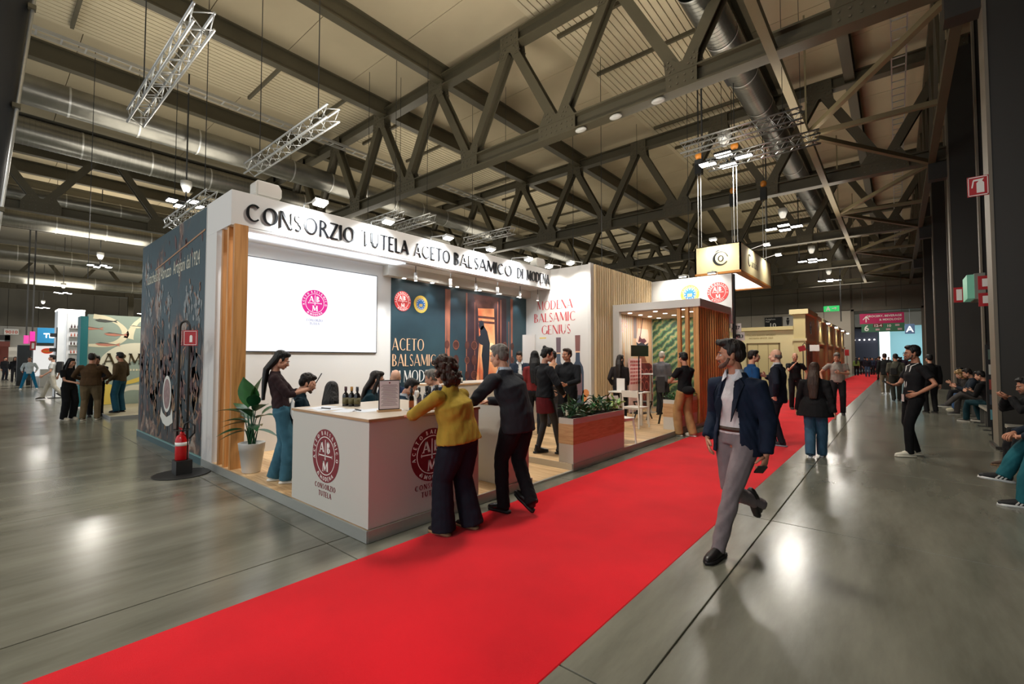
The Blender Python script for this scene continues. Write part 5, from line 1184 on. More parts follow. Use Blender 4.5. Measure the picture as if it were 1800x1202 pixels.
# ---------------------------------------------------------------- right side: signs, benches
fs_ = thing('fire_sign', 'large red fire extinguisher sign projecting from the wide right column', 'sign', (1.25, 11.9, 4.8)); B('plate', M_RED, fs_, 1.08, 1.36, 11.9, 11.92, 4.62, 4.99)
f9 = FY(11.899); mb = MB(); 
for p in ([(1.09, 4.63), (1.35, 4.63), (1.35, 4.645), (1.09, 4.645)], [(1.09, 4.965), (1.35, 4.965), (1.35, 4.98), (1.09, 4.98)], [(1.09, 4.63), (1.1, 4.63), (1.1, 4.98), (1.09, 4.98)], [(1.34, 4.63), (1.35, 4.63), (1.35, 4.98), (1.34, 4.98)], [(1.2, 4.68), (1.3, 4.68), (1.3, 4.86), (1.27, 4.9), (1.23, 4.9), (1.2, 4.86)], [(1.22, 4.9), (1.28, 4.9), (1.3, 4.94), (1.16, 4.93), (1.15, 4.9)], [(1.15, 4.9), (1.17, 4.9), (1.15, 4.78), (1.13, 4.78)]): mb.poly(f9, p, 0, .004)
mb.build('sign_symbol', M_PRINTW, fs_)
eb = thing('exit_sign', 'pale green lit exit box on the right wall below the big red sign', 'sign', (1.5, 15, 3.2)); B('box', mat('exit_box_grey', (140, 142, 132), .5), eb, 1.42, 1.6, 15, 15.9, 3.0, 3.6); B('lit_face', mat('exit_pale', (120, 190, 160), .4, emit=.15), eb, 1.3, 1.42, 15.02, 15.9, 3.02, 3.58); B('bracket', M_CHAR, eb, 1.6, 2.6, 15.4, 15.5, 2.96, 3.0)
for k, (x, y, z0_, z1_) in enumerate(((1.5, 13.2, 3.02, 3.3), (1.5, 13.2, 2.68, 2.95), (1.55, 19, 3.3, 3.75))):
    s = thing('fire_sign', ['small red sign above another behind the wide right column', 'small red sign just under the other behind the right column', 'small red sign left of the lit exit box'][k], 'sign', (x, y, z0_)); B('plate', M_RED, s, x-.2, x+.06, y, y+.02, z0_, z1_); B('symbol', M_PRINTW, s, x-.14, x-.02, y-.003, y, z0_+.06, z1_-.06); B('bracket', M_CHAR, s, x+.06, 2.6, y, y+.02, z0_+.1, z0_+.14)
mbch = mat('bench_grey', (122, 120, 112), .5); mbl = mat('bench_leg_grey', (86, 84, 78), .5)
def bench(lab, y0, y1, x0=1.55, x1=1.98):
    b = thing('wall_bench', lab, 'bench', (1.75, (y0+y1)/2, 0), group='grey benches along the right wall')
    B('seat_slab', mbch, b, x0, x1, y0, y1, .42, .47); B('seat_edge', mat('bench_edge', (150, 146, 134), .4), b, x0-.012, x0, y0, y1, .41, .47)
    n = max(2, int((y1-y0)/.8)+1)
    for i in range(n):
        y = y0+.15+(y1-y0-.3)*i/(n-1); B('leg_panel', mbl, b, x0+.02, x1-.05, y-.02, y+.02, .012, .42); B('foot_plate', M_CHAR, b, x0-.1, x0+.16, y-.07, y+.07, 0, .012)
bench('grey wall bench holding the row of seated people', 13.0, 22.3); bench('grey wall bench at the right edge under the person in teal jeans', 6.6, 11.8, 1.44, 1.9)
ds = thing('display_board', 'narrow tall black frame with coloured notices beside the bench', 'board', (1.35, 13.1, .5))
B('frame', M_BLACK, ds, 1.36, 1.52, 13.15, 13.2, .25, 1.9)
for k, c_ in enumerate(((96, 150, 160), (60, 70, 80), (150, 60, 50), (190, 190, 180), (90, 110, 100))): B('notice', mat('notice_%d' % k, c_, .6), ds, 1.4, 1.48, 13.14, 13.15, .4+.3*k, .6+.3*k)
B('post', M_BLACK, ds, 1.42, 1.46, 13.2, 13.24, 0, 1.9)
# ---------------------------------------------------------------- left: fish mural booth, white tower, distant booths
ab = thing('fish_booth', 'pale green booth with painted fish and bronze capitals ARM', 'booth', (-20, 3, 0))
MSG = mat('booth_sage', (152, 168, 156), .6, var=.12, vscale=.7); B('mural_panel', MSG, ab, -20.2, -20.0, 2.38, 9.0, .08, 3.06)
B('side_panel', mat('booth_teal', (30, 110, 116), .5), ab, -20.6, -19.98, 2.2, 2.38, .08, 2.98); B('platform', mat('booth_platform', (170, 160, 132), .6), ab, -20.2, -15.9, 2.4, 9, 0, .08)
B('platform_trim', M_ALU, ab, -20.2, -15.88, 2.38, 2.4, 0, .085); B('platform_trim', M_ALU, ab, -15.9, -15.88, 2.4, 9, 0, .085)
fa = FX(-19.998); MCRM = mat('mural_cream', (224, 216, 186), .6)
def ap(nm, pts, m, d0=.0, d1=.002): return MB().poly(fa, pts, d0, d1).build(nm, m, ab)
def rib(nm, pts, w, m, d0=0., d1=.002): return MB().ribbon(fa, pts, w, d0, d1).build(nm, m, ab)
rib('cream_swirl', [(2.5, 3.0), (2.9, 2.95), (3.2, 2.75), (3.35, 2.45), (3.2, 2.2), (2.9, 2.05), (2.4, 2.05)], [.16, .14, .1, .2, .16, .12, .08], MCRM)
rib('cream_swirl', [(3.9, 3.05), (3.6, 2.9), (3.45, 2.5), (3.4, 2.3)], [.3, .1, .2, .3], MCRM)
rib('cream_wave', [(2.9, 1.1), (3.05, 1.6), (3.5, 1.9), (4.4, 1.8), (5.5, 2.2)], [.3, .7, .6, .5, .5], mat('mural_pale', (222, 218, 196), .6), 0, .001)
rib('cream_wave', [(3.2, .5), (3.5, .65), (4.0, .6), (4.6, .9)], [.1, .16, .24, .2], mat('mural_pale', (222, 218, 196), .6), 0, .001)
ap('yellow_wave', [(2.7, .1), (3.1, .1), (3.15, .4), (3.0, .75), (2.85, .8), (2.68, .55)], mat('mural_yellow', (222, 196, 92), .6), .002, .004)
rib('yellow_wave', [(3.2, .75), (3.6, .85), (4.2, 1.1), (4.8, 1.2)], [.03, .14, .16, .1], mat('mural_yellow', (222, 196, 92), .6), .002, .004)
MFI = mat('fish_grey', (70, 74, 70), .5); MFP = mat('fish_pink', (196, 130, 110), .5)
for (y, z, s, m_) in ((2.75, 2.86, 1, MFI), (2.4, 2.6, 1, MFP), (3.0, 2.42, 1.05, MFP), (3.6, 2.7, .8, MCRM), (2.8, 2.08, 1.1, MFP)):
    ap('painted_fish', [(y-.22*s, z+.02), (y-.12*s, z+.06*s), (y+.05*s, z+.05*s), (y+.25*s, z+.005), (y+.36*s, z+.06*s), (y+.32*s, z), (y+.36*s, z-.05*s), (y+.25*s, z-.015), (y+.05*s, z-.05*s), (y-.14*s, z-.03*s)], m_, .003, .005)
    ap('fish_back', [(y-.2*s, z+.035*s), (y-.1*s, z+.065*s), (y+.25*s, z+.015), (y+.36*s, z+.065*s), (y+.24*s, z+.0), (y+.0, z+.03*s)], MFI, .005, .006)
MBR = mat('bronze_letter', (92, 78, 52), .35, .6)
for ch, y in (('A', 2.78), ('R', 3.14), ('M', 3.42), ('O', 3.84), ('R', 4.3), ('E', 4.65)): serif_text(ch, fa, y, 1.43, .36, 'bronze_letter', MBR, ab, width=.36 if ch == 'M' else .3, each=True, d1=.03, thick=.15, thin=.07, serif=True)
for i in range(6): B('gold_caption', MCRM, ab, -19.998, -19.99, 3.3+.08*i, 3.35+.08*i, 1.2, 1.26)
B('socket', M_CHAR, ab, -19.998, -19.96, 3.1, 3.25, .42, .48)
tw = thing('white_tower', 'bright white display tower with rows of small bottles behind the standing group', 'tower', (-27.6, 2.7, 0))
B('tower_body', mat('tower_white', (244, 244, 242), .5), tw, -28.2, -27.1, 2.27, 3.1, 0, 3.66); B('tower_side', mat('tower_pale', (226, 224, 220), .5), tw, -27.1, -27, 2.55, 3.1, 0, 3.66)
B('glow_top', M_LAMPS, tw, -28.2, -27, 2.27, 3.1, 3.66, 3.72)
for k in range(6):
    z = 1.1+.36*k; B('shelf', M_WHITE2, tw, -27.0, -26.8, 2.62, 3.05, z, z+.02)
    for q in range(4): MB().lathe([(.02, 0), (.025, .01), (.025, .1), (.008, .12), (.008, .16)], 8, c=(-26.9, 2.68+.1*q, z+.02)).build('shelf_bottle', [mat('shelf_glass_red', (170, 90, 70), .4), mat('shelf_glass_dark', (70, 40, 36), .4)][k % 2], tw, smooth=True)
add_light('tower_lamp', 'SPOT', (-24.5, 2.6, 4.6), 260, COOL, .1, aim=(-27, 2.7, 2.0), spot=90)
for yy in (3.2, 4.6): add_light('fish_booth_lamp', 'SPOT', (-18.6, yy, 3.9), 130, (1, .93, .8), .08, aim=(-20, yy, 1.7), spot=100, blend=.8)
tl = thing('tripod_light', 'thin black lamp stand at the left side of the white tower', 'stand', (-26.4, 2.2, 0)); MB().tube([(-26.4, 2.2, 0), (-26.4, 2.2, 2.9)], .02, 6).build('pole', M_CHAR, tl); B('foot', M_CHAR, tl, -26.6, -26.2, 2.0, 2.4, 0, .02)
for z in (1.3, 1.9): B('clip_lamp', M_BLACK, tl, -26.48, -26.32, 2.0, 2.18, z+.6, z+.75)
def lbooth(nm, lab, x, y0, y1, z0, z1, col, emit=0, txt=None, tc_=M_PRINTW, th=.3, base=None):
    b = thing(nm, lab, 'booth' if base is not None else 'sign', (x, (y0+y1)/2, 0 if base is not None else z0))
    m = mat(nm+'_%d' % col[0], col, .6, emit=emit); B('board', m, b, x-.3, x, y0, y1, z0, z1)
    if base is not None: B('base_wall', base, b, x-.6, x-.3, y0, y1, 0, z1); B('base_counter', M_WHITE2, b, x-.2, x+.5, y0+.3, y1-.3, 0, 1.0)
    else:
        for yy in (y0+.1, y1-.1): B('hanger', M_CHAR, b, x-.17, x-.13, yy-.02, yy+.02, z1, 13.6)
    if txt: sans(txt, FX(x+.002), (y0+y1)/2, z0+(z1-z0)*.35, th, tc_, b, bold=True)
    return b
lbooth('blue_banner', 'blue banner board with glowing white lettering left of the white tower', -45, 2.8, 4.6, 2.7, 3.74, (18, 110, 156), .3, 'TERRE', M_LAMPS, .42, mat('booth_olive', (88, 90, 80), .6))
lbooth('magenta_banner', 'magenta hanging banner, nearer of two left of the blue board', -44.8, 2.44, 2.68, 2.62, 3.45, (214, 40, 150), .3)
lbooth('magenta_banner', 'magenta hanging banner, smaller and farther left', -44.8, 2.16, 2.4, 2.62, 3.18, (206, 60, 150), .3)
lbooth('white_booth', 'white lit booth with an orange oval logo left of the white tower', -38, 2.21, 3.6, .6, 2.35, (244, 244, 244), .5, None, M_PRINTW, .3, M_WHITE)
ov = thing('oval_sign', 'orange and red rounded logo sign on the white lit booth', 'sign', (-37.9, 2.78, 2)); fo = FX(-37.99); MB().disc(fo, 2.79, 2.06, .25, 0, .05, ry=.16).build('sign_body', mat('logo_orange', (222, 70, 30), .5, emit=.3), ov); sans('mutta', FX(-37.93), 2.79, 2.0, .16, M_GOLD, ov, bold=True)
lbooth('dark_booth', 'dark grey booth wall with a soft spotlight beside the white booth', -40, 1.7, 2.36, .3, 2.42, (40, 46, 50), 0, None, M_PRINTW, .3, M_CHAR)
rs = thing('fire_sign', 'red fire sign on a post between the left booths', 'sign', (-36, 1.5, 2)); B('plate', M_RED, rs, -36.02, -36, 1.98, 2.2, 2.08, 2.56); B('symbol', M_PRINTW, rs, -36, -35.99, 2.04, 2.14, 2.16, 2.46); B('post', M_CHAR, rs, -36.06, -36.02, 2.07, 2.11, 0, 2.2)
sn = thing('wall_sign', 'small white sign with red figures on the left end wall', 'sign', (-95.6, 4.4, 4.8)); B('plate', M_PRINTW, sn, -95.7, -95.55, 2.7, 4.1, 5.0, 5.8); sans('9010', FX(-95.54), 3.4, 5.15, .6, mat('sign_orange', (214, 70, 30), .5), sn, bold=True)
for k, (x, y0, y1, h, c_) in enumerate(((-52, -1.5, .4, 2.6, (196, 150, 80)), (-55, 1.0, 1.9, 3.0, (120, 60, 50)), (-62, -6, -2, 3.2, (70, 80, 84)), (-70, 0.5, 5, 2.8, (180, 176, 168)), (-48, 5.5, 9, 3.0, (60, 66, 70)))):
    b = thing('distant_booth', 'distant %s booth in the left part of the hall' % ['amber', 'brownish red', 'slate grey', 'pale', 'dark'][k], 'booth', (x, (y0+y1)/2, 0)); m = mat('booth_%d' % k, c_, .6)
    B('rear_wall', m, b, x-2, x-1.8, y0, y1, 0, h); B('side_wall', m, b, x-1.8, x, y0, y0+.1, 0, h); B('counter', M_WHITE2, b, x-.5, x, y0+.3, y1-.2, 0, 1.0); B('header', m, b, x-.15, x, y0, y1, h-.4, h)
# ================================================================ PEOPLE
JOBS = []
def job(name, parent, mats, mb, voxel, smooth=3, extra=None, cut=None, solid=0, fold=0, seed=0):
    JOBS.append((name, parent, mats, mb, voxel, smooth, extra, cut, solid, fold, seed))
def flush_jobs():
    tmp = []
    for j in JOBS:
        me = bpy.data.meshes.new('t'); me.from_pydata([tuple(v) for v in j[3].v], [], j[3].f); me.update()
        o = bpy.data.objects.new('t', me); C.objects.link(o)
        r = o.modifiers.new('r', 'REMESH'); r.mode = 'VOXEL'; r.voxel_size = j[4]; r.use_smooth_shade = True
        if j[5]: s = o.modifiers.new('s', 'SMOOTH'); s.factor = .5; s.iterations = j[5]
        tmp.append(o)
    bpy.context.view_layer.update(); dg = bpy.context.evaluated_depsgraph_get()
    for o, (name, parent, mats, mb, voxel, smooth, extra, cut, solid, fold, seed) in zip(tmp, JOBS):
        em = o.evaluated_get(dg).to_mesh()
        n = len(em.vertices); co = np.empty(n*3, dtype=np.float32); em.vertices.foreach_get('co', co); co = co.reshape(-1, 3)
        F_ = np.empty(len(em.loops), dtype=np.int32); em.loops.foreach_get('vertex_index', F_); fs = F_.reshape(-1, 4) if len(em.loops) == 4*len(em.polygons) else None
        if fs is None: faces = [tuple(p.vertices) for p in em.polygons]
        else: faces = fs.tolist()
        if fold:
            nn = np.empty(n*3, dtype=np.float32); em.vertices.foreach_get('normal', nn); nn = nn.reshape(-1, 3)
            x, y, z = co[:, 0], co[:, 1], co[:, 2]; a = seed*1.7
            f = np.sin(38*z+9*np.sin(6*x+a)+7*y+a)*.5+np.sin(23*z-17*x+5*np.sin(9*y+a))*.5+.5*np.sin(61*z+30*np.sin(4*x+3*y+a))
            m_ = .35+.65*(.5+.5*np.sin(5.1*z+4*x+a)); co = co+nn*(f*m_*fold)[:, None]
        if cut: faces = [f for f in faces if not cut(co[list(f)].mean(0))]
        o.evaluated_get(dg).to_mesh_clear()
        mi = [0]*len(faces); vs = co.tolist()
        if extra:
            b = len(vs); vs += [tuple(q) for q in extra.v]; faces += [tuple(i+b for i in f) for f in extra.f]; mi += extra.m
        me = bpy.data.meshes.new(name); me.from_pydata(vs, [], faces)
        for m in mats: me.materials.append(m)
        if len(mats) > 1: me.polygons.foreach_set('material_index', mi)
        me.polygons.foreach_set('use_smooth', [True]*len(faces)); me.update()
        q = bpy.data.objects.new(name, me); link(q, parent); reg(q, parent)
        if solid: s = q.modifiers.new('s', 'SOLIDIFY'); s.thickness = solid; s.offset = 0
    for o in tmp: me = o.data; bpy.data.objects.remove(o); bpy.data.meshes.remove(me)
    JOBS.clear()
def ik(a, c, l1, l2, pole):
    a, c, pole = Vector(a), Vector(c), Vector(pole); d = c-a; L = d.length
    if L > (l1+l2)*.998: c = a+d.normalized()*(l1+l2)*.998; d = c-a; L = d.length
    x = (l1*l1-l2*l2+L*L)/(2*L); h = math.sqrt(max(0, l1*l1-x*x)); u = d.normalized(); p = pole-u*pole.dot(u)
    if p.length < 1e-4: p = u.orthogonal()
    return a+u*x+p.normalized()*h, c
SKINS = {'a': (204, 150, 122), 'b': (188, 132, 104), 'c': (150, 100, 76), 'd': (216, 168, 142)}
HAIRC = {'black': (16, 14, 14), 'dark': (34, 25, 20), 'brown': (62, 42, 30), 'grey': (120, 114, 106), 'white': (176, 168, 156), 'blond': (176, 142, 94), 'red': (70, 36, 26)}
M_EYE = mat('eye_white', (226, 222, 216), .3); M_IRIS = mat('iris_dark', (40, 26, 20), .2)
def person(label, x, y, face, H=1.75, z=0, lod=1, w=0, bulk=1.0, skin='a', hair='short', hc='dark', top='shirt', tc=(40, 40, 44), hem=.93, sleeve=1.0, op=None, inner=(220, 218, 214),
           legs='regular', lc=(30, 32, 38), shoe=(20, 18, 18), sole=None, pose=None, beard=0, glasses=0, skirt=None, belt=None, collar=None, group=None, cuff=None, hood=0, legskin=None, bag=None, lapel=False):
    P = dict(pose or {}); s = H/1.75; rz = math.atan2(-face[0], face[1])
    root = thing('person', label, 'person', (x, y, z), rz, group)
    vx = {0: .026, 1: .016, 2: .012}[lod]; hv = {0: .016, 1: .009, 2: .0058}[lod]; seg = {0: 8, 1: 10, 2: 14}[lod]; ll = lambda q: [float(v)*s for v in q]
    msk = mat('skin_'+skin, SKINS[skin], .5, var=.1, vscale=8, spec=.4); mh = mat('hair_'+hc, HAIRC[hc], .5, var=.5, vscale=40, stretch=(1, 1, .15), bump=.6, bscale=60, spec=.35)
    V = Vector
    wf = .93 if w else 1.0
    pel = V(P.get('pel', (0, 0, .95))); lean = V(P.get('lean', (0, 0, 0))); tw = P.get('twist', 0)
    chest = pel+V((0, 0, .32))+lean*.6; neck = pel+V((0, -.012, .50))+lean; neck.z -= .22*(abs(lean.x)+abs(lean.y))**1.6
    ax = (neck-pel).normalized(); R = V((math.cos(tw), math.sin(tw), 0)); 
    shw = .188*wf*(.5+.5*bulk); sh = [neck-V((0, 0, .07))+R*shw, neck-V((0, 0, .07))-R*shw]
    hip = [pel+V((.092, 0, -.03)), pel+V((-.092, 0, -.03))]
    an = P.get('an', [(.11, 0, .085), (-.11, 0, .085)]); kp = P.get('kp', [(.12, 1, 0), (-.12, 1, 0)]); kn = []; ank = []
    for i in range(2): k, a = ik(hip[i], an[i], .43, .42, kp[i]); kn.append(k); ank.append(a)
    wr = P.get('wr', [None, None]); ep = P.get('ep', [(.4, -1, -.2), (-.4, -1, -.2)]); el = []; wri = []
    for i in range(2):
        sgn = 1 if i == 0 else -1; t_ = wr[i] if wr[i] is not None else tuple(sh[i]+V((sgn*.07, .04, -.535)))
        e, a = ik(sh[i], t_, .285, .26, ep[i]); el.append(e); wri.append(a)
    hy, hp, hr = P.get('head', (0, 0, 0)); hm = Matrix.Rotation(hy, 3, 'Z') @ Matrix.Rotation(hp, 3, 'X') @ Matrix.Rotation(hr, 3, 'Y')
    nt = neck+V((0, .02, .085))+V((lean.x*.12, lean.y*.15, 0)); hc0 = nt+hm @ V((0, .018, .095))
    def hq(p): return hc0+hm @ V(p)
    def S(mb): mb.v = [tuple(V(q)*s) for q in mb.v]; return mb
    b_ = bulk
    # --- body
    m = MB(); side = tuple(R)
    m.tube([pel+V((0, 0, -.09)), pel+V((0, 0, .0)), pel+V((0, 0, .12))+lean*.15, chest, neck-V((0, 0, .06)), neck-V((0, 0, .01)), neck+V((0, .005, .03))], [(.1*b_, .07*b_), (.125*b_, .08*b_), (.11*b_, .074*b_), (.13*wf*b_, .09*b_), (.13*wf, .065), (.075, .05), (.052, .05)], seg+2, side=side)
    for i in range(2):
        m.tube([sh[i]-R*(.05 if i == 0 else -.05), sh[i], (sh[i]+el[i])/2, el[i], el[i]*.5+wri[i]*.5, wri[i]], [.045, .044*wf, .039*wf, .035*wf, .032*wf, .024*wf], seg)
        m.tube([hip[i]+V((0, 0, .04)), (hip[i]*.6+kn[i]*.4), kn[i], kn[i]*.6+ank[i]*.4, ank[i]], [.07*b_, .06*b_, .042, .036, .03], seg)
        fy = P.get('fy', [0, 0])[i]; fd = Matrix.Rotation(fy, 3, 'Z') @ V((0, 1, 0)); m.tube([ank[i]-V((0, 0, .01)), ank[i]+fd*.09-V((0, 0, .05))], [.022, .016], seg) if not P.get('fp') else None
    ex = MB(); nf = 5 if lod < 2 else 7
    # hands: palm, four fingers of different length, thumb leaving the side of the palm
    hd = P.get('hand', [None, None]); curl = P.get('curl', [.5, .5])
    for i in range(2):
        sgn = 1 if i == 0 else -1; fa = (wri[i]-el[i]).normalized()
        d = V(hd[i][0]).normalized() if hd[i] else fa; nrm = V(hd[i][1]) if hd[i] else -R*sgn  # palm normal
        nrm = (nrm-d*nrm.dot(d)); nrm = nrm.normalized() if nrm.length > 1e-3 else d.orthogonal(); lat = d.cross(nrm)*(1 if i == 0 else -1); hs = 1.0 if not w else .9
        o = wri[i]
        m.tube([o-d*.02, o+d*.02*hs, o+d*.055*hs, o+d*.088*hs], [(.024, .018), (.03*hs, .018*hs), (.039*hs, .016*hs), (.038*hs, .013*hs)], 10, side=tuple(lat)) if lod else None
        ex.tube([o-d*.01, o+d*.02*hs, o+d*.055*hs, o+d*.092*hs], [(.022, .016), (.03*hs, .018*hs), (.04*hs, .015*hs), (.037*hs, .011*hs)], 10, side=tuple(lat), mi=0)
        c_ = curl[i]
        for k, (off, ln) in enumerate(((.029, .072), (.0105, .08), (-.009, .075), (-.027, .06))):
            p0 = o+d*.082*hs+lat*off*hs; pts = [p0]; a = c_*.35
            for q, fr_ in enumerate((.42, .32, .26)): pts.append(pts[-1]+(d*math.cos(a)+nrm*math.sin(a))*ln*fr_*hs); a += c_*.75
            ex.tube(pts, [.0088*hs, .0088*hs, .0078*hs, .0058*hs], nf, mi=0)
        p0 = o+d*.028*hs+lat*.028*hs; t1 = (lat*.75+d*.65+nrm*.25).normalized(); t2 = (lat*.3+d*.9+nrm*.4*c_).normalized()
        ex.tube([p0, p0+t1*.036*hs, p0+t1*.036*hs+t2*.03*hs, p0+t1*.036*hs+t2*.052*hs], [.013*hs, .0115*hs, .0098*hs, .007*hs], nf, mi=0)
    # --- head
    h = MB(); E = lambda c, r, mi=None, tgt=h, n=14: tgt.ell(hq(c), r, n, 9, M3=hm, mi=mi)
    E((0, -.012, .036), (.073, .093, .084)); E((0, .012, -.015), (.064, .078, .088)); E((0, .04, -.062), (.046, .046, .042)); E((0, .068, -.088), (.022, .022, .02))
    for q in (-1, 1): E((q*.037, .062, -.028), (.027, .024, .03)); E((q*.05, .02, -.06), (.02, .04, .03)); h.ell(hq((q*.073, -.006, -.012)), (.01, .019, .03), 10, 7, M3=hm @ Matrix.Rotation(-q*.3, 3, 'Z'))
    h.tube([hq((-.042, .074, .02)), hq((0, .086, .024)), hq((.042, .074, .02))], .011, 8)
    h.tube([hq((0, .086, .012)), hq((0, .1, -.012)), hq((0, .111, -.03)), hq((0, .094, -.042))], [.009, .011, .0135, .009], 8)
    for q in (-1, 1): E((q*.011, .096, -.034), (.009, .01, .008))
    E((0, .086, -.06), (.024, .013, .008)); E((0, .084, -.07), (.021, .012, .007))
    h.tube([neck-V((0, .0, .02)), nt+V((0, -.01, .0)), hq((0, -.012, -.06))], [.06, .053*wf, .052*wf], 12)
    hx = MB()
    if lod:
        for q in (-1, 1):
            hx.ell(hq((q*.031, .0795, -.0005)), (.0135, .0125, .0085), 10, 6, M3=hm, mi=1); hx.ell(hq((q*.031, .0895, -.0005)), (.0055, .004, .0055), 8, 5, M3=hm, mi=2)
            hx.tube([hq((q*.014, .099, .021)), hq((q*.032, .0965, .027)), hq((q*.05, .082, .02))], [.0035, .0042, .0025], 5, mi=3)
            hx.tube([hq((q*.018, .0905, .0075)), hq((q*.031, .0945, .0105)), hq((q*.044, .086, .006))], .0028, 5, mi=0)
        hx.tube([hq((-.021, .089, -.064)), hq((0, .099, -.0625)), hq((.021, .089, -.064))], [.002, .0055, .002], 6, mi=4)
    for mm in (m, h, ex, hx): S(mm)
    ex.v = [tuple(q) for q in ex.v]; b0 = len(ex.v); ex.m = [0]*len(ex.f); ex.v += hx.v; ex.f += [tuple(i+b0 for i in f) for f in hx.f]; ex.m += hx.m
    mlip = mat('lips', (158, 84, 76), .45)
    job('body', root, [msk, M_EYE, M_IRIS, mh, mlip], m, vx*s, 2, extra=None)
    HEADS.append((len(JOBS)-1, len(JOBS))); job('head', root, [msk, M_EYE, M_IRIS, mh, mlip], h, hv*s, 2, extra=ex)
    # --- hair
    if hair != 'none':
        g = MB(); E2 = lambda c, r, n=12: g.ell(hq(c), r, n, 8, M3=hm)
        if hair != 'bald':
            E2((0, -.022, .054), (.082, .096, .08)); E2((0, -.05, .01), (.078, .066, .08)); 
            if hair != 'buzz': E2((0, .03, .098), (.06, .058, .035))
            for q in (-1, 1): E2((q*.068, .012, .022), (.014, .026, .034))
        else:
            E2((0, -.06, -.01), (.074, .05, .05)); [E2((q*.066, -.02, -.002), (.016, .045, .03)) for q in (-1, 1)]
        if hair in ('long', 'long_wavy', 'bob'):
            dn = .46 if hair != 'bob' else .26; bk = V((0, -.0, 0))
            pts = [hq((0, -.04, .06)), hq((0, -.07, -.04)), nt+V((0, -.1, -.05))+hm @ V((0, -.02, 0)), neck+V((0, -.125, -.1)), neck+V((0, -.14, -dn+.1))]
            rr_ = [(.085, .06), (.089, .052), (.094, .042), (.094, .036), (.062, .022)]
            if hair == 'bob': pts = pts[:3]+[neck+V((0, -.1, -.02)), neck+V((0, -.11, -.1))]; rr_ = [(.085, .07), (.098, .07), (.108, .06), (.11, .05), (.09, .03)]
            g.tube(pts, rr_, 12, side=tuple(hm @ V((1, 0, 0))))
            for q in (-1, 1):
                if P.get('locks', 1): g.tube([hq((q*.06, .02, .06)), hq((q*.078, .02, -.02)), hq((q*.08, -.0, -.1)), neck+R*q*.11+V((0, .02 if hair != 'bob' else -.04, -.06)), neck+R*q*.1+V((0, .06 if hair != 'bob' else -.06, -.22 if hair != 'bob' else -.1))], [.02, .026, .03, .028, .014], 8)
        if hair == 'bun': E2((0, -.075, .115), (.038, .036, .034)); g.tube([hq((0, -.09, .02)), hq((0, -.12, -.04))], [.03, .008], 6)
        if hair == 'quiff': g.tube([hq((-.04, .07, .095)), hq((0, .088, .108)), hq((.045, .068, .098))], [.024, .03, .022], 8); E2((0, .02, .112), (.062, .07, .03))
        if hair == 'curly' or hair == 'tousled':
            r_ = random.Random(int(x*100)); n_ = 150 if hair == 'curly' else 40
            for k in range(n_):
                t = r_.uniform(0, 2*PI); ph = r_.uniform(.0, 2.2 if hair == 'curly' else 1.3); rad = r_.uniform(.1, .128) if hair == 'curly' else .088
                v = V((math.sin(ph)*math.cos(t), math.sin(ph)*math.sin(t), math.cos(ph)))
                if v.y > .35 and v.z < .55: continue
                if hair == 'curly' and k % 3 == 0: g.ell(hq((v.x*.125, -abs(v.y)*.09-.05, -.03-.15*abs(v.z))), r_.uniform(.02, .034), 7, 5)
                g.ell(hq((v.x*rad, v.y*rad-.02, v.z*rad+.035)), r_.uniform(.018, .034 if hair == 'curly' else .025), 7, 5)
            if hair == 'curly': E2((0, -.06, -.075), (.118, .082, .105)); E2((0, -.03, .06), (.1, .1, .085))
        job('hair', root, [mh], S(g), (hv if lod else .02)*s*1.15, 1, fold=.0022 if lod == 2 else 0, seed=3)
    if beard:
        g = MB(); g.tube([hq((-.062, .022, -.025)), hq((-.058, .035, -.06)), hq((-.036, .064, -.086)), hq((0, .082, -.096)), hq((.036, .064, -.086)), hq((.058, .035, -.06)), hq((.062, .022, -.025))], [.012, .017, .02, .02, .02, .017, .012], 8)
        g.tube([hq((-.028, .086, -.062)), hq((-.02, .094, -.051)), hq((0, .1005, -.0485)), hq((.02, .094, -.051)), hq((.028, .086, -.062))], [.006, .0065, .006, .0065, .006], 6)
        job('beard', root, [mat('beard_'+hc, tuple(int(v*.6+c*.4) for v, c in zip(HAIRC[hc], SKINS[skin])) if beard < 2 else HAIRC[hc], .7, var=.4, vscale=90)], S(g), .0055*s, 1)
    if glasses:
        g = MB()
        for q in (-1, 1):
            g.tube([hq((q*.033+.023*math.cos(t), .101, .0+.017*math.sin(t))) for t in [2*PI*k/14 for k in range(14)]], .0022, 5, closed=True); g.tube([hq((q*.056, .1, .004)), hq((q*.075, .03, .006)), hq((q*.077, -.01, -.0))], .002, 4)
        g.tube([hq((-.01, .101, .004)), hq((.01, .101, .004))], .002, 4); S(g).build('glasses', M_BLACK, root, smooth=True, local=True)
    # --- trousers / skirt
    LR = {'slim': (.104, .094, .07, .064, .052), 'regular': (.106, .097, .08, .072, .066), 'wide': (.106, .106, .104, .112, .122), 'baggy': (.106, .1, .094, .09, .084)}[legs]
    sit = P.get('sit', 0)
    if legs and legskin is None:
        g = MB(); g.tube([pel+V((0, 0, .1))+lean*.12, pel+V((0, 0, .03)), pel+V((0, 0, -.05))], [(.15*b_, .11*b_), (.168*b_*(1.04 if w else 1), .118*b_), (.17*b_, .12*b_)], seg+2, side=(1, 0, 0))
        g.ell(pel+V((0, -.03, -.03)), (.14*b_, .088*b_, .1), 12, 8)
        for i in range(2):
            end = ank[i]+(ank[i]-kn[i]).normalized()*(.05 if legs in ('wide', 'baggy') else .04)
            g.tube([hip[i]+V((0, 0, .02)), hip[i]*.65+kn[i]*.35, kn[i]+(hip[i]-kn[i])*.06, kn[i]*.55+ank[i]*.45, end], [LR[0]*b_, LR[1]*b_, LR[2], LR[3], LR[4]], seg)
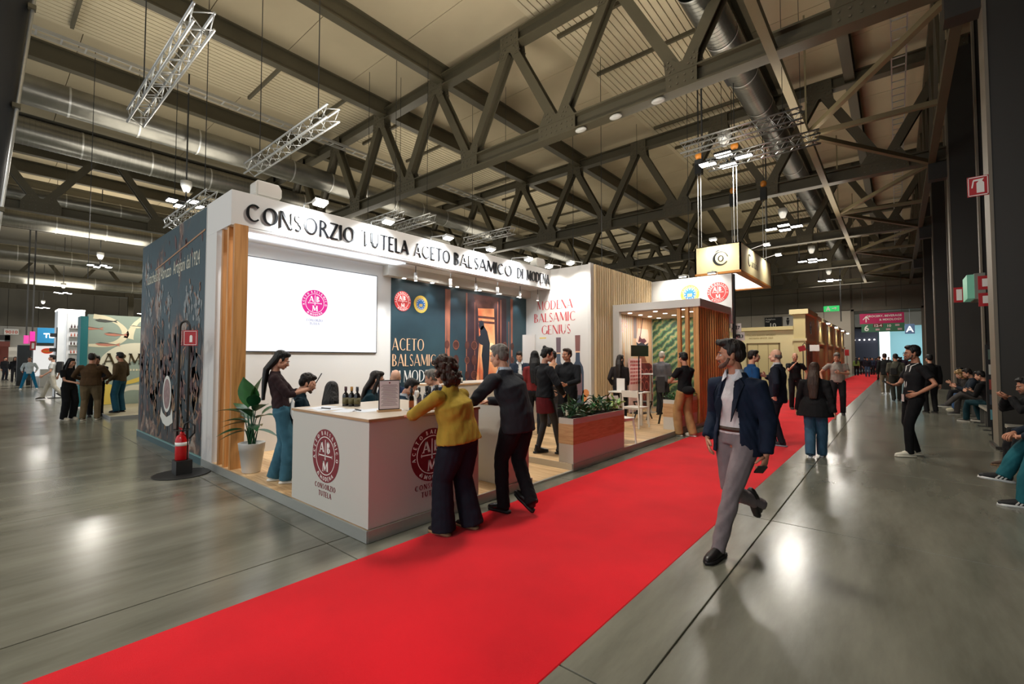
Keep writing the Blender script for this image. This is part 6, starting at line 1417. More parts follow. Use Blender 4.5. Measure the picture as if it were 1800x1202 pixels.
        job('trousers', root, [cloth(lc)], S(g), vx*s, 2, fold=.0035 if lod == 2 else .0022 if lod else 0, seed=len(JOBS))
    if legskin is not None:
        g = MB()
        for i in range(2): g.tube([hip[i], hip[i]*.6+kn[i]*.4, kn[i], kn[i]*.6+ank[i]*.4, ank[i], ank[i]-V((0, 0, .03))], [.095, .082, .06, .056, .043, .04], seg)
        job('tights', root, [mat('tights', legskin, .6)], S(g), vx*s, 2)
        g = MB(); g.tube([pel+V((0, 0, .1)), pel+V((0, 0, .0)), pel+V((0, 0, -.12)), pel+V((0, .02, -.27))], [(.14, .105), (.178, .13), (.19, .145), (.195, .155)], seg+4, side=(1, 0, 0))
        job('skirt', root, [cloth(skirt)], S(g), vx*s, 2, fold=.002)
    if belt: MB().tube([V(q)*s for q in (pel+V((0, 0, .055))+lean*.1, pel+V((0, 0, .09))+lean*.1)], [(.163*b_*s, .124*b_*s), (.16*b_*s, .121*b_*s)], 24, side=(1, 0, 0)).build('belt', mat('leather_brown', (62, 40, 28), .5), root, smooth=True, local=True)
    # --- top
    def torso(g, k, hemz, slv, ln, aw=1.0, nk=.0, flare=0):
        hz = hemz-.95
        bot = pel+V((0, 0, hz)) if hz < 0 else pel+V((0, 0, hz))+lean*hz/.5
        g.tube([bot, pel+V((0, 0, max(.06, hz+.03)))+lean*.1, pel+V((0, 0, .16))+lean*.25, chest, neck-V((0, 0, .085)), neck-V((0, 0, .022)), neck+V((0, 0, .025+nk))], [(.172*b_*k+flare, .122*b_*k+flare), (.165*b_*k+flare*.4, .118*b_*k+flare*.4), (.15*b_*k, .11*b_*k), (.165*wf*b_*k, .122*b_*k), (.155*wf*k, .098*k), (.1*k, .07*k), (.066*k, .064*k)], seg+4, side=side)
        for i in range(2):
            q = -1 if i == 0 else 1; L1 = V(el[i]); L2 = V(wri[i]); a0 = sh[i]+R*q*.06
            if slv >= 1: g.tube([a0, sh[i]+V((0, 0, .004)), (sh[i]+L1)/2, L1, (L1+L2)/2, L2+(L2-L1).normalized()*(-.015 if slv < 1.1 else .01)], [.062*aw, .068*aw, .062*aw, .055*aw, .048*aw, .041*aw], seg)
            elif slv > .5: g.tube([a0, sh[i], (sh[i]+L1)/2, L1, L1*.7+L2*.3], [.06*aw, .066*aw, .058*aw, .053*aw, .05*aw], seg)
            elif slv > 0: g.tube([a0, sh[i], sh[i]*.35+L1*.65], [.06*aw, .068*aw, .064*aw], seg)
        return g
    fo = .0042 if lod == 2 else .0025 if lod else 0
    if op is not None:
        job('shirt', root, [cloth(inner)], S(torso(MB(), 1.0, .985, 1.0, 0, .93, nk=.0)), vx*s, 2, fold=.002 if lod else 0)
        g = torso(MB(), 1.1, hem, sleeve, 0, 1.06, nk=.01, flare=P.get('flare', .012)); Ri = V((R.x, R.y, 0)); c0 = chest*s; w0, w1 = op; nz = neck.z*s; hz_ = hem*s; fwd = V((-R.y, R.x, 0)); cx_, cy_ = chest.x*s, chest.y*s
        def cut(c, w0=w0, w1=w1, nz=nz, hz_=hz_):
            dx = (c[0]-cx_)*Ri.x+(c[1]-cy_)*Ri.y; dy = (c[0]-cx_)*fwd.x+(c[1]-cy_)*fwd.y; t = min(1, max(0, (nz-c[2])/(nz-hz_)))
            if c[2] < hz_+.004: return True
            return dy > .02 and abs(dx) < (w0*(1-t)+w1*t if len(op) == 2 else 0)*s and c[2] > hz_-.05
        job('jacket', root, [cloth(tc)], S(g), vx*s, 2, cut=cut, solid=.012, fold=fo, seed=2)
        if lapel:
            for q in (-1, 1):
                g = MB(); base = chest+fwd*.135
                p = [neck+R*q*.05+fwd*.06+V((0, 0, .03)), neck+R*q*.125+fwd*.075-V((0, 0, .06)), chest+R*q*.12+fwd*.132+V((0, 0, .03)), chest+R*q*.1+fwd*.145-V((0, 0, .06)), chest+R*q*.055+fwd*.15-V((0, 0, .18)), neck+R*q*.04+fwd*.09-V((0, 0, .08))]
                g.add(p+[v-fwd*.012 for v in p], [(0, 1, 2, 3, 4, 5), (11, 10, 9, 8, 7, 6)]+[(i, (i+1) % 6, 6+(i+1) % 6, 6+i) for i in range(6)]); S(g).build('lapel', cloth(tuple(int(c*.85) for c in tc)), root, local=True)
    else:
        g = torso(MB(), {'shirt': 1.04, 'jacket': 1.13, 'sweater': 1.09}[top], hem, sleeve, 0, {'shirt': 1.0, 'jacket': 1.12, 'sweater': 1.08}[top], nk=.012 if top == 'jacket' else 0, flare=P.get('flare', 0))
        job({'shirt': 'shirt', 'jacket': 'jacket', 'sweater': 'sweater'}[top], root, [cloth(tc)], S(g), vx*s, 2, fold=fo, seed=len(JOBS))
    if collar is not None:
        g = MB(); n_ = 14
        for i in range(n_):
            t0, t1 = -.3*PI+1.6*PI*i/n_-PI*.0, -.3*PI+1.6*PI*(i+1)/n_
            f = lambda t, r, dz: neck+V((0, .012, .0))+V((-math.sin(t-PI*.5+PI)*0, 0, 0))+R*(r*math.cos(t+PI))+V((-R.y, R.x, 0))*(r*math.sin(t+PI)*.95)+V((0, 0, dz))
            g.add([f(t0, .078, .012), f(t1, .078, .012), f(t1, .064, .062), f(t0, .064, .062), f(t1, .058, .06), f(t0, .058, .06), f(t1, .066, .01), f(t0, .066, .01)], [(0, 1, 2, 3), (3, 2, 4, 5), (5, 4, 6, 7), (7, 6, 1, 0)])
        for q in (-1, 1):
            fw = V((-R.y, R.x, 0)); p = [neck+R*q*.066+fw*.045+V((0, 0, .06)), neck+R*q*.02+fw*.095+V((0, 0, .0)), neck+R*q*.055+fw*.108-V((0, 0, .04)), neck+R*q*.09+fw*.05+V((0, 0, .0))]
            g.add(p+[v-fw*.008 for v in p], [(0, 1, 2, 3), (7, 6, 5, 4), (0, 4, 5, 1), (1, 5, 6, 2), (2, 6, 7, 3), (3, 7, 4, 0)])
        S(g).build('collar', cloth(collar), root, smooth=False, local=True)
    # --- shoes
    for i in range(2):
        fy, fp = P.get('fy', [0, 0])[i], P.get('fp', [0, 0])[i]; F3 = Matrix.Rotation(fy, 3, 'Z') @ Matrix.Rotation(-fp, 3, 'X')
        o = ank[i]; q = lambda a, b, c: o+F3 @ V((a, b, c-.085))
        g = MB(); g.tube([q(0, -.062, .045), q(0, -.03, .05), q(0, .04, .05), q(0, .11, .038), q(0, .17, .03), q(0, .198, .026)], [(.028, .03), (.036, .042), (.04, .042), (.045, .034), (.036, .026), (.018, .014)], 10, side=tuple(F3 @ V((1, 0, 0))))
        g.tube([q(0, -.02, .04), q(0, -.012, .135)], [(.036, .045), (.034, .042)], 10, side=tuple(F3 @ V((1, 0, 0))))
        if P.get('stripes'):
            for e_ in (-1, 1):
                sb = MB()
                for k in range(3): sb.bar(q(e_*.047, .075-.032*k, .028), q(e_*.036, .035-.032*k, .075), .004, .013)
                S(sb).build('side_stripes', M_PRINTW, root, local=True)
        bidx = len(JOBS); ms = mat('shoe_%d_%d' % shoe[:2], shoe, .35 if sole is None else .7)
        sm = MB(); ol = [(.0, -.09), (.03, -.08), (.036, -.03), (.038, .05), (.047, .11), (.04, .17), (.0, .208), (-.04, .17), (-.047, .11), (-.038, .05), (-.036, -.03), (-.03, -.08)]
        sm.add([q(a, b, .0) for a, b in ol]+[q(a*.97, b*.97, .024) for a, b in ol], [tuple(range(11, -1, -1)), tuple(range(12, 24))]+[(k, (k+1) % 12, 12+(k+1) % 12, 12+k) for k in range(12)], mi=1)
        job('shoe', root, [ms, mat('sole_%d_%d' % (sole or (24, 22))[:2], sole or (24, 22, 22), .6)], S(g), (.008 if lod == 2 else .012)*s, 2, extra=S(sm))
    if bag: bag(root, neck*s, pel*s, R, s)
    return root
HEADS = []
STAND = {}
SITP = dict(pel=(0, -.05, .53), sit=1, an=[(.1, .4, .085), (-.1, .4, .085)], kp=[(.1, 1, .6), (-.1, 1, .6)])
def sitp(**k): d = dict(SITP); d.update(k); return d
NAVY = (24, 34, 52)
# walking man
def prop(nm, lab, cat, p, size, m, rz=0, rx=0):
    o = MB().box(-size[0]/2, size[0]/2, -size[1]/2, size[1]/2, -size[2]/2, size[2]/2).build(nm, m, bevel=.002); o.location = p; o.rotation_euler = (rx, 0, rz); return tag(o, lab, cat)
person('walking person in open navy blazer, white shirt and grey chinos crossing the foreground', -1.07, 4.3, (-.38, -.93), 1.83, lod=2, skin='b', hair='quiff', hc='dark', beard=1, op=(.055, .12), hem=.77, tc=(22, 34, 54), inner=(216, 212, 212), collar=(222, 222, 226), legs='slim', lc=(132, 122, 124), shoe=(20, 17, 17), belt=1, lapel=True,
   pose=dict(head=(-.85, -.03, 0), lean=(0, .02, 0), pel=(0, 0, .9), an=[(.09, -.4, .27), (-.06, .33, .088)], kp=[(.05, 1, -.1), (-.05, 1, .2)], fp=[-1.15, .0], fy=[.05, .2], wr=[(.235, .08, .86), (-.26, .02, .80)], ep=[(.5, -1, 0), (-.5, -1, -.2)], hand=[((-.4, .3, -.8), (-.7, -.4, -.2)), ((0, .45, -1), (1, .1, 0))], curl=[.5, 1.1], flare=.02))
prop('phone', 'dark phone in the hand of the walking person in the navy blazer', 'phone', (-.865, 4.145, .72), (.07, .012, .14), M_BLACK, .5, 1.0)
# woman in yellow
person('person with curly dark hair in mustard jacket and wide navy trousers leaning on the counter', -3.18, 2.97, (-1, -.12), 1.62, lod=2, w=1, bulk=1.3, skin='a', hair='curly', hc='brown', glasses=1, top='jacket', tc=(176, 146, 54), hem=.91, sleeve=.8, legs='wide', lc=(24, 28, 40), shoe=(30, 24, 22), sole=(170, 140, 100),
   pose=dict(pel=(0, -.02, .95), lean=(-.05, .09, 0), head=(.15, -.28, 0), an=[(.15, -.06, .09), (-.14, .06, .09)], wr=[(.1, .52, 1.2), (-.26, .45, 1.16)], ep=[(1, -.1, -.5), (-1, -.1, -.5)], hand=[((-.3, 1, .0), (0, 0, -1)), ((-.2, 1, -.12), (0, 0, -1))], curl=[.6, .15], flare=.02))
# man in grey suit
person('grey-haired person in charcoal suit resting an arm on the counter, legs crossed', -3.13, 3.78, (-1, -.05), 1.80, lod=2, bulk=1.15, skin='a', hair='short', hc='grey', top='jacket', tc=(44, 46, 52), hem=.82, sleeve=1.15, legs='regular', lc=(20, 20, 24), shoe=(18, 16, 16), collar=(200, 210, 222),
   pose=dict(pel=(.03, 0, .94), lean=(-.05, .14, 0), head=(.2, -.2, 0), an=[(-.02, -.2, .15), (-.12, .08, .09)], kp=[(.2, 1, 0), (0, 1, 0)], fp=[-.6, 0], wr=[(.05, .42, 1.1), (-.27, .36, 1.12)], ep=[(1, -.4, -.4), (-1, -.5, -.2)], hand=[((-.6, .6, 0), (0, 0, -1)), ((.4, 1, 0), (0, 0, -1))]))
# girl with jeans
person('person with long dark hair in brown top and wide blue jeans by the plant', -5.83, 2.48, (.45, .85), 1.62, z=HP, lod=2, w=1, bulk=.9, skin='a', hair='long', hc='black', top='shirt', tc=(48, 32, 34), hem=.98, sleeve=.8, legs='baggy', lc=(62, 106, 124), shoe=(222, 218, 206), sole=(230, 226, 214),
   pose=dict(lean=(-.02, -.07, 0), head=(.1, -.42, 0), locks=0, an=[(.12, .08, .09), (-.08, -.08, .09)], wr=[(.1, .33, 1.22), (-.04, .34, 1.22)], ep=[(.6, -.6, -1), (-.5, -.6, -1)], hand=[((-.2, .6, .5), (-.6, 0, .6)), ((.3, .6, .5), (.6, 0, .6))], curl=[.8, .6]))
prop('phone', 'dark phone held by the long-haired person in blue jeans', 'phone', (-5.63, 2.85, 1.37), (.07, .012, .14), M_BLACK, -.5, -.5)
pz = MB().box(-.11, .11, -.004, .004, -.15, .15).build('paper_booklet', M_PRINTW); pz.location = (-5.62, 2.52, 1.02); pz.scale = (.7, 1, .75); pz.rotation_euler = (0, -.35, 2.9); tag(pz, 'white booklet tucked under the arm of the person in blue jeans', 'booklet')
# seated group
def seated(label, x, y, face, zseat=HP, **k):
    a = math.atan2(-face[0], face[1]); L_ = (face[0]**2+face[1]**2)**.5
    if hair_ok(label): chair(x-face[0]/L_*.02, y-face[1]/L_*.02, a, 'white chair under the '+label.split(',')[0].replace('seated person', 'sitter')[:60], z=zseat) 
    return person(label, x, y, face, z=zseat, **k)
def hair_ok(l):
    if 'tousled' not in l: return True
    t = thing('stool', 'black stool under the seated person with tousled hair', 'stool', (-5.95, 2.76, HP)); B('seat', M_BLACK, t, -6.1, -5.8, 2.6, 2.9, HP+.4, HP+.45)
    for a in (-6.08, -5.82):
        for b in (2.62, 2.88): MB().bar((a, b, HP), (a, b, HP+.4), .02, .02).build('leg', M_BLACK, t)
    return False
W3 = [(.12, .38, .74), (-.12, .38, .74)]
seated('seated person with tousled dark hair in a dark teal suit, left of the counter', -5.98, 2.76, (.45, .9), H=1.74, lod=2, skin='a', hair='tousled', hc='dark', beard=1, op=(.04, .06), hem=.62, tc=(16, 44, 58), inner=(214, 214, 214), pose=sitp(head=(.0, -.38, 0), lean=(0, .08, 0), wr=W3))
seated('seated person seen from behind with a black bob and pale blouse', -5.28, 2.83, (-.8, .55), H=1.62, lod=1, w=1, hair='bob', hc='black', top='shirt', tc=(214, 212, 210), pose=sitp(head=(0, -.15, 0), lean=(0, .08, 0), wr=W3, locks=0, flare=.02))
seated('seated person with straight dark hair in teal blazer left of the certificate', -5.9, 3.72, (.65, .75), H=1.76, lod=1, w=1, hair='long', hc='dark', top='jacket', tc=(14, 46, 56), pose=sitp(head=(.1, -.2, 0), lean=(0, .12, 0), wr=W3))
seated('seated person with short black hair behind the framed certificate', -5.45, 3.86, (.5, .6), H=1.66, lod=1, hair='short', hc='black', top='jacket', tc=(28, 52, 70), collar=(210, 214, 220), pose=sitp(head=(-.1, -.55, 0), lean=(0, .2, 0), wr=W3))
seated('seated bald person in blue suit bending forward before the poster', -6.35, 4.5, (.8, -.5), H=1.84, lod=1, hair='none', skin='d', top='jacket', tc=(30, 50, 84), pose=sitp(head=(0, -.75, 0), lean=(0, .25, 0), wr=W3))
seated('seated grey-haired person in navy suit leaning left beside the bottles', -5.26, 4.68, (-.85, -.5), H=1.8, lod=1, hair='short', hc='grey', skin='a', top='jacket', tc=(30, 42, 64), collar=(214, 216, 222), pose=sitp(head=(.1, -.35, 0), lean=(0, .2, 0), wr=W3))
# people standing in the stand
person('person in dark suit and white shirt standing behind the bar', -7.12, 8.72, (.75, -.75), 1.70, z=HP, lod=1, hair='short', hc='dark', op=(.04, .07), hem=.84, tc=(30, 40, 54), collar=(224, 224, 226), pose=dict(head=(-.3, -.45, 0), wr=[(.12, .3, 1.0), (-.12, .3, 1.0)], ep=[(1, -.5, -.4), (-1, -.5, -.4)]))
person('person with dark hair in a bun, black jacket, red skirt and black tights', -4.31, 5.92, (.4, .92), 1.69, z=HP, lod=2, w=1, hair='bun', hc='black', top='jacket', tc=(20, 22, 26), hem=.93, sleeve=1.1, skirt=(96, 22, 28), legskin=(26, 22, 24), shoe=(16, 15, 16), pose=dict(head=(-.35, -.2, 0), an=[(.13, .2, .09), (-.1, -.08, .09)], wr=[(.2, .22, 1.0), (-.2, .22, 1.0)], ep=[(1, -.6, 0), (-1, -.6, 0)], flare=.012))
person('person in black zip jacket with hands clasped facing the aisle beside the planter', -4.78, 7.3, (.25, -.97), 1.70, z=HP, lod=2, skin='b', hair='short', hc='brown', top='jacket', tc=(22, 24, 28), hem=.86, legs='regular', lc=(24, 24, 28), pose=dict(head=(-.45, -.05, 0), wr=[(.08, .27, 1.06), (-.06, .28, 1.06)], ep=[(1, -.6, -.2), (-1, -.6, -.2)], hand=[((-1, .4, -.2), (0, -.5, .5)), ((1, .4, -.2), (0, -.5, .5))], curl=[.9, .9]))
person('person in peach top seen from behind between the two in black jackets', -5.9, 8.42, (-.7, .7), 1.68, z=HP, lod=1, hair='short', hc='black', skin='a', top='shirt', tc=(206, 158, 124), legs='regular', lc=(60, 60, 64), pose=dict(wr=[(.1, .25, 1.0), (-.1, .25, 1.0)]))
person('person with black curly ponytail hidden behind the person in the red skirt', -5.42, 7.1, (-.5, .8), 1.66, z=HP, lod=1, w=1, hair='long_wavy', hc='black', top='shirt', tc=(120, 40, 40), pose=dict())
person('person with long brown hair in black leather jacket in front of the pavilion', -5.15, 10.15, (-.2, 1), 1.60, z=HP, lod=1, w=1, hair='long', hc='dark', top='jacket', tc=(34, 28, 28), hem=.9, pose=dict(head=(-.6, -.1, 0), wr=[(.14, .25, .95), (-.22, .1, .95)]))
person('white-haired person in grey jumper standing in the pavilion seen from behind', -4.85, 12.0, (.1, 1), 1.70, z=HP, lod=1, hair='short', hc='white', skin='a', top='sweater', tc=(92, 92, 96), legs='regular', lc=(36, 36, 40), pose=dict(head=(.2, -.1, 0), wr=[(.14, .28, 1.1), (-.14, .28, 1.1)]))
def waistbag(root, neck, pel, R, s):
    g = MB(); g.ell(pel+Vector((-.12, -.2, .02))*s, (.12*s, .14*s, .09*s), 10, 7); g.tube([pel+Vector((.1, .1, .08)), pel+Vector((.14, -.05, .06)), pel+Vector((0, -.17, .04))], [.03, .035, .05], 8); job('tied_jumper', root, [cloth((18, 18, 20))], g, .014, 2, fold=.004)
person('person in black tee and sand trousers, jumper tied round the waist, at the stand', -3.4, 9.62, (-.85, .35), 1.75, lod=2, skin='b', hair='short', hc='black', top='shirt', tc=(20, 20, 23), sleeve=.4, hem=.9, legs='baggy', lc=(176, 138, 92), shoe=(218, 208, 190), sole=(224, 216, 200), bag=waistbag,
   pose=dict(head=(-.15, -.15, 0), an=[(.1, -.1, .09), (-.1, .08, .09)], wr=[(.1, .34, 1.12), (-.1, .34, 1.12)], ep=[(1, -.5, -.6), (-1, -.5, -.6)], curl=[.9, .9]))
# aisle
person('person with glasses in bright blue puffy jacket behind the walking person', -2.2, 10.0, (.8, .5), 1.78, lod=1, hair='short', hc='dark', skin='a', glasses=1, top='jacket', tc=(20, 70, 120), hem=.84, bulk=1.15, legs='slim', lc=(24, 26, 34), pose=dict(head=(-.2, -.05, 0)))
person('balding person in dark navy suit talking beside the blue jacket', -1.72, 9.75, (-.95, .1), 1.79, lod=2, hair='bald', hc='grey', skin='d', top='jacket', tc=(22, 28, 42), hem=.78, bulk=1.08, legs='slim', lc=(24, 27, 36), shoe=(24, 26, 34), sole=(120, 130, 140), collar=(210, 210, 214), pose=dict(head=(0, .0, 0), an=[(.1, .12, .09), (-.1, -.08, .09)], wr=[(.15, .25, 1.25), (-.22, -.02, .9)], ep=[(1, -.4, -1), (-1, -.5, 0)]))
person('bald person in black tee with a hand at the mouth before the cream booth', -2.5, 17, (.3, -.95), 1.80, lod=1, hair='none', skin='a', top='shirt', sleeve=.4, tc=(22, 22, 25), lc=(24, 24, 28), pose=dict(wr=[(.04, .2, 1.4), (-.26, .04, .9)], ep=[(1, -.2, -1), (-.8, -.5, 0)], head=(0, -.2, 0)))
person('person with long brown hair in flaring black jacket and faded jeans walking away', -1.05, 9.0, (.05, 1), 1.55, lod=2, w=1, hair='long', hc='brown', top='jacket', tc=(16, 16, 18), hem=.76, sleeve=1.15, legs='baggy', lc=(62, 96, 120), shoe=(60, 80, 100), sole=(220, 220, 220),
   pose=dict(an=[(.07, .12, .085), (-.07, -.12, .1)], fp=[0, -.3], wr=[(.33, -.12, .78), (-.33, .1, .78)], flare=.11, locks=0))
person('grey-haired person in pale grey tee looking at a phone on the carpet', -1.33, 16.2, (.15, -1), 1.80, lod=1, hair='short', hc='grey', skin='a', top='shirt', tc=(158, 150, 140), sleeve=.4, hem=.9, legs='regular', lc=(34, 34, 36), pose=dict(head=(-.1, -.45, 0), wr=[(.36, .1, .95), (-.05, .32, 1.18)], ep=[(1, -.4, 0), (-1, -.4, -.6)]))
person('person in lime green top far down the carpet', -2.95, 54, (0, 1), 1.72, lod=0, w=1, hair='long', hc='dark', top='shirt', tc=(128, 158, 84), lc=(22, 22, 24))
person('person in dark jacket and jeans far down the carpet beside the lime green top', -2.0, 51, (0, -1), 1.7, lod=0, hair='short', hc='dark', top='jacket', tc=(30, 30, 40), lc=(60, 84, 110))
person('person in purple-black coat far down the carpet', -1.0, 44, (-.4, 1), 1.78, lod=0, hair='short', hc='brown', top='jacket', tc=(40, 26, 50), lc=(24, 24, 28))
person('tall person in dark green jacket and khaki trousers walking away past the carpet edge', -.43, 27, (-.1, 1), 1.85, lod=1, hair='short', hc='brown', skin='a', top='jacket', tc=(30, 34, 34), hem=.82, lc=(120, 110, 92), shoe=(200, 196, 186), sole=(220, 216, 206), pose=dict(an=[(.1, .15, .09), (-.1, -.15, .1)]))
def slingbag(root, neck, pel, R, s):
    g = MB(); g.box(-.2*s, -.0, -.26*s, -.13*s, .98*s, 1.22*s); g.build('shoulder_bag', M_BLACK, root, local=True, bevel=.02)
    MB().tube([neck+R*.1-Vector((0, .1, 0)), (neck+pel)/2+Vector((0, -.155, 0)), pel+Vector((-.15, -.14, .15))], .014, 6).build('strap', M_BLACK, root, local=True)
person('person in olive shirt with a black bag slung across the back walking away', -.04, 22.8, (-.15, 1), 1.80, lod=1, bulk=1.1, hair='short', hc='dark', skin='b', top='shirt', tc=(96, 96, 84), sleeve=.8, lc=(48, 50, 44), bag=slingbag, pose=dict(an=[(.1, .14, .09), (-.1, -.14, .1)], wr=[(.2, .25, 1.0), (-.2, .2, .95)]))
def lanyard(root, neck, pel, R, s):
    MB().tube([neck+Vector((.07, 0, .02)), neck+Vector((.07, .1, -.03)), neck+Vector((.03, .15, -.3)), neck+Vector((.0, .155, -.5)), neck+Vector((-.03, .15, -.3)), neck+Vector((-.07, .1, -.03)), neck+Vector((-.07, 0, .02))], (.008), 5).build('lanyard', M_PRINTW, root, local=True)
    MB().box(-.035, .035, .15, .156, neck.z-.62, neck.z-.5).build('badge', mat('badge_pass', (206, 190, 186), .5), root, local=True)
person('person in black polo with white lanyard and glasses, hand on hip', .2, 10.12, (-.9, -.4), 1.84, lod=2, skin='b', hair='short', hc='black', beard=1, glasses=1, top='shirt', tc=(20, 20, 23), sleeve=.4, hem=.88, legs='slim', lc=(17, 17, 20), shoe=(214, 208, 192), sole=(222, 216, 200), bag=lanyard,
   pose=dict(head=(-.1, -.1, 0), lean=(0, -.03, 0), an=[(.1, -.06, .09), (-.1, .12, .09)], wr=[(.02, .22, 1.12), (-.2, .04, 1.0)], ep=[(1, -.3, -.6), (-1, -.9, 0)], hand=[((-.2, 1, 0), (0, 0, 1)), ((.5, .8, -.4), (.7, -.3, 0))], curl=[.9, .4]))
prop('phone', 'small dark phone in the raised hand of the person with the white lanyard', 'phone', (-.13, 9.97, 1.2), (.07, .012, .14), M_BLACK, 1.1, -1.0)
person('person in dark cap and jacket standing behind the lanyard wearer', .75, 18.5, (-.4, .9), 1.74, lod=1, hair='short', hc='black', top='jacket', tc=(20, 20, 22), lc=(20, 20, 22), pose=dict())
# seated on the bench
def bsit(label, x, y, **k):
    p = sitp(**k.pop('pp', {})); f = k.pop('face', (-1, -.05)); return person(label, x, y, f, pose=p, **k)
bsit('seated person in black jacket, back turned, nearest on the far bench', 1.72, 16.4, face=(-.8, .5), H=1.74, lod=1, hair='short', hc='black', top='jacket', tc=(18, 18, 20), lc=(20, 54, 62), shoe=(80, 74, 66), sole=(190, 186, 176), pp=dict(head=(.3, -.3, 0), lean=(0, .12, 0), an=[(.3, .32, .085), (-.1, .4, .085)], wr=[(.12, .36, .78), (-.12, .36, .78)]))
bsit('seated person in denim jacket and grey trousers with crossed leg on the far bench', 1.72, 18.3, H=1.78, lod=1, hair='short', hc='dark', top='jacket', tc=(40, 48, 58), lc=(84, 80, 78), shoe=(70, 70, 70), sole=(200, 196, 186), pp=dict(head=(0, -.4, 0), lean=(0, .16, 0), wr=[(.1, .45, .8), (-.12, .45, .8)], an=[(.1, .42, .085), (.0, .62, .3)]))
bsit('seated person with curly blond hair on the far bench', 1.72, 19.8, H=1.66, lod=1, w=1, hair='curly', hc='blond', top='jacket', tc=(50, 46, 44), lc=(60, 90, 130), shoe=(200, 190, 160), sole=(214, 208, 190), pp=dict(head=(.1, -.5, 0), lean=(0, .2, 0), wr=[(.1, .36, .8), (-.1, .36, .8)]))
bsit('seated person in black coat and cap farthest along the far bench', 1.72, 21.3, H=1.74, lod=1, hair='short', hc='black', top='jacket', tc=(20, 20, 22), lc=(26, 26, 30), shoe=(200, 196, 190), sole=(214, 210, 200), pp=dict(head=(0, -.3, 0), lean=(0, .1, 0), wr=[(.1, .36, .8), (-.1, .36, .8)]))
bsit('seated person in teal jeans and black striped trainers at the right edge', 1.45, 7.6, face=(-1, -.08), H=1.84, lod=2, skin='b', hair='short', hc='black', top='jacket', tc=(30, 40, 52), lc=(28, 92, 102), shoe=(18, 18, 20), sole=(216, 216, 214), pp=dict(stripes=1, head=(.2, -.2, 0), lean=(0, .06, 0), an=[(.02, .52, .3), (-.16, .42, .085)], kp=[(.1, .6, 1), (-.1, 1, .6)], fp=[-.1, 0], fy=[0, 0], wr=[(.05, .44, .74), (-.05, .4, .72)], ep=[(1, -.6, -.2), (-1, -.6, -.2)], hand=[((-.7, .6, -.2), (0, 0, -1)), ((.7, .6, -.2), (0, 0, -1))], curl=[.8, .8]))
person('bearded seated person holding a cup, half cut by the right picture edge', 1.68, 10.1, (-1, -.25), H=1.8, lod=2, skin='b', hair='short', hc='black', beard=2, top='jacket', tc=(26, 26, 28), lc=(28, 28, 30), shoe=(70, 50, 36), sole=(120, 90, 60), pose=sitp(head=(.0, -.3, 0), lean=(0, .2, 0), wr=[(.08, .42, 1.0), (-.06, .42, 1.02)], ep=[(1, -.5, -.8), (-1, -.5, -.8)], hand=[((-.5, .8, .3), (-.3, 0, .8)), ((.5, .8, .2), (.3, 0, .8))], curl=[1.0, 1.0]))
# stripes on the teal-jeans trainers are part of the shoe look
# left group
person('person all in black with long wavy hair, left of the fish booth group', -16.76, 1.66, (.75, .45), 1.63, lod=1, w=1, hair='long_wavy', hc='black', top='shirt', tc=(20, 20, 22), sleeve=.4, hem=.86, legs='baggy', lc=(22, 22, 25), shoe=(190, 180, 160), sole=(200, 192, 176), pose=dict(head=(0, -.25, 0), wr=[(.1, .34, 1.06), (-.1, .34, 1.06)], ep=[(.6, -.6, -1), (-.6, -.6, -1)]))
person('broad person in brown jumper and khaki trousers seen from behind at the fish booth', -16.2, 2.02, (-.92, .3), 1.76, lod=1, bulk=1.22, hair='short', hc='dark', skin='b', top='sweater', tc=(72, 52, 30), hem=.9, legs='regular', lc=(104, 88, 64), shoe=(120, 108, 88), sole=(190, 182, 166), pose=dict(an=[(.14, 0, .09), (-.14, -.02, .09)], wr=[(.2, .25, 1.05), (-.2, .25, 1.05)], ep=[(1, -.4, -.3), (-1, -.4, -.3)]))
person('person in black suit partly hidden behind the brown jumper', -17.2, 2.25, (.9, -.2), 1.72, lod=1, hair='short', hc='black', skin='b', top='jacket', tc=(20, 20, 24), lc=(20, 20, 22), pose=dict(head=(0, -.4, 0), wr=[(.1, .28, 1.0), (-.1, .28, 1.0)]))
person('person in olive jumper with a blue apron, in profile at the fish booth', -17.1, 2.75, (-.6, -.6), 1.72, z=.08, lod=1, hair='short', hc='black', skin='b', top='sweater', tc=(92, 76, 54), hem=.9, legs='baggy', lc=(40, 92, 116), shoe=(22, 20, 20), pose=dict(wr=[(.2, .16, .92), (-.2, .16, .92)], head=(-.2, -.1, 0)))
person('person in white tee with black backpack striding left', -25.6, 2.05, (-.3, -.9), 1.76, lod=1, hair='short', hc='black', skin='a', top='shirt', tc=(206, 204, 198), sleeve=.4, lc=(190, 182, 166), shoe=(90, 80, 66), pose=dict(an=[(.1, .3, .09), (-.1, -.35, .17)], fp=[.1, -.7], wr=[(.25, -.1, .9), (-.25, .2, .95)]),
   bag=lambda root, neck, pel, R, s: MB().box(-.15, .15, -.3, -.13, 1.05, 1.5).build('backpack', M_BLACK, root, local=True, bevel=.04))
person('person in white shirt and bright blue jeans standing with feet apart', -34.4, 1.9, (.9, -.1), 1.70, lod=1, hair='short', hc='brown', skin='b', top='shirt', tc=(196, 206, 208), hem=.86, legs='slim', lc=(20, 112, 150), shoe=(220, 220, 216), sole=(230, 230, 226), pose=dict(an=[(.3, 0, .09), (-.3, 0, .09)], wr=[(.26, .1, 1.0), (-.26, .1, 1.0)]))
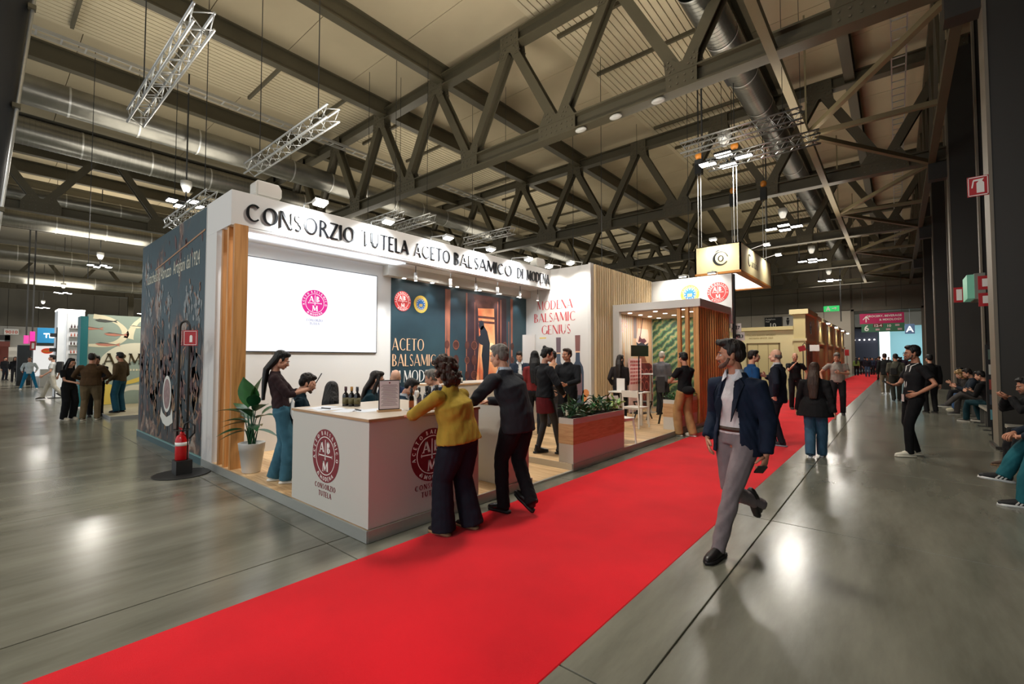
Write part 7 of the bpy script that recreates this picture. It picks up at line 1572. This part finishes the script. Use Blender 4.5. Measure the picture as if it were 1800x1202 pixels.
for lab, x, y, f, H_, k in (('person in pale coat walking behind the blue jeans', -40.4, 2.8, (.6, .4), 1.74, dict(tc=(196, 190, 176), lc=(150, 140, 124), hair='short', hc='grey')), ('person in green jacket behind the white shirt', -41.5, 2.0, (.6, .4), 1.70, dict(tc=(30, 70, 50), lc=(30, 30, 34), hair='short', hc='dark')),
   ('person in black vest over white tee facing the aisle at far left', -45.9, 1.85, (1, .1), 1.74, dict(tc=(28, 28, 32), lc=(22, 22, 26), hair='long', hc='brown', w=1)), ('person in dark jacket sitting posture at the far left edge', -51.0, 1.55, (.8, .6), 1.72, dict(tc=(24, 26, 30), lc=(30, 34, 44), hair='short', hc='black')),
   ('person in charcoal coat beyond the vest wearer', -55, 2.4, (1, 0), 1.7, dict(tc=(34, 34, 38), lc=(24, 24, 26), hair='short', hc='dark')), ('person in beige top beside the magenta banners', -44, 3.3, (1, .3), 1.66, dict(tc=(186, 168, 150), lc=(46, 60, 90), hair='long', hc='dark', w=1))):
    person(lab, x, y, f, H_, lod=0, top='jacket', **k)
rr = random.Random(21)
cols = [(24, 24, 28), (40, 30, 46), (60, 40, 36), (30, 40, 60), (80, 76, 70), (120, 40, 40), (36, 36, 38), (90, 96, 100)]
hh = ['black', 'dark', 'brown', 'grey']
names = ['black', 'plum', 'russet', 'navy', 'taupe', 'brick red', 'charcoal', 'steel grey']
for k in range(16):
    x = -2.9+.36*k*(.9+.02*k) if k < 12 else rr.uniform(-2.5, 1.2); y = 56+rr.uniform(0, 9)+ (12 if k >= 12 else 0)
    x = min(x, 1.6); c = cols[k % 8]
    person('distant visitor in %s %s the far doorway' % (names[k % 8], 'before' if k < 8 else 'beyond'), x, y, (rr.uniform(-.5, .5), 1 if k % 3 else -1), rr.uniform(1.62, 1.82), lod=0, top='jacket', tc=c, lc=(24, 24, 28), hair='short', hc=hh[k % 4], group='visitors around the far doorway')
# a few more far standing people along the right of the aisle
person('distant person in black beside the cream booth end', -3.3, 40, (0, -1), 1.72, lod=0, top='jacket', tc=(22, 22, 24), lc=(22, 22, 24), hc='black')
flush_text()
flush_jobs()
# each person's body and head become one mesh
for r in [o for o in C.objects if o.name.startswith('person') and o.type == 'EMPTY']:
    ks = CH.get(r.name, []); b = [k for k in ks if k.name.startswith('body')]; h = [k for k in ks if k.name.startswith('head')]
    if b and h:
        bm = bmesh.new(); bm.from_mesh(b[0].data); bm.from_mesh(h[0].data); bm.to_mesh(b[0].data); bm.free()
        bpy.data.objects.remove(h[0])
